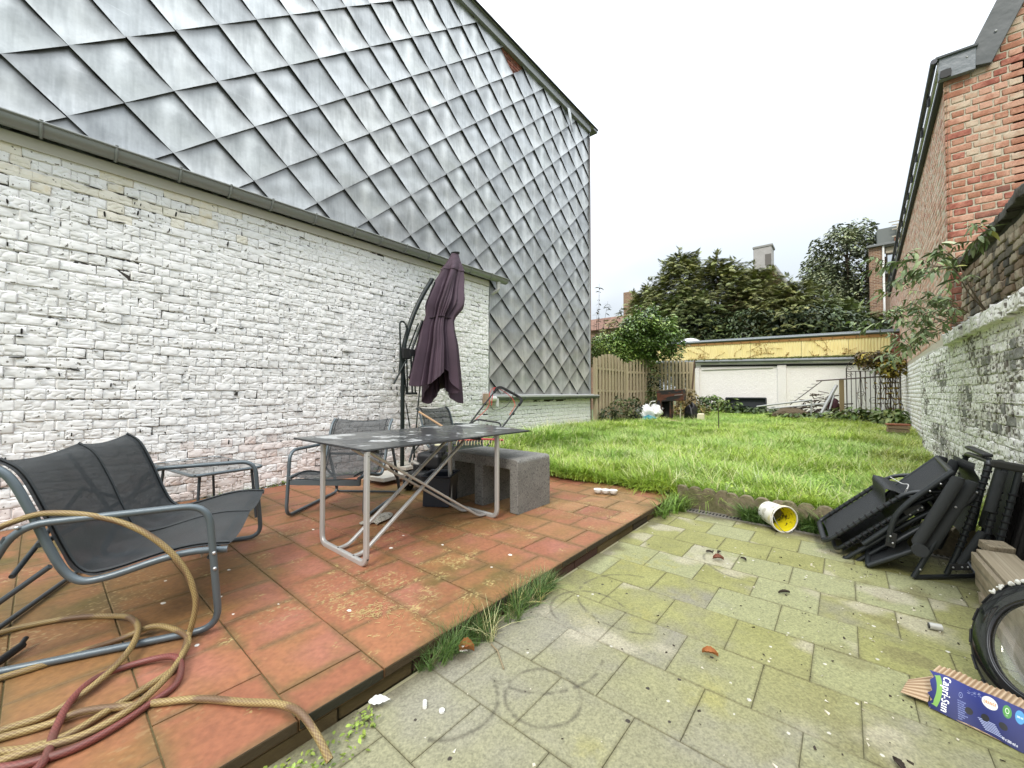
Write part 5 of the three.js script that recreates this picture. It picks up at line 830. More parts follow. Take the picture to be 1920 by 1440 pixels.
{ // 2: middle one on edge, padded arms up
  const t = thing('folded_lounger', 'folded black lounger in the middle of the three, with two fat foam armrests', 'folded lounger', [0.35, 0, -4.0], 0, lounge);
  const P = (x, y, z) => V(x - 0.35, y, z + 4.0);
  const zn = -3.82, zf = -4.34, k = 1.13;
  const near = [[0.53, 0.745], [0.42, 0.62], [0.31, 0.49], [0.255, 0.4], [0.228, 0.3], [0.215, 0.215]];
  const far = near.map(p => [p[0] * 1.06 - 0.03, p[1] + 0.03]);
  const curve = new THREE.CatmullRomCurve3(near.map(p => P(p[0], p[1], zn))), curveF = new THREE.CatmullRomCurve3(far.map(p => P(p[0], p[1], zf)));
  part('back_rail', sweep(curve.getPoints(20), 0.017, 9), M.loungeTube, t); part('back_rail', sweep(curveF.getPoints(20), 0.017, 9), M.loungeTube, t);
  part('sling', thick((u, v) => { const a = curve.getPoint(u), b = curveF.getPoint(u), q = a.lerp(b, v); return [q.x - 0.01 + 0.03 * Math.sin(Math.PI * v), q.y - 0.02 * Math.sin(Math.PI * v), q.z]; }, 22, 12, 0.003), M.loungeCloth, t);
  part('top_bar', sweep([curve.getPoint(0.02), curveF.getPoint(0.02)], 0.015, 8), M.loungeTube, t);
  const ft = [[0.105, 0.018], [0.36, 0.205]];
  part('footrest_rail', rod(P(0.105, 0.02, zn), P(0.37, 0.21, zn), 0.017, 9), M.loungeTube, t); part('footrest_rail', rod(P(0.12, 0.16, zf), P(0.3, 0.27, zf), 0.015, 9), M.loungeTube, t); part('footrest_rail', rod(P(0.105, 0.02, zn), P(0.12, 0.16, zf), 0.016, 9), M.loungeTube, t);
  part('footrest_sling', thick((u, v) => { const a = P(lerp(0.115, 0.33, u), lerp(0.03, 0.19, u), zn), b = P(lerp(0.13, 0.29, u), lerp(0.165, 0.26, u), zf); const q = a.lerp(b, v); return [q.x, q.y - 0.025 * Math.sin(Math.PI * v), q.z]; }, 10, 10, 0.003), M.loungeCloth, t);
  part('seat_rail', rod(P(0.25, 0.215, zn - 0.03), P(0.46, 0.4, zn - 0.1), 0.016, 9), M.loungeTube, t);
  part('armrest', sweep([P(0.352, 0.235, zn + 0.03), P(0.355, 0.25, zn + 0.03), P(0.545, 0.7, zn + 0.03), P(0.549, 0.712, zn + 0.03)], s => s < 0.02 || s > 0.98 ? 0.024 : 0.033, 14), M.foam, t);
  part('armrest', sweep([P(0.418, 0.215, zn - 0.02), P(0.42, 0.225, zn - 0.02), P(0.61, 0.675, zn - 0.02), P(0.614, 0.685, zn - 0.02)], s => s < 0.02 || s > 0.98 ? 0.024 : 0.032, 14), M.foam, t);
  part('armrest', sweep([P(0.42, 0.3, zf), P(0.545, 0.76, zf), P(0.55, 0.775, zf)], s => s > 0.98 ? 0.024 : 0.031, 12), M.foam, t);
  part('armrest', sweep([P(0.46, 0.3, zf + 0.05), P(0.6, 0.75, zf + 0.06), P(0.605, 0.762, zf + 0.06)], s => s > 0.98 ? 0.024 : 0.031, 12), M.foam, t);
  part('leg', rod(P(0.332, 0.012, zn + 0.02), P(0.52, 0.455, zn - 0.02), 0.0155, 10), M.loungeTube, t);
  part('leg', rod(P(0.3, 0.03, zf), P(0.5, 0.47, zf), 0.0155, 10), M.loungeTube, t);
  part('base_tube', pipe([P(0.34, 0.016, zn + 0.02), P(0.66, 0.03, -4.05), P(0.62, 0.1, -4.4)], 0.0155, 0.05), M.loungeTube, t);
  part('hinge_disc', tf(new THREE.CylinderGeometry(0.042, 0.042, 0.02, 20), P(0.362, 0.212, zn + 0.062).toArray(), [Math.PI / 2 - 0.1, 0, -0.15]), M.foam, t);
  part('arm_link', sweep(spline([P(0.53, 0.515, zn + 0.0), P(0.575, 0.535, zn - 0.02), P(0.615, 0.58, zn - 0.04), P(0.632, 0.62, zn - 0.05)], 14), 0.02, 8, false, { flat: 0.3 }), mat([0.03, 0.034, 0.037], { roughness: 0.35 }), t);
  for (const p of [[0.532, 0.517, zn + 0.02], [0.632, 0.617, zn - 0.03], [0.47, 0.655, zn + 0.016], [0.42, 0.6, zn + 0.016], [0.225, 0.26, zn + 0.02], [0.235, 0.215, zn + 0.02], [0.365, 0.075, zn + 0.03]]) part('rivet', sph(0.007, P(...p).toArray(), [1, 1, 1], 6), M.rivet, t);
  part('hinge_plate', tf(box(0.05, 0.1, 0.012), P(0.228, 0.235, zn + 0.008).toArray(), [0, 0, -0.15]), M.black, t);
}
{ // 3: upright against the wall
  const t = thing('folded_lounger', 'folded black lounger standing tallest and closest to the white wall', 'folded lounger', [0.65, 0, -4.15], 0, lounge);
  const P = (x, y, z) => V(x - 0.65, y, z + 4.15);
  const zn = -3.92, zf = -4.45;
  const A = [P(0.50, 0.04, zn), P(0.56, 0.22, zn), P(0.705, 0.81, zn)], B = [P(0.53, 0.06, zf), P(0.58, 0.22, zf), P(0.685, 0.8, zf)];
  part('front_frame', sweep(roundPath([A[0], A[1], A[2], B[2], B[1], B[0]], 0.05, false, 5), 0.016, 9), M.loungeTube, t);
  part('sling', thick((u, v) => { const a = A[1].clone().lerp(A[2], lerp(0.1, 0.97, u)), b = B[1].clone().lerp(B[2], lerp(0.1, 0.97, u)), q = a.lerp(b, v), s = Math.sin(Math.PI * v); return [q.x - 0.012 + 0.06 * s * (0.4 + 0.6 * Math.sin(u * 5)) - 0.05 * smooth(0.75, 0.95, u), q.y + 0.0, q.z]; }, 22, 12, 0.003), M.loungeCloth, t);
  part('head_rest', tf(box(0.05, 0.025, 0.5, undefined, undefined, 0.01), P(0.7, 0.845, (zn + zf) / 2 - 0.02).toArray()), M.black, t);
  lacing(t, A[1], A[2], 0.016, 15); lacing(t, B[1], B[2], 0.016, 13);
  for (const [i, q] of [[0.762, 0.78], [0.82, 0.77]].entries()) { const a = P(q[0] - 0.1, 0.24, zn), b = P(q[0], q[1], zn); part('rear_rail', sweep([a, b], 0.0165, 9), M.loungeTube, t); lacing(t, a, a.clone().lerp(b, 0.75), 0.0165, 9); const c = P(q[0] - 0.06, 0.24, zf), d = P(q[0] + 0.03, q[1], zf); part('rear_rail', sweep([c, d], 0.0165, 9), M.loungeTube, t); }
  part('rear_sling', thick((u, v) => { const a = P(lerp(0.73, 0.83, u), lerp(0.28, 0.77, u), lerp(zn - 0.02, zf, v)); return [a.x + 0.03 * Math.sin(Math.PI * v), a.y, a.z]; }, 10, 8, 0.003), M.loungeCloth, t);
  part('armrest', sweep([P(0.69, 0.5, zn + 0.03), P(0.745, 0.76, zn + 0.03)], 0.024, 12), M.foam, t);
  part('head_bar', tf(box(0.17, 0.05, 0.06, undefined, undefined, 0.015), P(0.785, 0.79, zn).toArray(), [0, 0, -0.15]), mat([0.03, 0.03, 0.025], { roughness: 0.9 }), t);
  part('armrest_stub', sweep([P(0.56, 0.13, zn + 0.02), P(0.66, 0.36, zn + 0.02)], 0.021, 10), M.foam, t);
  part('bracket', tf(box(0.09, 0.04, 0.012), P(0.555, 0.115, zn + 0.035).toArray(), [0, 0, 0.3]), M.black, t);
  for (const k of [-0.03, 0.01, 0.035]) part('rivet', sph(0.006, P(0.555 + k, 0.115 + k * 0.3, zn + 0.045).toArray(), [1, 1, 1], 6), M.rivet, t);
}
{
  const t = thing('bamboo_screen_roll', 'dark rolled reed screen behind the loungers against the white wall', 'screen', [0.9, 0, -4.25]);
  const r = rng(8), l = []; for (let i = 0; i < 46; i++) { const z = lerp(-0.35, 0.3, r()), x = -0.03 * r(); l.push(rod([x - 0.12 + 0.03 * r(), 0.02, z], [x + 0.0, 0.55 + 0.16 * r(), z + 0.1 * (r() - 0.5)], 0.012, 5)); }
  part('reed_bundle', l, mat([0.02, 0.018, 0.016], { roughness: 1 }), t, { kind: 'stuff' });
}
// ---- stack of weathered planks ----
const plankM = [0, 1, 2].map(i => mat(0xffffff, { roughness: 0.9, bumpMap: bumpGrain, bumpScale: 0.004, map: tex(256, 256, (u, v) => { const g = tnoise(u * 1, v * 0.06, 30, 2001 + i, 4), n = tnoise(u, v, 4, 2011 + i, 4); return mix3(mix3([0.2, 0.155, 0.095], [0.42, 0.36, 0.26], g), [0.11, 0.1, 0.06], smooth(0.55, 0.75, n) * 0.6); }) }));
{
  const t = thing('plank_box', 'low box of stacked weathered boards along the right wall beside the loungers', 'planter box', [0.76, 0, -2.7]);
  const b = (w, h, d, p, i, r) => part('board', box(w, h, d, p, r, 0.006), plankM[i], t);
  b(0.045, 0.1, 1.98, [-0.145, 0.225, -0.02], 0, [0, 0.015, 0]); b(0.04, 0.1, 2.0, [-0.135, 0.12, -0.03], 1, [0, 0.01, 0]); b(0.045, 0.072, 1.8, [-0.17, 0.04, 0.0], 2, [0, -0.02, 0.03]);
  b(0.34, 0.1, 0.045, [0.05, 0.22, -1.0], 1); b(0.34, 0.1, 0.04, [0.05, 0.115, -0.99], 2);
  b(0.155, 0.03, 1.99, [-0.07, 0.285, -0.01], 0, [0, 0.015, 0.02]); b(0.15, 0.03, 1.96, [0.09, 0.287, 0.0], 2, [0, -0.01, -0.01]);
  b(0.12, 0.05, 0.09, [-0.07, 0.31, -1.06], 1, [0.2, 0.4, 0]);
  const c = thing('plastic_tub', 'clear plastic tub with black rim lying on the weathered plank box', 'tub', [0.79, 0.31, -3.2]);
  part('tub_wall', tf(new THREE.CylinderGeometry(0.085, 0.06, 0.13, 24, 1, true), [0, 0.06, 0], [0.25, 0, -0.5]), mat([0.8, 0.82, 0.83], { transmission: 0.75, roughness: 0.15, thickness: 0, side: THREE.DoubleSide }), c);
  part('rim', tf(new THREE.TorusGeometry(0.085, 0.008, 8, 28), [0.03, 0.115, 0.016], [Math.PI / 2 + 0.25, -0.5, 0]), M.black, c);
}
// ---- round black appliance door with a glass centre ----
{
  const t = thing('appliance_door', 'large round glossy black appliance door with clear glass centre, leaning on the boards', 'appliance door');
  const yaw = 0.497, tilt = 0.391, R = 0.275, n = V(-Math.cos(yaw) * Math.cos(tilt), Math.sin(tilt), Math.sin(yaw) * Math.cos(tilt));
  const hh = V(0, 1, 0).cross(n).normalize(), uu = n.clone().cross(hh);
  t.position.set(0.564, R * uu.y + 0.004, -2.497); t.quaternion.setFromRotationMatrix(new THREE.Matrix4().makeBasis(hh, uu, n));
  const lathe = (pts, s = 72) => tf(new THREE.LatheGeometry(pts.map(p => new THREE.Vector2(p[0], p[1])), s), [0, 0, 0], [Math.PI / 2, 0, 0]);
  const gloss = mat([0.007, 0.008, 0.01], { roughness: 0.07, clearcoat: 1, clearcoatRoughness: 0.03 });
  part('outer_rim', lathe([[0.262, -0.05], [0.275, -0.045], [0.276, -0.012], [0.268, 0.0], [0.254, 0.002], [0.25, -0.006], [0.25, -0.03]]), mat([0.012, 0.013, 0.015], { roughness: 0.35 }), t);
  part('ring', lathe([[0.253, -0.01], [0.252, 0.004], [0.249, 0.009], [0.19, 0.012], [0.184, 0.01], [0.181, 0.002], [0.18, -0.012]]), gloss, t);
  part('inner_bead', tf(new THREE.TorusGeometry(0.18, 0.004, 8, 64), [0, 0, 0.008]), mat([0.03, 0.03, 0.035], { roughness: 0.25 }), t);
  part('glass_bowl', lathe([[0.178, -0.002], [0.17, -0.03], [0.14, -0.055], [0.08, -0.07], [0.001, -0.074]], 48), mat([0.9, 0.92, 0.9], { transmission: 0.95, roughness: 0.04, thickness: 0, ior: 1.45, side: THREE.DoubleSide }), t);
  const r = rng(12); for (let i = 0; i < 9; i++) { const a = 1.7 + i * 0.37 + (r() - 0.5) * 0.05; part('clip_tab', tf(box(0.06, 0.006, 0.014, undefined, undefined, 0.002), [Math.cos(a) * 0.266, Math.sin(a) * 0.266, -0.002], [0, 0, a + Math.PI / 2]), M.black, t); }
  const l = []; for (let i = 0; i < 24; i++) { const a = 2.1 + 0.6 * r(); l.push(tf(new THREE.IcosahedronGeometry(0.004 + 0.007 * r(), 0), [Math.cos(a) * (0.256 + 0.02 * r()), Math.sin(a) * 0.262, 0.01], [r(), r(), r()], [1, 1, 0.5])); }
  part('glue_residue', l, mat([0.7, 0.7, 0.66]), t, { kind: 'stuff' });
}
// ---- torn juice carton ----
{
  const A = V(0.236, 0.004, -2.29), dir = V(0.95, 0, 0.31).normalize(), L = 0.46;
  const t = thing('juice_carton', 'torn blue juice carton with ripped corrugated edges lying on the paving', 'carton', A.toArray(), -Math.atan2(dir.z, dir.x));
  const print = canvasTex(1024, 304, (c, w, h) => {
    const g = c.createLinearGradient(0, 0, 0, h); g.addColorStop(0, '#13267f'); g.addColorStop(1, '#0b1759'); c.fillStyle = g; c.fillRect(0, 0, w, h);
    c.save(); c.translate(96, 8); c.rotate(Math.PI / 2); c.strokeStyle = '#7fae52'; c.lineWidth = 34; c.beginPath(); c.moveTo(14, 62); c.quadraticCurveTo(120, 20, 262, 66); c.stroke();
    c.fillStyle = '#ffffff'; c.font = 'bold 62px sans-serif'; c.fillText('Capri-Sun', 2, 26, 280); c.restore();
    c.save(); c.translate(56, 0); c.scale(0.5, 1); c.fillStyle = '#b9c4ea'; c.font = '15px sans-serif'; for (let i = 0; i < 9; i++) c.fillText(['mit Fruchtsaft', 'aus Orange', 'sans colorants', 'zonder kleurstof', 'natural flavour', 'ingredients', 'voedingswaarde', 'best before', 'recycle'][i], 206 + i * 3, 150 + i * 16);
    for (let i = 0; i < 7; i++) c.fillRect(440 + i * 14, 208 + i * 11, 190, 5);
    c.strokeStyle = '#b9c4ea'; c.lineWidth = 3; c.beginPath(); c.arc(238, 98, 20, 0, 7); c.stroke(); c.font = '20px sans-serif'; c.fillText('e', 232, 104);
    c.fillStyle = '#f2f2ec'; c.beginPath(); c.ellipse(560, 66, 88, 46, 0.08, 0, 7); c.fill(); c.fillStyle = '#d9722a'; c.font = 'bold 34px sans-serif'; c.fillText('ORANGE', 492, 78);
    c.fillStyle = '#4f9a44'; c.beginPath(); c.arc(742, 72, 46, 0, 7); c.fill(); c.strokeStyle = '#e8f2e0'; c.lineWidth = 6; c.beginPath(); c.arc(742, 66, 18, 0, 7); c.stroke(); c.fillStyle = '#e8f2e0'; c.font = '13px sans-serif'; c.fillText('FSC', 730, 104);
    c.fillStyle = '#4fa2da'; c.beginPath(); c.arc(868, 70, 48, 0, 7); c.fill(); c.fillStyle = '#fff'; c.font = 'bold 20px sans-serif'; c.fillText('200 ml', 836, 78);
    c.fillStyle = '#fff'; c.font = 'bold 26px sans-serif'; c.fillText('10 x 200 ml e', 700, 284);
    c.fillStyle = 'rgba(255,255,255,0.5)'; for (let i = 0; i < 26; i++) { c.fillRect(300 + hash2(i, 1, 5) * 160, 18 + hash2(i, 2, 5) * 40, 6 + hash2(i, 3, 5) * 26, 3); }
    c.fillStyle = '#050506'; for (const x of [420, 600, 790]) { c.beginPath(); c.ellipse(x - 80, 190, 46, 27, 0, 0, 7); c.fill(); } c.restore();
  });
  const H = 0.135, lean = 0.42;
  const P = (s, k) => [s * L, H * k * Math.cos(lean) + 0.003 * Math.sin(s * 22), -H * k * Math.sin(lean) + 0.004 * Math.sin(s * 17 + k * 2)];
  const face = sheet((u, v) => { const p = P(u, v); if (u === 0) p[0] += 0.008 * Math.sin(v * 30); return p; }, 40, 8, (u, v) => [u, v]);
  part('printed_face', face, mat(0xffffff, { map: print, roughness: 0.35, clearcoat: 0.4, clearcoatRoughness: 0.3, side: THREE.DoubleSide }), t);
  const kraft = mat(0xffffff, { roughness: 0.95, side: THREE.DoubleSide, map: tex(256, 64, (u, v) => mix3([0.26, 0.17, 0.1], [0.52, 0.4, 0.27], 0.5 + 0.5 * Math.sin(u * Math.PI * 2 * 16)), true) });
  part('inner_board', sheet((u, v) => { const p = P(u, v); return [p[0], p[1], p[2] - 0.006]; }, 20, 4), kraft, t);
  // torn corrugated strip along the top edge
  part('torn_edge', thick((u, v) => { const p = P(u, 1), rag = 0.012 * fbm(u * 30, 3, 9, 2); return [p[0] + 0.01 * v, p[1] + 0.012 * v + 0.003 * Math.sin(u * Math.PI * 2 * 34), p[2] - (0.034 + rag + 0.012 * Math.sin(u * 6)) * v]; }, 140, 4, 0.003, (u, v) => [u * 2.2, v]), kraft, t);
  part('flap', thick((u, v) => [-0.005 - 0.075 * u, 0.012 + 0.055 * (1 - u) * v + 0.0025 * Math.sin(v * 40 + 1.5) + 0.01 * v, -0.005 - 0.11 * v + 0.02 * u], 10, 60, 0.003, (u, v) => [v * 0.8, u]), kraft, t);
  part('bottom_panel', thick((u, v) => [u * L, 0.003, -0.13 * v], 8, 3, 0.003), kraft, t);
  part('back_panel', thick((u, v) => [u * L, 0.004 + 0.075 * v, -0.13 - 0.03 * v], 20, 3, 0.003, (u, v) => [u * 2, v]), kraft, t);
}
// ---- bucket on its side ----
{
  const t = thing('plastic_bucket', 'white plastic bucket lying on its side with yellow paint inside, by the edging', 'bucket');
  t.position.set(-0.52, 0.118, -4.42); t.rotation.set(0, 0.0, 0);
  const ax = V(0.66, -0.02, 0.75).normalize(); t.quaternion.setFromUnitVectors(V(0, 1, 0), ax);
  const white = mat(0xffffff, { roughness: 0.45, side: THREE.DoubleSide, map: tex(256, 256, (u, v) => { const n = tnoise(u, v, 5, 2101, 4); let c = [0.74, 0.73, 0.68]; c = mix3(c, [0.66, 0.58, 0.16], smooth(0.56, 0.7, n) * 0.6); return mix3(c, [0.3, 0.28, 0.2], smooth(0.7, 0.8, tnoise(u, v, 10, 2105, 3)) * 0.6); }) });
  const yellow = mat(0xffffff, { roughness: 0.4, side: THREE.DoubleSide, map: tex(256, 256, (u, v) => { const n = tnoise(u, v, 24, 2111, 3), m = smooth(0.35, 0.15, Math.abs(u - 0.3)) * smooth(1, 0.4, v); return mix3([0.72, 0.63, 0.015], [0.13, 0.1, 0.02], smooth(0.5, 0.62, n * 0.7 + m * 0.3)); }) });
  const la = (p, n = 40) => new THREE.LatheGeometry(p.map(q => new THREE.Vector2(...q)), n);
  part('bucket_wall', la([[0.001, -0.1], [0.09, -0.1], [0.096, -0.094], [0.112, 0.13]]), white, t);
  part('rim', [tf(new THREE.TorusGeometry(0.116, 0.006, 8, 40), [0, 0.13, 0], [Math.PI / 2, 0, 0]), tf(new THREE.TorusGeometry(0.116, 0.004, 8, 40), [0, 0.108, 0], [Math.PI / 2, 0, 0])], white, t);
  part('paint_lining', la([[0.001, -0.09], [0.086, -0.09], [0.108, 0.128]]), yellow, t);
  part('paint_streak', tf(new THREE.CylinderGeometry(0.1195, 0.117, 0.022, 24, 1, true, 0.3, 1.9), [0, 0.122, 0]), mat([0.75, 0.3, 0.42], { roughness: 0.5, side: THREE.DoubleSide }), t);
  part('handle', sweep(spline([[-0.118, 0.11, 0], [-0.11, 0.15, 0.05], [0.0, 0.19, 0.1], [0.11, 0.15, 0.05], [0.118, 0.11, 0]], 20), 0.003, 6), M.galv, t);
}
// ---- litter ----
{
  const leaf = (L, W, curl, bend) => thick((u, v) => { const s = v * 2 - 1, w = W * Math.sin(Math.PI * Math.pow(u, 0.8)) * (1 + 0.15 * Math.sin(u * 26)); return [L * (u - 0.5), 0.003 + curl * s * s + bend * Math.sin(u * 3), w * s]; }, 12, 6, 0.0012);
  const put = (g, x, y, z, ry, rx = 0) => tf(g, [x, y, z], [rx, ry, 0]);
  const brown = mat([0.3, 0.11, 0.03], { roughness: 0.8 }), dk = mat([0.035, 0.025, 0.018], { roughness: 0.9 }), wh = mat([0.78, 0.78, 0.76], { roughness: 0.4 });
  single('dry_leaf', 'curled orange-brown dry leaf by the grass at the terrace step', 'leaf', put(leaf(0.075, 0.028, 0.035, 0.02), -1.405, 0.01, -1.335, 0.7, 0.2), brown);
  single('dry_leaf', 'small brown dry leaf alone in the middle of the grey paving', 'leaf', put(leaf(0.07, 0.02, 0.018, 0.012), -0.51, 0.004, -2.07, 0.2, 0.1), brown);
  single('dry_leaf', 'reddish-brown crumpled leaf on the paving before the bucket', 'leaf', put(leaf(0.075, 0.025, 0.02, 0.015), -0.745, 0.004, -3.28, 0.4, 0.15), mat([0.16, 0.055, 0.03], { roughness: 0.8 }));
  single('paper_scrap', 'folded white paper scrap at the foot of the terrace step', 'paper', put(leaf(0.085, 0.016, 0.012, 0.012), -1.45, 0.01, -0.9, 0.85, 0.6), wh);
  single('broken_shard', 'white broken shard inside the curled leaf by the step grass', 'shard', put(leaf(0.045, 0.014, 0.006, 0.01), -1.415, 0.018, -1.325, 0.4, 0.5), wh);
  single('cigarette_filter', 'white cylindrical stub on the grey paving near the step', 'stub', rod([-1.315, 0.009, -1.02], [-1.29, 0.009, -1.0], 0.0085, 10), wh);
  single('bottle_cap', 'little round white cap on the grey paving near the step', 'cap', cyl(0.011, 0.011, 0.008, 14, [-1.228, 0.006, -1.035]), wh);
  { const t = thing('screw_cap', 'pale metal screw cap lying on the mossy paving near the plank box', 'cap', [0.345, 0.018, -3.06]); part('cap_wall', rod([-0.024, 0, 0.006], [0.024, 0, -0.006], 0.017, 16), mat([0.5, 0.5, 0.47], { roughness: 0.4, metalness: 0.3 }), t); part('open_end', rod([-0.027, 0, 0.0065], [-0.022, 0, 0.006], 0.0135, 14), M.black, t); }
  const spots = [[-0.83, -3.38, 0.05, 'dark wilted leaf scrap near a paving joint, left of the red leaf'], [-0.77, -3.42, 0.045, 'dark wilted leaf scrap nearest the terrace among the paving debris'], [-0.6, -3.4, 0.05, 'dark leaf scrap on the joint line in front of the bucket'], [-0.31, -3.0, 0.075, 'long dark wilted leaf on the paving towards the loungers'], [0.12, -1.86, 0.06, 'shrivelled dark leaf beside a pale straw near the carton']];
  spots.forEach((s, i) => single('leaf_scrap', s[3], 'leaf', put(leaf(s[2], 0.012, 0.012, 0.006), s[0], 0.003, s[1], i * 1.3), dk));
  single('twig', 'thin pale twig on the paving beside the step grass', 'twig', sweep([[-1.36, 0.006, -1.46], [-1.3, 0.009, -1.44], [-1.2, 0.005, -1.37]], 0.004, 5), mat([0.25, 0.2, 0.12]));
  // crumbs of dirt, seed husks, chips
  const r = rng(77), dark = [], pale = [];
  for (let i = 0; i < 900; i++) { const x = lerp(-1.42, 0.9, Math.pow(r(), 0.6)), z = lerp(-4.35, -0.9, r()); const k = 0.002 + 0.0045 * r() * r(); const w = smooth(-0.9, 0.6, x + (r() - 0.5)); if (r() > 0.25 + 0.75 * w) continue; if (x > 0.55 && z > -3.7) continue; (r() < 0.55 ? dark : pale).push(tf(new THREE.TetrahedronGeometry(k * 1.4, 0), [x, 0.004, z], [r() * 3, r() * 3, 0], [1 + 1.5 * r(), 0.5, 1])); }
  const d = single('paving_debris', 'dark crumbs of soil and leaf scattered over the grey paving', 'debris', merge(dark), dk); d.userData.kind = 'stuff';
  const p = single('seed_husks', 'pale husks and chips scattered over the grey paving', 'debris', merge(pale), mat([0.6, 0.56, 0.45], { roughness: 0.9 })); p.userData.kind = 'stuff';
  const l = []; for (let i = 0; i < 130; i++) { const c = i % 3 ? [-1.93, -1.16, 0.06] : [-1.75, -1.2, 0.1]; l.push(rod(...(() => { const g = () => (r() + r() + r() - 1.5) * c[2] * 1.5, x = c[0] + g(), z = c[1] + g(), a = r() * 6.3, q = 0.012 + 0.02 * r(); return [[x, TY + 0.005 + 0.006 * r(), z], [x + Math.cos(a) * q, TY + 0.005, z + Math.sin(a) * q]]; })(), 0.001, 3)); }
  const q = single('dry_grass_clippings', 'pale dry grass clippings heaped on the terrace tiles', 'clippings', merge(l), mat([0.48, 0.4, 0.18], { roughness: 1 })); q.userData.kind = 'stuff';
}
// ================= CLUTTER AT THE END OF THE GARDEN =================
{
  const rust = mat(0xffffff, { roughness: 0.85, bumpMap: bumpSoft, bumpScale: 0.004, map: tex(256, 256, (u, v) => { const n = tnoise(u, v, 4, 2201, 4); return mix3([0.012, 0.011, 0.012], [0.085, 0.028, 0.014], smooth(0.48, 0.66, n)); }) });
  const t = thing('rusty_fireplace', 'rusty dark steel fire surround standing on the lawn before the wooden fence', 'fire surround', [-4.05, lawnY(-4, -12.2), -12.2], 0.1);
  part('hood', [box(0.76, 0.34, 0.4, [0, 0.83, -0.2], [0, 0, 0.06], 0.015)], rust, t);
  part('leg', box(0.14, 0.72, 0.4, [-0.31, 0.33, -0.2], undefined, 0.01), rust, t);
  part('inner_panel', box(0.26, 0.68, 0.03, [-0.12, 0.33, -0.36]), M.darkGap, t); part('inner_side', box(0.03, 0.68, 0.34, [0.0, 0.33, -0.2]), rust, t);
  part('trim_rail', rod([0.14, 0.84, 0.01], [0.37, 0.86, 0.01], 0.008), M.galv, t);
  single('ash_board', 'pinkish board lying on the grass at the foot of the rusty fire surround', 'board', box(0.45, 0.03, 0.2, [-3.75, lawnY(-3.8, -11.9) + 0.09, -11.9], [0.1, 0.5, -0.1]), mat([0.42, 0.27, 0.23], { roughness: 0.9 }));
  single('pale_stake', 'short pale stake standing beside the rusty fire surround', 'stake', rod([-3.85, 0.35, -12.5], [-3.82, 0.95, -12.5], 0.02, 6), mat([0.5, 0.47, 0.36]));
  const bag = (name, label, p, s, c, seed) => single(name, label, 'bag', tf(sheet((u, v) => { const a = u * 6.2832, b = v * Math.PI, k = 0.4 + 1.2 * fbm(Math.cos(a) * 2.6 + 5, b * 2.6 + Math.sin(a) * 2.6, seed, 3); return [Math.cos(a) * Math.sin(b) * s[0] * k, Math.cos(b) * s[1] * k, Math.sin(a) * Math.sin(b) * s[2] * k]; }, 24, 14), p), mat(c, { roughness: 0.4, side: THREE.DoubleSide }));
  bag('rubbish_bag', 'white plastic rubbish bag at the left of the heap by the fire surround', [-4.72, 0.62, -12.0], [0.26, 0.24, 0.24], [0.72, 0.74, 0.74], 5);
  bag('rubbish_bag', 'white rubbish bag in the heap, touching the rusty leg of the fire surround', [-4.46, 0.66, -12.15], [0.22, 0.2, 0.22], [0.75, 0.76, 0.76], 15);
  bag('rubbish_bag', 'teal plastic bag low in the rubbish heap', [-4.55, 0.42, -11.75], [0.24, 0.13, 0.16], [0.05, 0.25, 0.3], 25);
  bag('rubbish_bag', 'black plastic bag at the left foot of the rubbish heap', [-4.86, 0.42, -11.85], [0.14, 0.18, 0.2], [0.012, 0.012, 0.014], 35);
  bag('rubbish_bag', 'black plastic bag right of the fire surround', [-3.6, 0.6, -12.75], [0.17, 0.3, 0.18], [0.012, 0.012, 0.014], 45);
  single('foam_block', 'pale cream foam block on the grass right of the fire surround', 'block', box(0.36, 0.26, 0.3, [-3.45, 0.5, -12.9], [0, 0.3, 0]), mat([0.62, 0.58, 0.42], { roughness: 0.8 }));
  single('cable_hoop', 'white bent cable hoop rising from the rubbish heap', 'cable', sweep(spline([[-4.5, 0.45, -12.0], [-4.62, 0.75, -12.0], [-4.55, 0.98, -12.02], [-4.42, 1.0, -12.05]], 20), 0.014, 6), mat([0.7, 0.7, 0.68]));
  const tr = thing('dark_trough', 'long dark grey rectangular trough standing on edge against the white garage wall', 'trough', [-2.83, 0.56, -16.75]);
  part('back', box(1.3, 0.5, 0.03, [0, 0.25, -0.12]), mat([0.03, 0.036, 0.045]), tr); part('rim', sweep(roundPath([[-0.65, 0, 0], [0.65, 0, 0], [0.65, 0.51, 0], [-0.65, 0.51, 0]], 0.03, true), 0.022, 6, true), mat([0.05, 0.058, 0.066], { roughness: 0.5 }), tr); part('side_wall', [box(1.3, 0.03, 0.14, [0, 0.495, -0.06]), box(0.03, 0.5, 0.14, [-0.64, 0.25, -0.06]), box(0.03, 0.5, 0.14, [0.64, 0.25, -0.06])], mat([0.03, 0.036, 0.045]), tr);
  // heap of scrap: tubes, rods, brush
  const tubeM = mat([0.36, 0.37, 0.37], { metalness: 0.4, roughness: 0.5 });
  const S = (label, a, b, r, m = tubeM, n = 'scrap_tube') => single(n, label, 'tube', rod(a, b, r, 8), m);
  S('thick pale metal tube leaning steeply against the scrap heap', [-0.62, 0.5, -14.9], [-0.2, 1.48, -15.3], 0.045);
  S('slim pale tube leaning beside the thick tube in front of the scrap heap', [-0.42, 0.52, -14.9], [-0.26, 1.2, -15.2], 0.024);
  S('long grey tube lying across the scrap heap, upper of two', [-2.26, 0.8, -15.3], [-0.78, 1.04, -15.2], 0.026);
  S('long grey tube lying across the scrap heap, lower of two', [-1.9, 0.74, -15.2], [-0.44, 0.94, -15.1], 0.026);
  S('short upright grey tube in front of the scrap heap', [-0.8, 0.5, -14.85], [-0.78, 1.0, -14.9], 0.022);
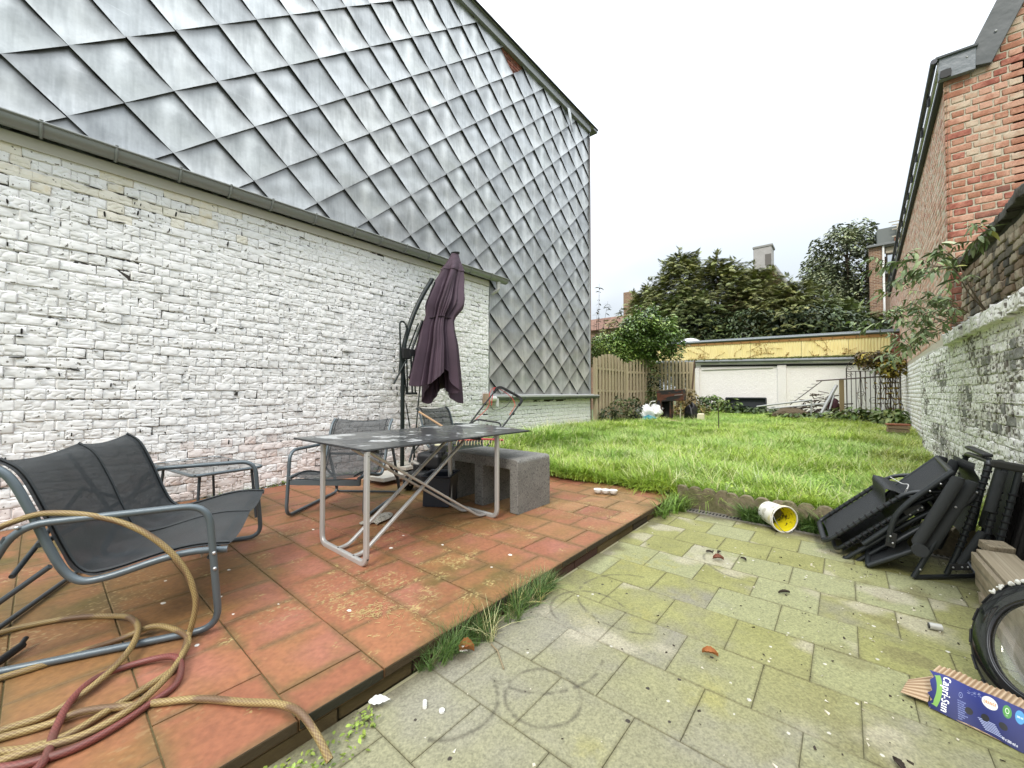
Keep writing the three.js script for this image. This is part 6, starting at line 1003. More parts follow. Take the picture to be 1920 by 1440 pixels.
  const rk = thing('spiked_rod', 'thin steel rod with short cross spikes slanting up from the scrap heap', 'rod', [-1.25, 0.98, -15.3]);
  part('shaft', rod([-0.1, -0.1, 0], [0.7, 0.63, 0], 0.014, 6), mat([0.16, 0.15, 0.15], { metalness: 0.4 }), rk); for (let i = 0; i < 6; i++) part('spike', rod([0.05 + i * 0.11, 0.04 + i * 0.1, 0], [-0.1 + i * 0.11, 0.045 + i * 0.1, 0.02], 0.008, 5), mat([0.16, 0.15, 0.15], { metalness: 0.4 }), rk);
  const r = rng(91), l = [], stones = [];
  for (let i = 0; i < 170; i++) { const k = r(), x = lerp(-1.9, -0.15, Math.pow(k, 0.7)), h = 0.5 + 0.75 * smooth(-1.8, -0.4, x) * r(), z = -15.5 + 0.5 * (r() - 0.5); const a = r() * 3.1; l.push(rod([x, h, z], [x + Math.cos(a) * 0.35 * r(), h + 0.14 * (r() - 0.4), z + 0.3 * (r() - 0.5)], 0.008 + 0.014 * r(), 5)); }
  single('brushwood_heap', 'heap of dark sticks and rubble in front of the white garage wall', 'heap', merge(l), mat([0.075, 0.055, 0.045], { roughness: 1 })).userData.kind = 'stuff';
  single('earth_mound', 'rounded mound of dry brown roots and earth at the front of the scrap heap', 'mound', tf(sheet((u, v) => { const a = u * 6.2832, b = v * Math.PI, k = 0.8 + 0.4 * fbm(Math.cos(a) * 3 + 5, b * 3 + Math.sin(a) * 3, 7, 4); return [Math.cos(a) * Math.sin(b) * 0.5 * k, Math.cos(b) * 0.3 * k, Math.sin(a) * Math.sin(b) * 0.35 * k]; }, 32, 18), [-1.3, 0.48, -15.0]), mat([0.1, 0.075, 0.045], { roughness: 1, bumpMap: bumpGrain, bumpScale: 0.05 }));
  single('red_cloth', 'dark red and white rag caught in the scrap heap by the timber post', 'cloth', tf(sheet((u, v) => { const a = u * 6.2832, b = v * Math.PI, k = 0.7 + 0.6 * fbm(Math.cos(a) * 3 + 5, b * 3 + Math.sin(a) * 3, 17, 3); return [Math.cos(a) * Math.sin(b) * 0.15 * k, Math.cos(b) * 0.2 * k, Math.sin(a) * Math.sin(b) * 0.12 * k]; }, 20, 12), [-0.28, 0.88, -15.2]), mat([0.07, 0.02, 0.03], { roughness: 0.8 }));
  // post and old iron gate
  single('timber_post', 'square tan timber post beside the iron gate', 'post', box(0.11, 1.3, 0.11, [-0.08, 1.0, -14.7], undefined, 0.01), mat([0.27, 0.2, 0.11], { roughness: 0.9, bumpMap: bumpGrain, bumpScale: 0.006 }));
  const gt = thing('iron_gate', 'rusty wrought iron gate with scrolls, overgrown by a yellowing creeper at its right', 'gate', [0.03, lawnY(0.5, -14.6), -14.6]);
  const im = mat([0.06, 0.045, 0.04], { roughness: 0.85 }), y0 = 0.02, W = 1.09;
  for (let i = 0; i < 12; i++) { const x = i / 11 * W; part('bar', rod([x, y0, 0], [x, 1.44 + (i === 0 ? 0.1 : 0.0), 0], i % 3 === 0 ? 0.014 : 0.009, 6), im, gt); }
  part('rail', rod([0, 1.44, 0], [W, 1.44, 0], 0.009), im, gt); part('rail', rod([0, 0.25, 0], [W, 0.25, 0], 0.012), im, gt);
  part('crossbar', rod([-0.68, 1.19, 0.02], [W, 1.3, 0.02], 0.018, 6), mat([0.11, 0.085, 0.08], { roughness: 0.7 }), gt);
  part('scroll', sweep(spline([[0, 1.44, 0], [0.02, 1.6, 0], [0.1, 1.72, 0], [0.2, 1.76, 0]], 14), 0.009, 6), im, gt);
  for (const [x, y, s] of [[0.08, 1.53, 1], [0.06, 1.34, 1], [0.55, 0.62, 1.6], [0.62, 1.0, 1.4], [0.3, 0.8, 1.3]]) { const p = []; for (let i = 0; i < 22; i++) { const a = i / 22 * 9, q = 0.07 * s * (1 - i / 26); p.push([x + q * Math.cos(a), y + q * Math.sin(a), 0.004]); } part('scroll', sweep(p, 0.006, 5), im, gt); }
  const bd = thing('board_stack', 'short stack of reddish boards on the grass against the white wall by the gate', 'stack', [0.83, lawnY(0.8, -11.6) + 0.1, -11.6], 0.1);
  part('plank', box(0.36, 0.03, 0.2, [0, 0.17, 0], [0, 0.03, 0]), mat([0.3, 0.11, 0.06], { roughness: 0.9 }), bd); part('plank', box(0.34, 0.06, 0.19, [0.01, 0.115, 0], [0, -0.03, 0]), mat([0.3, 0.2, 0.13], { roughness: 0.9 }), bd); part('plank', box(0.33, 0.07, 0.19, [0.0, 0.04, 0], [0, 0.02, 0]), mat([0.24, 0.17, 0.11], { roughness: 0.9 }), bd);
}
// ================= PLANTS =================
function bladeGeo(L, w, bend, az, x = 0, z = 0, seg = 3) {         // one grass blade, a folded tapering strip
  const P = [], idx = [], ca = Math.cos(az), sa = Math.sin(az);
  for (let i = 0; i <= seg; i++) { const t = i / seg, y = L * (t - 0.35 * bend * t * t), o = L * bend * t * t, ww = w * (1 - t * t) * 0.5 + 0.0004; for (const s of [-1, 1]) P.push(x + ca * o - sa * ww * s, y, z + sa * o + ca * ww * s); }
  for (let i = 0; i < seg; i++) { const a = i * 2; idx.push(a, a + 2, a + 1, a + 1, a + 2, a + 3); }
  const g = new THREE.BufferGeometry(); g.setAttribute('position', new THREE.Float32BufferAttribute(P, 3)); g.setAttribute('uv', new THREE.Float32BufferAttribute(P.flatMap((_, i) => i % 3 ? [] : [0, 0]), 2)); g.setIndex(idx); g.computeVertexNormals(); return g;
}
function tuft(n, L, w, spread, seed, bend = 1) { const r = rng(seed), l = []; for (let i = 0; i < n; i++) { const a = r() * 6.283, d = spread * Math.sqrt(r()); l.push(bladeGeo(L * (0.55 + 0.6 * r()), w * (0.7 + 0.6 * r()), bend * (0.25 + 0.75 * r()), r() * 6.283, Math.cos(a) * d, Math.sin(a) * d)); } return merge(l); }
const leafy = (o = {}) => new THREE.MeshPhysicalMaterial({ color: 0xffffff, roughness: 0.55, side: THREE.DoubleSide, ...o });
function instances(name, geo, m, list, parent) {                    // list: [pos, euler, scale, colour]
  const im = new THREE.InstancedMesh(geo, m, list.length), c = new THREE.Color();
  list.forEach((q, i) => { _m.compose(V(...q[0]), _q.setFromEuler(_e.set(...q[1])), typeof q[2] === 'number' ? V(q[2], q[2], q[2]) : V(...q[2])); im.setMatrixAt(i, _m); im.setColorAt(i, c.setRGB(...q[3])); });
  im.name = name; im.userData.kind = 'stuff'; im.castShadow = im.receiveShadow = true; (parent || scene).add(im); return im;
}
const jit = (c, r, k = 0.3) => { const g = 1 - k + 2 * k * r(); return [c[0] * g * (0.9 + 0.2 * r()), c[1] * g, c[2] * g * (0.8 + 0.4 * r())]; };
// ---- lawn ----
{
  const r = rng(501), lists = [[], [], []], straw = [];
  const inLawn = (x, z) => x > -5.5 && x < SX(z) - 0.03 - (z > -9.4 ? 0.06 : 0) && z < -4.58 - (x < -1.45 ? 0.16 - 0.12 * fbm(x * 3, 2, 5, 2) * 2 : 0.07) && z > -17;
  for (let i = 0; i < 46000; i++) {
    const t = r(), d = 4.5 + 12.4 * Math.pow(t, 1.35), x = lerp(-5.5, 1.3, r()), z = -d;
    if (!inLawn(x, z)) continue;
    const far = smooth(5, 16, d), n = fbm(x * 0.9, z * 0.9, 551, 3), n2 = fbm(x * 2.6, z * 2.6, 561, 3);
    let h = 0.65 + 0.7 * n2; if (x < -4.3 && z > -10) h *= 1.5; h *= 0.75 + 0.7 * fbm(x * 1.7 + 3, z * 1.7, 577, 2); if (z > -4.95) h *= x < -1.45 ? 0.9 : 0.75; if (x < -3.6 && z < -10) h *= 1.15;
    h *= 1 - 0.38 * far;
    let c = mix3([0.17, 0.32, 0.03], [0.42, 0.55, 0.07], n2); c = mix3(c, [0.28, 0.46, 0.085], 0.7 * smooth(0.45, 0.65, n)); 
    c = mix3(c, [0.4, 0.48, 0.04], 0.6 * smooth(-2.5, 0.4, x) * smooth(-10.5, -12.5, z)); if (x > 0.3) c = mix3(c, [0.42, 0.4, 0.07], 0.5 * smooth(0.45, 0.6, n2));
    const flat = smooth(0.55, 0.7, fbm(x * 0.8 + 40, z * 1.4, 571, 3));
    lists[Math.floor(r() * 3)].push([[x, lawnY(x, z) - 0.01, z], [(r() - 0.5) * 0.4 + flat * 0.5, r() * 6.28, (r() - 0.5) * 0.4], [h * (1 + 0.4 * far), h * (0.85 - 0.3 * flat), h * (1 + 0.4 * far)], jit(c, r, 0.28)]);
    if (r() < 0.14) straw.push([[x, lawnY(x, z), z], [(r() - 0.5) * 0.7, r() * 6.28, (r() - 0.5) * 0.7], h, jit([0.55, 0.56, 0.28], r, 0.2)]);
  }
  const lawn = new THREE.Group(); lawn.name = numbered('grass'); lawn.userData = { label: 'long lush bright green grass covering the whole garden lawn', category: 'grass', kind: 'stuff' }; scene.add(lawn);
  lists.forEach((l, i) => instances('grass_blades', tuft(15, 0.23, 0.0062, 0.07, 600 + i, 1.35), leafy({ roughness: 0.45 }), l, lawn));
  instances('dry_stalks', tuft(3, 0.27, 0.0045, 0.03, 640, 1.1), leafy({ roughness: 0.5 }), straw, lawn);
  // broad weeds in the lawn near the edging
  const wl = []; for (let i = 0; i < 1100; i++) { const x = lerp(-1.6, 0.9, r()), z = lerp(-4.76, -7.4, Math.pow(r(), 1.6)); wl.push([[x, lawnY(x, z) + 0.05 + 0.08 * r(), z], [(r() - 0.5) * 1.2, r() * 6.28, (r() - 0.5) * 1.2], 0.5 + 0.7 * r(), jit([0.3, 0.42, 0.06], r, 0.35)]); }
  instances('clover', leafGeo(0.05, 0.028, 0.25), leafy(), wl, lawn);
}
function leafGeo(L, W, droop = 0.3, seg = 4) {                      // lance-shaped leaf along +x, folded on its midrib
  const P = [], U = [], idx = [];
  for (let i = 0; i <= seg; i++) { const t = i / seg, w = W * 0.5 * Math.pow(Math.sin(Math.PI * Math.min(1, t * 0.93 + 0.05)), 0.85), y = -droop * L * t * t; P.push(t * L, y + w * 0.25, -w, t * L, y, 0, t * L, y + w * 0.25, w); U.push(t, 0, t, 0.5, t, 1); }
  for (let i = 0; i < seg; i++) for (let k = 0; k < 2; k++) { const a = i * 3 + k; idx.push(a, a + 1, a + 3, a + 1, a + 4, a + 3); }
  const g = new THREE.BufferGeometry(); g.setAttribute('position', new THREE.Float32BufferAttribute(P, 3)); g.setAttribute('uv', new THREE.Float32BufferAttribute(U, 2)); g.setIndex(idx); g.computeVertexNormals(); return g;
}
// ---- grass along the terrace step, weeds by the drain and at the hose end ----
{
  const r = rng(511), a = [], b = [], w = [];
  for (let i = 0; i < 300; i++) { const z = lerp(-2.15, -1.12, r()), k = Math.sin(Math.PI * clamp((-1.05 - z) / 1.15)); const dens = fbm(3, z * 3.3, 21, 2); if (r() > 0.1 + 1.2 * smooth(0.35, 0.65, dens)) continue; a.push([[-1.485 + 0.075 * r() * r() * (0.6 + k), 0.0, z], [0.15 * (r() - 0.5), r() * 6.28, -0.3 - 0.35 * r()], 0.35 + 0.4 * k * r() + 0.12 * r(), jit(r() < 0.16 ? [0.4, 0.37, 0.17] : [0.075, 0.14, 0.03], r, 0.45)]); }
  for (let i = 0; i < 46; i++) { const z = lerp(-4.5, -3.95, r() * r()); b.push([[-1.49 + 0.22 * r() * r(), 0.0, z], [(r() - 0.5) * 0.5, r() * 6.28, -0.3 * r()], 0.5 + 0.5 * r(), jit([0.13, 0.22, 0.03], r, 0.4)]); }
  for (let i = 0; i < 150; i++) { const q = r() < 0.5 ? [-0.68, -4.5] : [-0.22, -4.5]; b.push([[q[0] + 0.2 * (r() - 0.5), 0.0, q[1] + 0.08 * (r() - 0.3)], [(r() - 0.5) * 0.7, r() * 6.28, (r() - 0.5) * 0.7], 0.45 + 0.55 * r(), jit([0.1, 0.18, 0.035], r, 0.4)]); }
  const g1 = new THREE.Group(); g1.name = numbered('grass'); g1.userData = { label: 'dark green strip of grass growing out of the joint along the terrace step', category: 'grass', kind: 'stuff' }; scene.add(g1);
  instances('grass_blades', tuft(14, 0.26, 0.004, 0.03, 701, 1.25), leafy(), a, g1);
  const g2 = new THREE.Group(); g2.name = numbered('weeds'); g2.userData = { label: 'tufts of weeds along the foot of the scalloped edging and terrace corner', category: 'weeds', kind: 'stuff' }; scene.add(g2);
  instances('weed_blades', tuft(12, 0.24, 0.009, 0.03, 711, 1.2), leafy(), b, g2);
  for (let i = 0; i < 230; i++) { const q = [[-1.36, -0.66, 0.09], [-1.41, -0.55, 0.06], [-1.4, -0.8, 0.06], [-1.43, -0.42, 0.07]][i % 4]; const x = q[0] + q[2] * (r() + r() - 1), z = q[1] + q[2] * 1.4 * (r() + r() - 1); if (x < -1.49) continue; w.push([[x, 0.004 + 0.03 * r(), z], [r() - 0.5, r() * 6.28, r() - 0.5], 0.4 + 0.6 * r(), jit([0.2, 0.27, 0.04], r, 0.45)]); }
  const g3 = new THREE.Group(); g3.name = numbered('chickweed'); g3.userData = { label: 'low yellow-green chickweed in the joint under the hose end', category: 'weeds', kind: 'stuff' }; scene.add(g3);
  instances('leaves', leafGeo(0.022, 0.014, 0.3, 3), leafy(), w, g3);
  const m = []; for (let i = 0; i < 420; i++) { const z = lerp(-1.2, -4.7, r()), x = -5.44 + 0.07 * r() * r(); m.push([[x, TY + 0.02 * r() + 0.05 * r() * smooth(0.5, 0.7, fbm(2, z * 2, 4, 2)), z], [r() - 0.5, r() * 6.28, r() - 0.5], 0.6 + r(), jit(r() < 0.5 ? [0.1, 0.1, 0.03] : [0.14, 0.2, 0.03], r, 0.4)]); }
  const g4 = new THREE.Group(); g4.name = numbered('moss'); g4.userData = { label: 'moss and tiny weeds along the foot of the whitewashed wall', category: 'moss', kind: 'stuff' }; scene.add(g4);
  instances('leaves', leafGeo(0.03, 0.02, 0.3, 3), leafy(), m, g4);
}
// ---- generic leafy crown: clumps of leaves inside overlapping ellipsoids ----
function crown(t, o) {
  const { blobs, n, leaf, tones, seed, size = [0.7, 1.3], droop = 0.3, shell = 0.55, m = leafy(), noise = 1.1, cut = 0.42, name = 'crown' } = o;
  const r = rng(seed), list = []; const tot = blobs.reduce((s, b) => s + b[3] * b[4] * b[5], 0);
  for (const b of blobs) {
    const k = Math.round(n * b[3] * b[4] * b[5] / tot);
    for (let i = 0; i < k; i++) {
      const th = r() * 6.283, ph = Math.acos(2 * r() - 1), q = Math.pow(r(), 0.33) * (1 - shell) + shell; const d = [Math.cos(th) * Math.sin(ph), Math.cos(ph), Math.sin(th) * Math.sin(ph)];
      const lump = 0.72 + 0.55 * fbm(d[0] * 2.2 + b[0] * 3 + 9, d[1] * 2.2 + d[2] * 1.7 + 5, seed + 3, 3);
      const x = b[0] + d[0] * b[3] * q * lump, y = b[1] + d[1] * b[4] * q * lump, z = b[2] + d[2] * b[5] * q * lump;
      const den = fbm(x * noise + z * 0.7 * noise + 31, y * noise - z * 0.5 * noise, seed + 7, 3); if (den < cut && r() < 0.85) continue;
      const tone = tones[Math.min(tones.length - 1, Math.floor((den - cut) / (0.95 - cut) * 1.2 * tones.length * (0.5 + r()))) | 0] || tones[0];
      list.push([[x, y, z], [(r() - 0.5) * 1.2, Math.atan2(-d[2], d[0]) + (r() - 0.5) * 2.4, -droop + (r() - 0.35) * 1.0], size[0] + (size[1] - size[0]) * r(), jit(tone, r, 0.3)]);
    }
  }
  return instances(name, leaf, m, list, t);
}
const bark = mat(0xffffff, { roughness: 1, bumpMap: bumpGrain, bumpScale: 0.02, map: tex(128, 256, (u, v) => mix3([0.05, 0.035, 0.025], [0.15, 0.11, 0.08], tnoise(u, v * 0.3, 12, 2301, 4))) });
function limbs(t, base, top, r0, n, reach, seed, up = 0.6) {
  const r = rng(seed); part('trunk', sweep(spline([base, base.map((v, i) => lerp(v, top[i], 0.5) + (i === 1 ? 0 : 0.15 * (r() - 0.5))), top], 10), s => r0 * (1 - 0.8 * s), 8), bark, t);
  for (let i = 0; i < n; i++) { const k = 0.25 + 0.7 * i / n, p = base.map((v, j) => lerp(v, top[j], k)), a = r() * 6.283, L = reach * (1.1 - 0.6 * k) * (0.7 + 0.6 * r()); part('limb', sweep(spline([p, [p[0] + Math.cos(a) * L * 0.5, p[1] + L * up * 0.4, p[2] + Math.sin(a) * L * 0.5], [p[0] + Math.cos(a) * L, p[1] + L * up, p[2] + Math.sin(a) * L]], 8), s => r0 * 0.35 * (1 - 0.85 * s), 6), bark, t); }
}
// ---- dark yews behind the garage ----
{
  const spray = (() => { const r = rng(5), l = []; for (let i = 0; i < 11; i++) { const k = i / 10, side = i % 2 ? 1 : -1; const g = leafGeo(0.34 * (1 - 0.5 * k), 0.055, 0.35, 2); tf(g, [0, 0, 0], [0, -side * (0.75 - 0.3 * k), 0]); l.push(tf(g, [0.5 * k, -0.16 * k * k, 0])); } l.push(leafGeo(0.78, 0.07, 0.3, 4)); return merge(l); })();
  const yew = (label, x, z, top, R, n, seed, base = 1.9, tones) => {
    const t = thing('yew_tree', label, 'conifer', [x, 0, z], 0, undefined), r = rng(seed), list = [];
    limbs(t, [0, 0, 0], [0, top * 0.92, 0], 0.2, 10, R, seed + 3, 0.35);
    const nb = Math.round(34 * R);
    for (let i = 0; i < nb; i++) {
      const k = Math.pow(i / nb, 0.85), y = lerp(base, top, k), prof = R * 1.3 * Math.pow(1 - Math.pow(k, 2.6), 0.8) * (0.6 + 0.6 * r()) + 0.12, a = i * 2.399 + r(), rise = 0.25 + 0.7 * k;
      const m = Math.round(1.7 * n / nb);
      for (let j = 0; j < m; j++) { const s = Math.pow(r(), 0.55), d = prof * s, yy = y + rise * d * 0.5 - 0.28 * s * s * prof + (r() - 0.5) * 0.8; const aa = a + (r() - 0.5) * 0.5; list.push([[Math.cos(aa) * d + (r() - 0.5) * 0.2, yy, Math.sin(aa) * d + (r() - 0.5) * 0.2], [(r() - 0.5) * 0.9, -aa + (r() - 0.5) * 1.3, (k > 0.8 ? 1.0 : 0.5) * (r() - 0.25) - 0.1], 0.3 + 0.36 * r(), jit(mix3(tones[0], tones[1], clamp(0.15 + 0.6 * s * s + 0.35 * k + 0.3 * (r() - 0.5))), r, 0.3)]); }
    }
    for (let i = 0; i < 150; i++) { const q = i % 4, sx = [0, -0.9, 0.8, 0.3][q], st = [0.75, 0.1, 0.25, -0.2][q], yy = lerp(top - 0.8, top + st, r()); list.push([[sx + (r() - 0.5) * 0.22 * (1.5 - (yy - top)), yy, (r() - 0.5) * 0.3], [(r() - 0.5), r() * 6.28, 0.7 + 0.5 * r()], 0.3 + 0.25 * r(), jit(tones[1], r, 0.3)]); }
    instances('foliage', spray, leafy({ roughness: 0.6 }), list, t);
  };
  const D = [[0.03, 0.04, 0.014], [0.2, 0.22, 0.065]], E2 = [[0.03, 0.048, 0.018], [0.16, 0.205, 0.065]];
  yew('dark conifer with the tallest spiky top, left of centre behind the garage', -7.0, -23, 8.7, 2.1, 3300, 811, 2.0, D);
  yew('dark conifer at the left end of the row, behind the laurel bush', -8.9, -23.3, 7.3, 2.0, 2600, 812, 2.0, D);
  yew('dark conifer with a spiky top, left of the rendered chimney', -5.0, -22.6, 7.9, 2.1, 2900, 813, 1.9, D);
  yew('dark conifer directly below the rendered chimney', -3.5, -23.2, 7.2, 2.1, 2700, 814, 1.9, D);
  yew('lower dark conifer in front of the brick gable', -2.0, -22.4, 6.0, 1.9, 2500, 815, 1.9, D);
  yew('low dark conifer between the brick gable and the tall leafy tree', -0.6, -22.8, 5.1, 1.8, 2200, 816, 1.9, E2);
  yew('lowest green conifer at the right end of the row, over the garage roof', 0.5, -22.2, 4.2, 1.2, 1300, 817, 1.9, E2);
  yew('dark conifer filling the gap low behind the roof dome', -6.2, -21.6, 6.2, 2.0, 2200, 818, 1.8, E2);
  const h = thing('evergreen_hedge', 'deep green evergreen hedge right behind the garage roof', 'hedge');
  crown(h, { blobs: [[-5.6, 3.9, -21, 2.2, 1.3, 0.9], [-3.2, 3.9, -21, 2, 1.3, 0.9], [-1.0, 3.8, -21, 1.8, 1.2, 0.9], [0.7, 3.4, -21, 1.0, 0.9, 0.8]], n: 9000, leaf: leafGeo(0.2, 0.075, 0.4, 3), tones: [[0.035, 0.055, 0.02], [0.06, 0.095, 0.035], [0.1, 0.14, 0.05]], seed: 831, shell: 0.4, cut: 0.3 });
  limbs(h, [-3.2, 0, -21], [-3.2, 4, -21], 0.12, 8, 2.6, 835);
}
// ---- broadleaved trees ----
{
  const t = thing('leafy_tree', 'tall round grey-green leafy tree left of the narrow brick house', 'tree');
  limbs(t, [0.2, 0, -32], [0.2, 10.6, -32], 0.22, 16, 2.2, 841, 0.9);
  crown(t, { blobs: [[0.0, 9.6, -32, 1.6, 2.1, 1.6], [-0.6, 7.6, -32, 1.7, 1.9, 1.7], [0.7, 7.4, -32, 1.25, 2.2, 1.5], [-1.3, 9.0, -32, 0.9, 1.2, 1.0], [0.7, 10.6, -32, 0.95, 1.2, 0.9], [-0.6, 10.7, -32.2, 0.6, 0.9, 0.6], [-0.2, 5.6, -31.6, 1.6, 1.2, 1.4]], n: 17000, leaf: leafGeo(0.2, 0.11, 0.3, 3), tones: [[0.12, 0.14, 0.08], [0.2, 0.235, 0.13], [0.28, 0.32, 0.18], [0.36, 0.4, 0.25]], seed: 843, shell: 0.25, cut: 0.4, noise: 1.3 });
  const s = thing('bright_shrub', 'bright yellow-green leafy shrub behind the right end of the garage roof', 'shrub');
  limbs(s, [0.4, 0, -24], [0.4, 4, -24], 0.06, 9, 1.1, 851, 0.8);
  crown(s, { blobs: [[0.35, 4.0, -24, 0.9, 0.9, 0.7], [0.95, 3.6, -24, 0.75, 0.8, 0.6], [-0.4, 4.6, -24, 0.55, 0.6, 0.5]], n: 3600, leaf: leafGeo(0.2, 0.085, 0.4, 3), tones: [[0.1, 0.16, 0.025], [0.28, 0.38, 0.06], [0.45, 0.55, 0.13]], seed: 853, shell: 0.45, cut: 0.4, noise: 1.8 });
  const l = thing('laurel_bush', 'glossy green laurel bush leaning over the slatted fence', 'bush');
  limbs(l, [-5.75, 0.3, -13.3], [-5.35, 3.7, -13.1], 0.06, 10, 1.0, 861, 0.9);
  const blobs = [[-5.9, 2.6, -12.3, 0.6, 0.6, 0.5], [-6.2, 2.9, -12.2, 0.4, 0.4, 0.4], [-5.35, 3.05, -12.9, 0.75, 0.72, 0.7], [-4.72, 2.95, -13.3, 0.62, 0.62, 0.6], [-5.75, 2.9, -12.6, 0.6, 0.55, 0.5], [-5.05, 3.62, -13.0, 0.42, 0.42, 0.4], [-4.55, 3.4, -13.3, 0.35, 0.35, 0.35], [-5.75, 2.45, -12.6, 0.6, 0.5, 0.4], [-5.25, 2.45, -13.2, 0.45, 0.4, 0.35], [-4.35, 2.75, -13.4, 0.4, 0.4, 0.4], [-5.5, 3.7, -13.0, 0.3, 0.3, 0.3], [-4.9, 3.95, -13.1, 0.14, 0.34, 0.14], [-4.35, 3.6, -13.3, 0.14, 0.3, 0.14], [-5.3, 3.95, -12.9, 0.12, 0.3, 0.12], [-6.3, 2.5, -12.1, 0.4, 0.4, 0.4], [-4.15, 3.1, -13.4, 0.25, 0.25, 0.25]];
  crown(l, { blobs, n: 12500, leaf: leafGeo(0.13, 0.05, 0.25, 3), tones: [[0.08, 0.14, 0.03], [0.15, 0.245, 0.055], [0.24, 0.35, 0.085], [0.33, 0.43, 0.14]], seed: 863, shell: 0.3, cut: 0.3, noise: 2.2, m: leafy({ roughness: 0.35 }) });
  const g = thing('privet_bush', 'light yellow-green small-leaved bush behind the nearest fence panel', 'bush');
  limbs(g, [-5.95, 0.3, -11.6], [-5.9, 2.7, -11.6], 0.03, 7, 0.5, 871, 0.9);
  crown(g, { blobs: [[-6.0, 2.55, -11.4, 0.5, 0.45, 0.5], [-5.75, 2.3, -12.0, 0.5, 0.42, 0.5]], n: 3600, leaf: leafGeo(0.075, 0.04, 0.25, 3), tones: [[0.1, 0.16, 0.025], [0.21, 0.3, 0.045], [0.32, 0.4, 0.09]], seed: 873, shell: 0.5, cut: 0.36, noise: 3 });
  // thin half-bare whips by the zinc corner
  const b = thing('bare_shrub', 'thin half-bare shrub branches reaching up beside the zinc wall corner', 'shrub'), r = rng(881), leaves = [];
  for (const [x0, x1, y1, sd] of [[-6.6, -6.42, 5.0, 1], [-6.6, -6.1, 4.35, 2], [-6.5, -5.6, 4.1, 3], [-6.5, -5.35, 3.75, 4], [-6.7, -6.5, 4.2, 5], [-6.6, -6.0, 3.6, 6]]) {
    const pts = spline([[-6.6, 0.4, -12.6], [lerp(-6.6, x0, 0.6), 2.4, -12.5], [lerp(x0, x1, 0.6), lerp(2.5, y1, 0.6), -12.4], [x1, y1, -12.3]], 22); part('branch', sweep(pts, s => 0.014 * (1 - 0.8 * s), 5), bark, b);
    for (let i = 0; i < 16; i++) { const k = 0.5 + 0.5 * Math.sqrt(r()), p = pts[Math.floor(k * 22)]; leaves.push([[p.x, p.y, p.z], [r() - 0.5, r() * 6.28, -0.5 + r() * 0.9], 0.6 + 0.7 * r(), jit(r() < 0.15 ? [0.35, 0.22, 0.04] : [0.07, 0.075, 0.055], r, 0.3)]); }
  }
  instances('leaves', leafGeo(0.14, 0.045, 0.3, 3), leafy(), leaves, b);
}
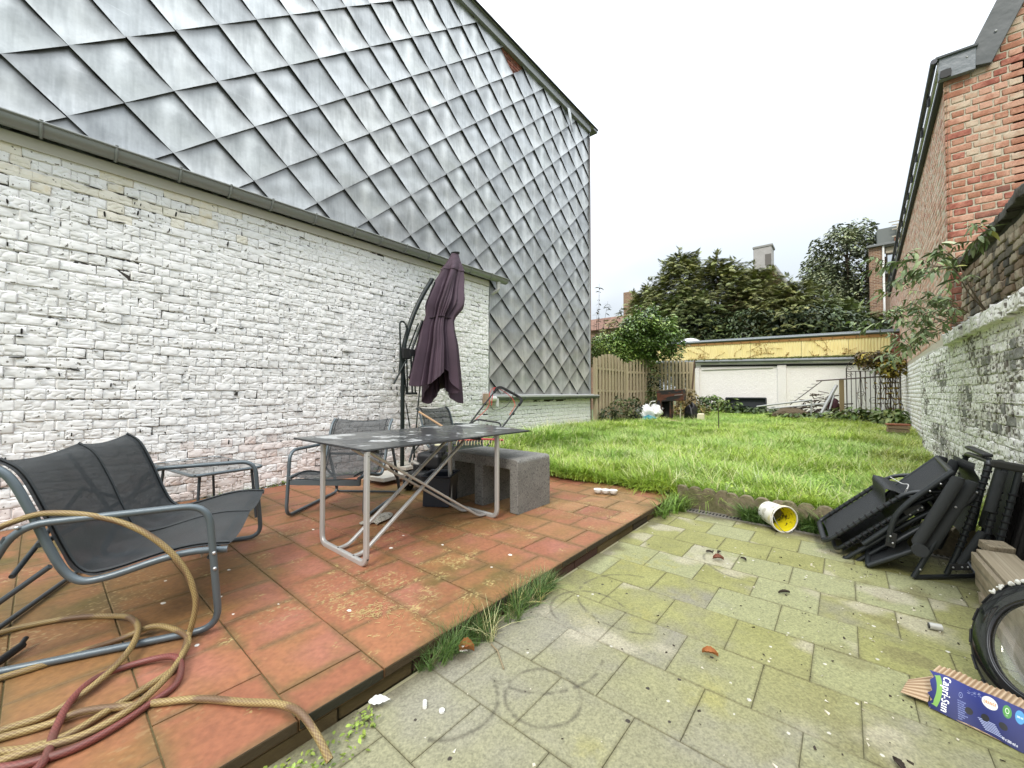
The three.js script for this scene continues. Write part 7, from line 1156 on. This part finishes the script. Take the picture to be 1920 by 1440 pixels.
// ---- ivy and brambles at the fence foot, docks along the garage, sapling ----
{
  const r = rng(901), iv = thing('fence_ivy', 'dark ivy and brambles climbing the slatted fence near the zinc corner', 'ivy');
  crown(iv, { blobs: [[-5.1, 0.75, -10.9, 0.18, 0.5, 0.3], [-4.95, 0.7, -11.7, 0.22, 0.5, 0.35], [-4.8, 1.5, -13.0, 0.2, 0.7, 0.3], [-4.75, 0.9, -12.6, 0.2, 0.45, 0.3], [-5.2, 0.55, -10.4, 0.2, 0.35, 0.3]], n: 1500, leaf: leafGeo(0.085, 0.06, 0.3, 3), tones: [[0.03, 0.045, 0.015], [0.07, 0.1, 0.03], [0.13, 0.15, 0.05]], seed: 903, shell: 0.2, cut: 0.3, noise: 3, name: 'leaves' });
  const wd = thing('dock_weeds', 'broad-leaved weeds along the foot of the white garage wall', 'weeds');
  crown(wd, { blobs: [[-3.95, 0.8, -16.5, 0.5, 0.38, 0.3], [-3.3, 0.72, -16.4, 0.4, 0.3, 0.25], [-2.4, 0.6, -16.3, 0.8, 0.18, 0.3], [-4.2, 0.62, -15.9, 0.4, 0.2, 0.4], [-0.9, 0.55, -14.6, 0.9, 0.14, 0.2], [0.3, 0.62, -14.4, 0.8, 0.26, 0.2], [0.9, 0.6, -13.9, 0.3, 0.25, 0.4]], n: 2200, leaf: leafGeo(0.17, 0.075, 0.35, 3), tones: [[0.04, 0.07, 0.015], [0.1, 0.16, 0.03], [0.16, 0.2, 0.06]], seed: 913, shell: 0.2, cut: 0.3, noise: 2, name: 'leaves' });
  const br = thing('bramble_patch', 'yellowing dry brambles at the foot of the far fence panel', 'brambles');
  crown(br, { blobs: [[-4.15, 0.95, -14.4, 0.3, 0.5, 0.35], [-4.0, 0.65, -14.9, 0.4, 0.28, 0.3], [-4.35, 0.6, -13.9, 0.3, 0.3, 0.4]], n: 900, leaf: leafGeo(0.1, 0.06, 0.3, 3), tones: [[0.14, 0.1, 0.03], [0.22, 0.16, 0.04], [0.28, 0.24, 0.06]], seed: 923, shell: 0.1, cut: 0.35, noise: 3, name: 'leaves' });
  const sp = thing('sapling', 'single thin sapling standing alone in the lawn', 'sapling', [-2.28, lawnY(-2.3, -10.2), -10.2]);
  part('stem', sweep([[0, 0, 0], [0.01, 0.4, 0], [0.0, 0.72, 0.02]], 0.011, 6), mat([0.06, 0.05, 0.03]), sp);
  const l = []; for (let i = 0; i < 40; i++) l.push([[0.16 * (r() - 0.5), 0.45 + 0.42 * r(), 0.16 * (r() - 0.5)], [r() - 0.5, r() * 6.3, -0.4 + r() * 0.6], 0.6 + 0.6 * r(), jit([0.13, 0.17, 0.05], r, 0.3)]); instances('leaves', leafGeo(0.08, 0.03, 0.3, 3), leafy(), l, sp);
  // yellowing creeper on the gate
  const c = thing('gate_creeper', 'yellow-brown creeper hanging in a mop over the right end of the iron gate', 'creeper');
  crown(c, { blobs: [[0.62, 2.15, -14.6, 0.45, 0.26, 0.25], [0.95, 1.95, -14.55, 0.32, 0.3, 0.25], [0.45, 2.25, -14.6, 0.3, 0.16, 0.2]], n: 1500, leaf: leafGeo(0.085, 0.055, 0.35, 3), tones: [[0.1, 0.07, 0.02], [0.26, 0.2, 0.03], [0.4, 0.33, 0.05], [0.2, 0.11, 0.03]], seed: 933, shell: 0.3, cut: 0.34, noise: 4, name: 'leaves' });
  const hang = []; for (let i = 0; i < 26; i++) { const x = lerp(0.25, 1.12, Math.sqrt(r())), z = -14.6 + 0.08 * (r() - 0.5); const pts = []; let xx = x; for (let y = 2.1; y > 0.45; y -= 0.14) { pts.push([xx, y, z + 0.03 * (r() - 0.5)]); xx += 0.08 * (r() - 0.5); } part('vine', sweep(spline(pts, 26), 0.005, 4), mat([0.09, 0.055, 0.03]), c); for (let k = 0; k < 16 * smooth(0.2, 1.0, x) + 3; k++) { const p = pts[Math.floor(r() * pts.length)]; hang.push([p, [r() - 0.5, r() * 6.3, -0.6 + r() * 0.6], 0.5 + 0.7 * r(), jit(r() < 0.4 ? [0.2, 0.11, 0.04] : [0.3, 0.24, 0.05], r, 0.4)]); } }
  instances('hanging_leaves', leafGeo(0.075, 0.05, 0.35, 3), leafy(), hang, c);
}
// ---- buddleia rooted in the right wall ----
{
  const t = thing('buddleia', 'wild buddleia with drooping grey-green leaves growing from the ledge of the right wall', 'shrub');
  const r = rng(951), greens = [[0.09, 0.14, 0.045], [0.15, 0.21, 0.07], [0.22, 0.28, 0.13], [0.34, 0.38, 0.24], [0.36, 0.36, 0.09]].map(c => mat(c, { roughness: 0.6, side: THREE.DoubleSide }));
  const shapes = [leafGeo(0.15, 0.042, 0.45, 5), leafGeo(0.12, 0.032, 0.3, 5), leafGeo(0.17, 0.05, 0.6, 5), leafGeo(0.09, 0.024, 0.25, 4)];
  let count = 0; const small = [];
  const stemM = mat([0.09, 0.07, 0.04], { roughness: 0.9 });
  const branch = (pts, r0, dens, s = 1) => {
    const P = spline(pts, 26); part('stem', sweep(P, k => r0 * 0.55 * (1 - 0.75 * k) + 0.001, 6), stemM, t);
    const leaves = (Q, n, sc0) => {
      for (let i = 0; i < n; i++) {
        const k = 0.15 + 0.85 * (i + 1) / n, N = Q.length - 1, a = Q[Math.min(N - 1, Math.floor(k * N))], b = Q[Math.min(N, Math.floor(k * N) + 1)], d = b.clone().sub(a).normalize();
        for (const sd of [-1, 1]) {
          const yaw = Math.atan2(-d.z, d.x) + sd * (0.4 + 0.8 * r()) + (r() - 0.5) * 0.6, g = shapes[Math.floor(r() * 4)], sc = s * sc0 * (0.45 + 0.6 * r()), rz = -0.3 + 1.1 * (r() - 0.5) + d.y * 0.4, m = greens[Math.min(4, Math.floor(r() * r() * 5.4))];
          if (count++ < 296) { const q = part('leaf', g, m, t); q.position.copy(a); q.rotation.set((r() - 0.5) * 1.4, yaw, rz, 'YZX'); q.scale.setScalar(sc); }
          else small.push([[a.x, a.y, a.z], [(r() - 0.5) * 1.2, yaw, rz], sc, jit([0.2, 0.26, 0.12], r, 0.45)]);
        }
      }
    };
    leaves(P.slice(12), Math.round(dens * 0.6), 0.9);
    for (let j = 0; j < Math.round(dens * 0.75); j++) {
      const p = P[6 + Math.floor(r() * 20)], q = V(p.x + (r() - 0.65) * 0.3, p.y + (r() - 0.45) * 0.26, p.z + (r() - 0.5) * 0.4), mid = p.clone().lerp(q, 0.5).add(V(0, 0.03, 0)), Q = spline([p, mid, q], 8);
      part('twig', sweep(Q, k => 0.0022 * (1 - 0.5 * k), 4), stemM, t); leaves(Q, 4, 0.8);
    }
  };
  const B = [0.98, 1.95, -5.4];
  branch([B, [0.86, 2.15, -5.35], [0.77, 2.42, -5.45], [0.62, 2.46, -5.5], [0.45, 2.42, -5.55]], 0.011, 9);
  branch([B, [0.88, 2.2, -5.4], [0.83, 2.5, -5.6], [0.78, 2.68, -5.9], [0.7, 2.75, -6.1]], 0.01, 10);
  branch([[0.8, 2.38, -5.45], [0.86, 2.52, -5.3], [0.92, 2.62, -5.2], [0.97, 2.66, -5.15]], 0.006, 8);
  branch([[0.74, 2.44, -5.5], [0.6, 2.56, -5.7], [0.46, 2.66, -5.9], [0.3, 2.68, -6.1], [0.18, 2.62, -6.2]], 0.007, 12);
  branch([[0.7, 2.45, -5.5], [0.5, 2.32, -5.7], [0.3, 2.3, -5.8]], 0.006, 7, 1.2);
  branch([[0.76, 2.42, -5.46], [0.66, 2.36, -5.2], [0.55, 2.3, -5.1]], 0.006, 5, 1.1);
  const B2 = [0.93, 1.98, -6.3];
  branch([B2, [0.7, 2.1, -6.3], [0.5, 2.12, -6.3], [0.3, 2.08, -6.35], [0.16, 2.02, -6.4]], 0.008, 13, 1.25);
  branch([B2, [0.75, 2.0, -6.1], [0.6, 1.86, -5.9], [0.5, 1.7, -5.85]], 0.008, 12, 1.1);
  branch([B2, [0.8, 2.15, -6.5], [0.68, 2.28, -6.8], [0.55, 2.3, -7.0]], 0.008, 11);
  branch([B2, [0.72, 1.9, -6.4], [0.55, 1.74, -6.5], [0.42, 1.58, -6.5]], 0.008, 13, 1.05);
  branch([B2, [0.8, 2.1, -6.0], [0.72, 2.18, -5.8], [0.66, 2.16, -5.6]], 0.007, 11);
  branch([[0.9, 1.98, -5.9], [0.76, 2.08, -5.8], [0.65, 2.06, -5.75], [0.54, 1.98, -5.8]], 0.007, 12);
  branch([[0.92, 2.0, -7.0], [0.78, 2.1, -7.1], [0.62, 2.06, -7.3], [0.5, 1.92, -7.4]], 0.008, 13);
  branch([[0.92, 1.98, -6.7], [0.74, 1.9, -6.8], [0.6, 1.72, -6.9]], 0.007, 12);
  branch([[0.9, 2.0, -5.6], [0.8, 2.06, -5.5], [0.74, 2.02, -5.4]], 0.006, 8, 0.8);
  if (small.length) instances('small_leaves', leafGeo(0.12, 0.034, 0.4, 4), leafy({ roughness: 0.6 }), small, t);
  // grass and moss on the coping
  const g = []; for (let i = 0; i < 150; i++) { const z = lerp(-7, -3.4, r()); g.push([[1.0 + 0.08 * r(), 1.95, z], [(r() - 0.5) * 0.6, r() * 6.28, 0.3 * r()], 0.3 + 0.35 * r(), jit([0.12, 0.13, 0.04], r, 0.4)]); }
  const gg = new THREE.Group(); gg.name = numbered('wall_grass'); gg.userData = { label: 'sparse dry grass on the white coping of the right wall', category: 'grass', kind: 'stuff' }; scene.add(gg);
  instances('grass_blades', tuft(7, 0.2, 0.005, 0.03, 961, 1.1), leafy(), g, gg);
}

renderer.render(scene, camera);
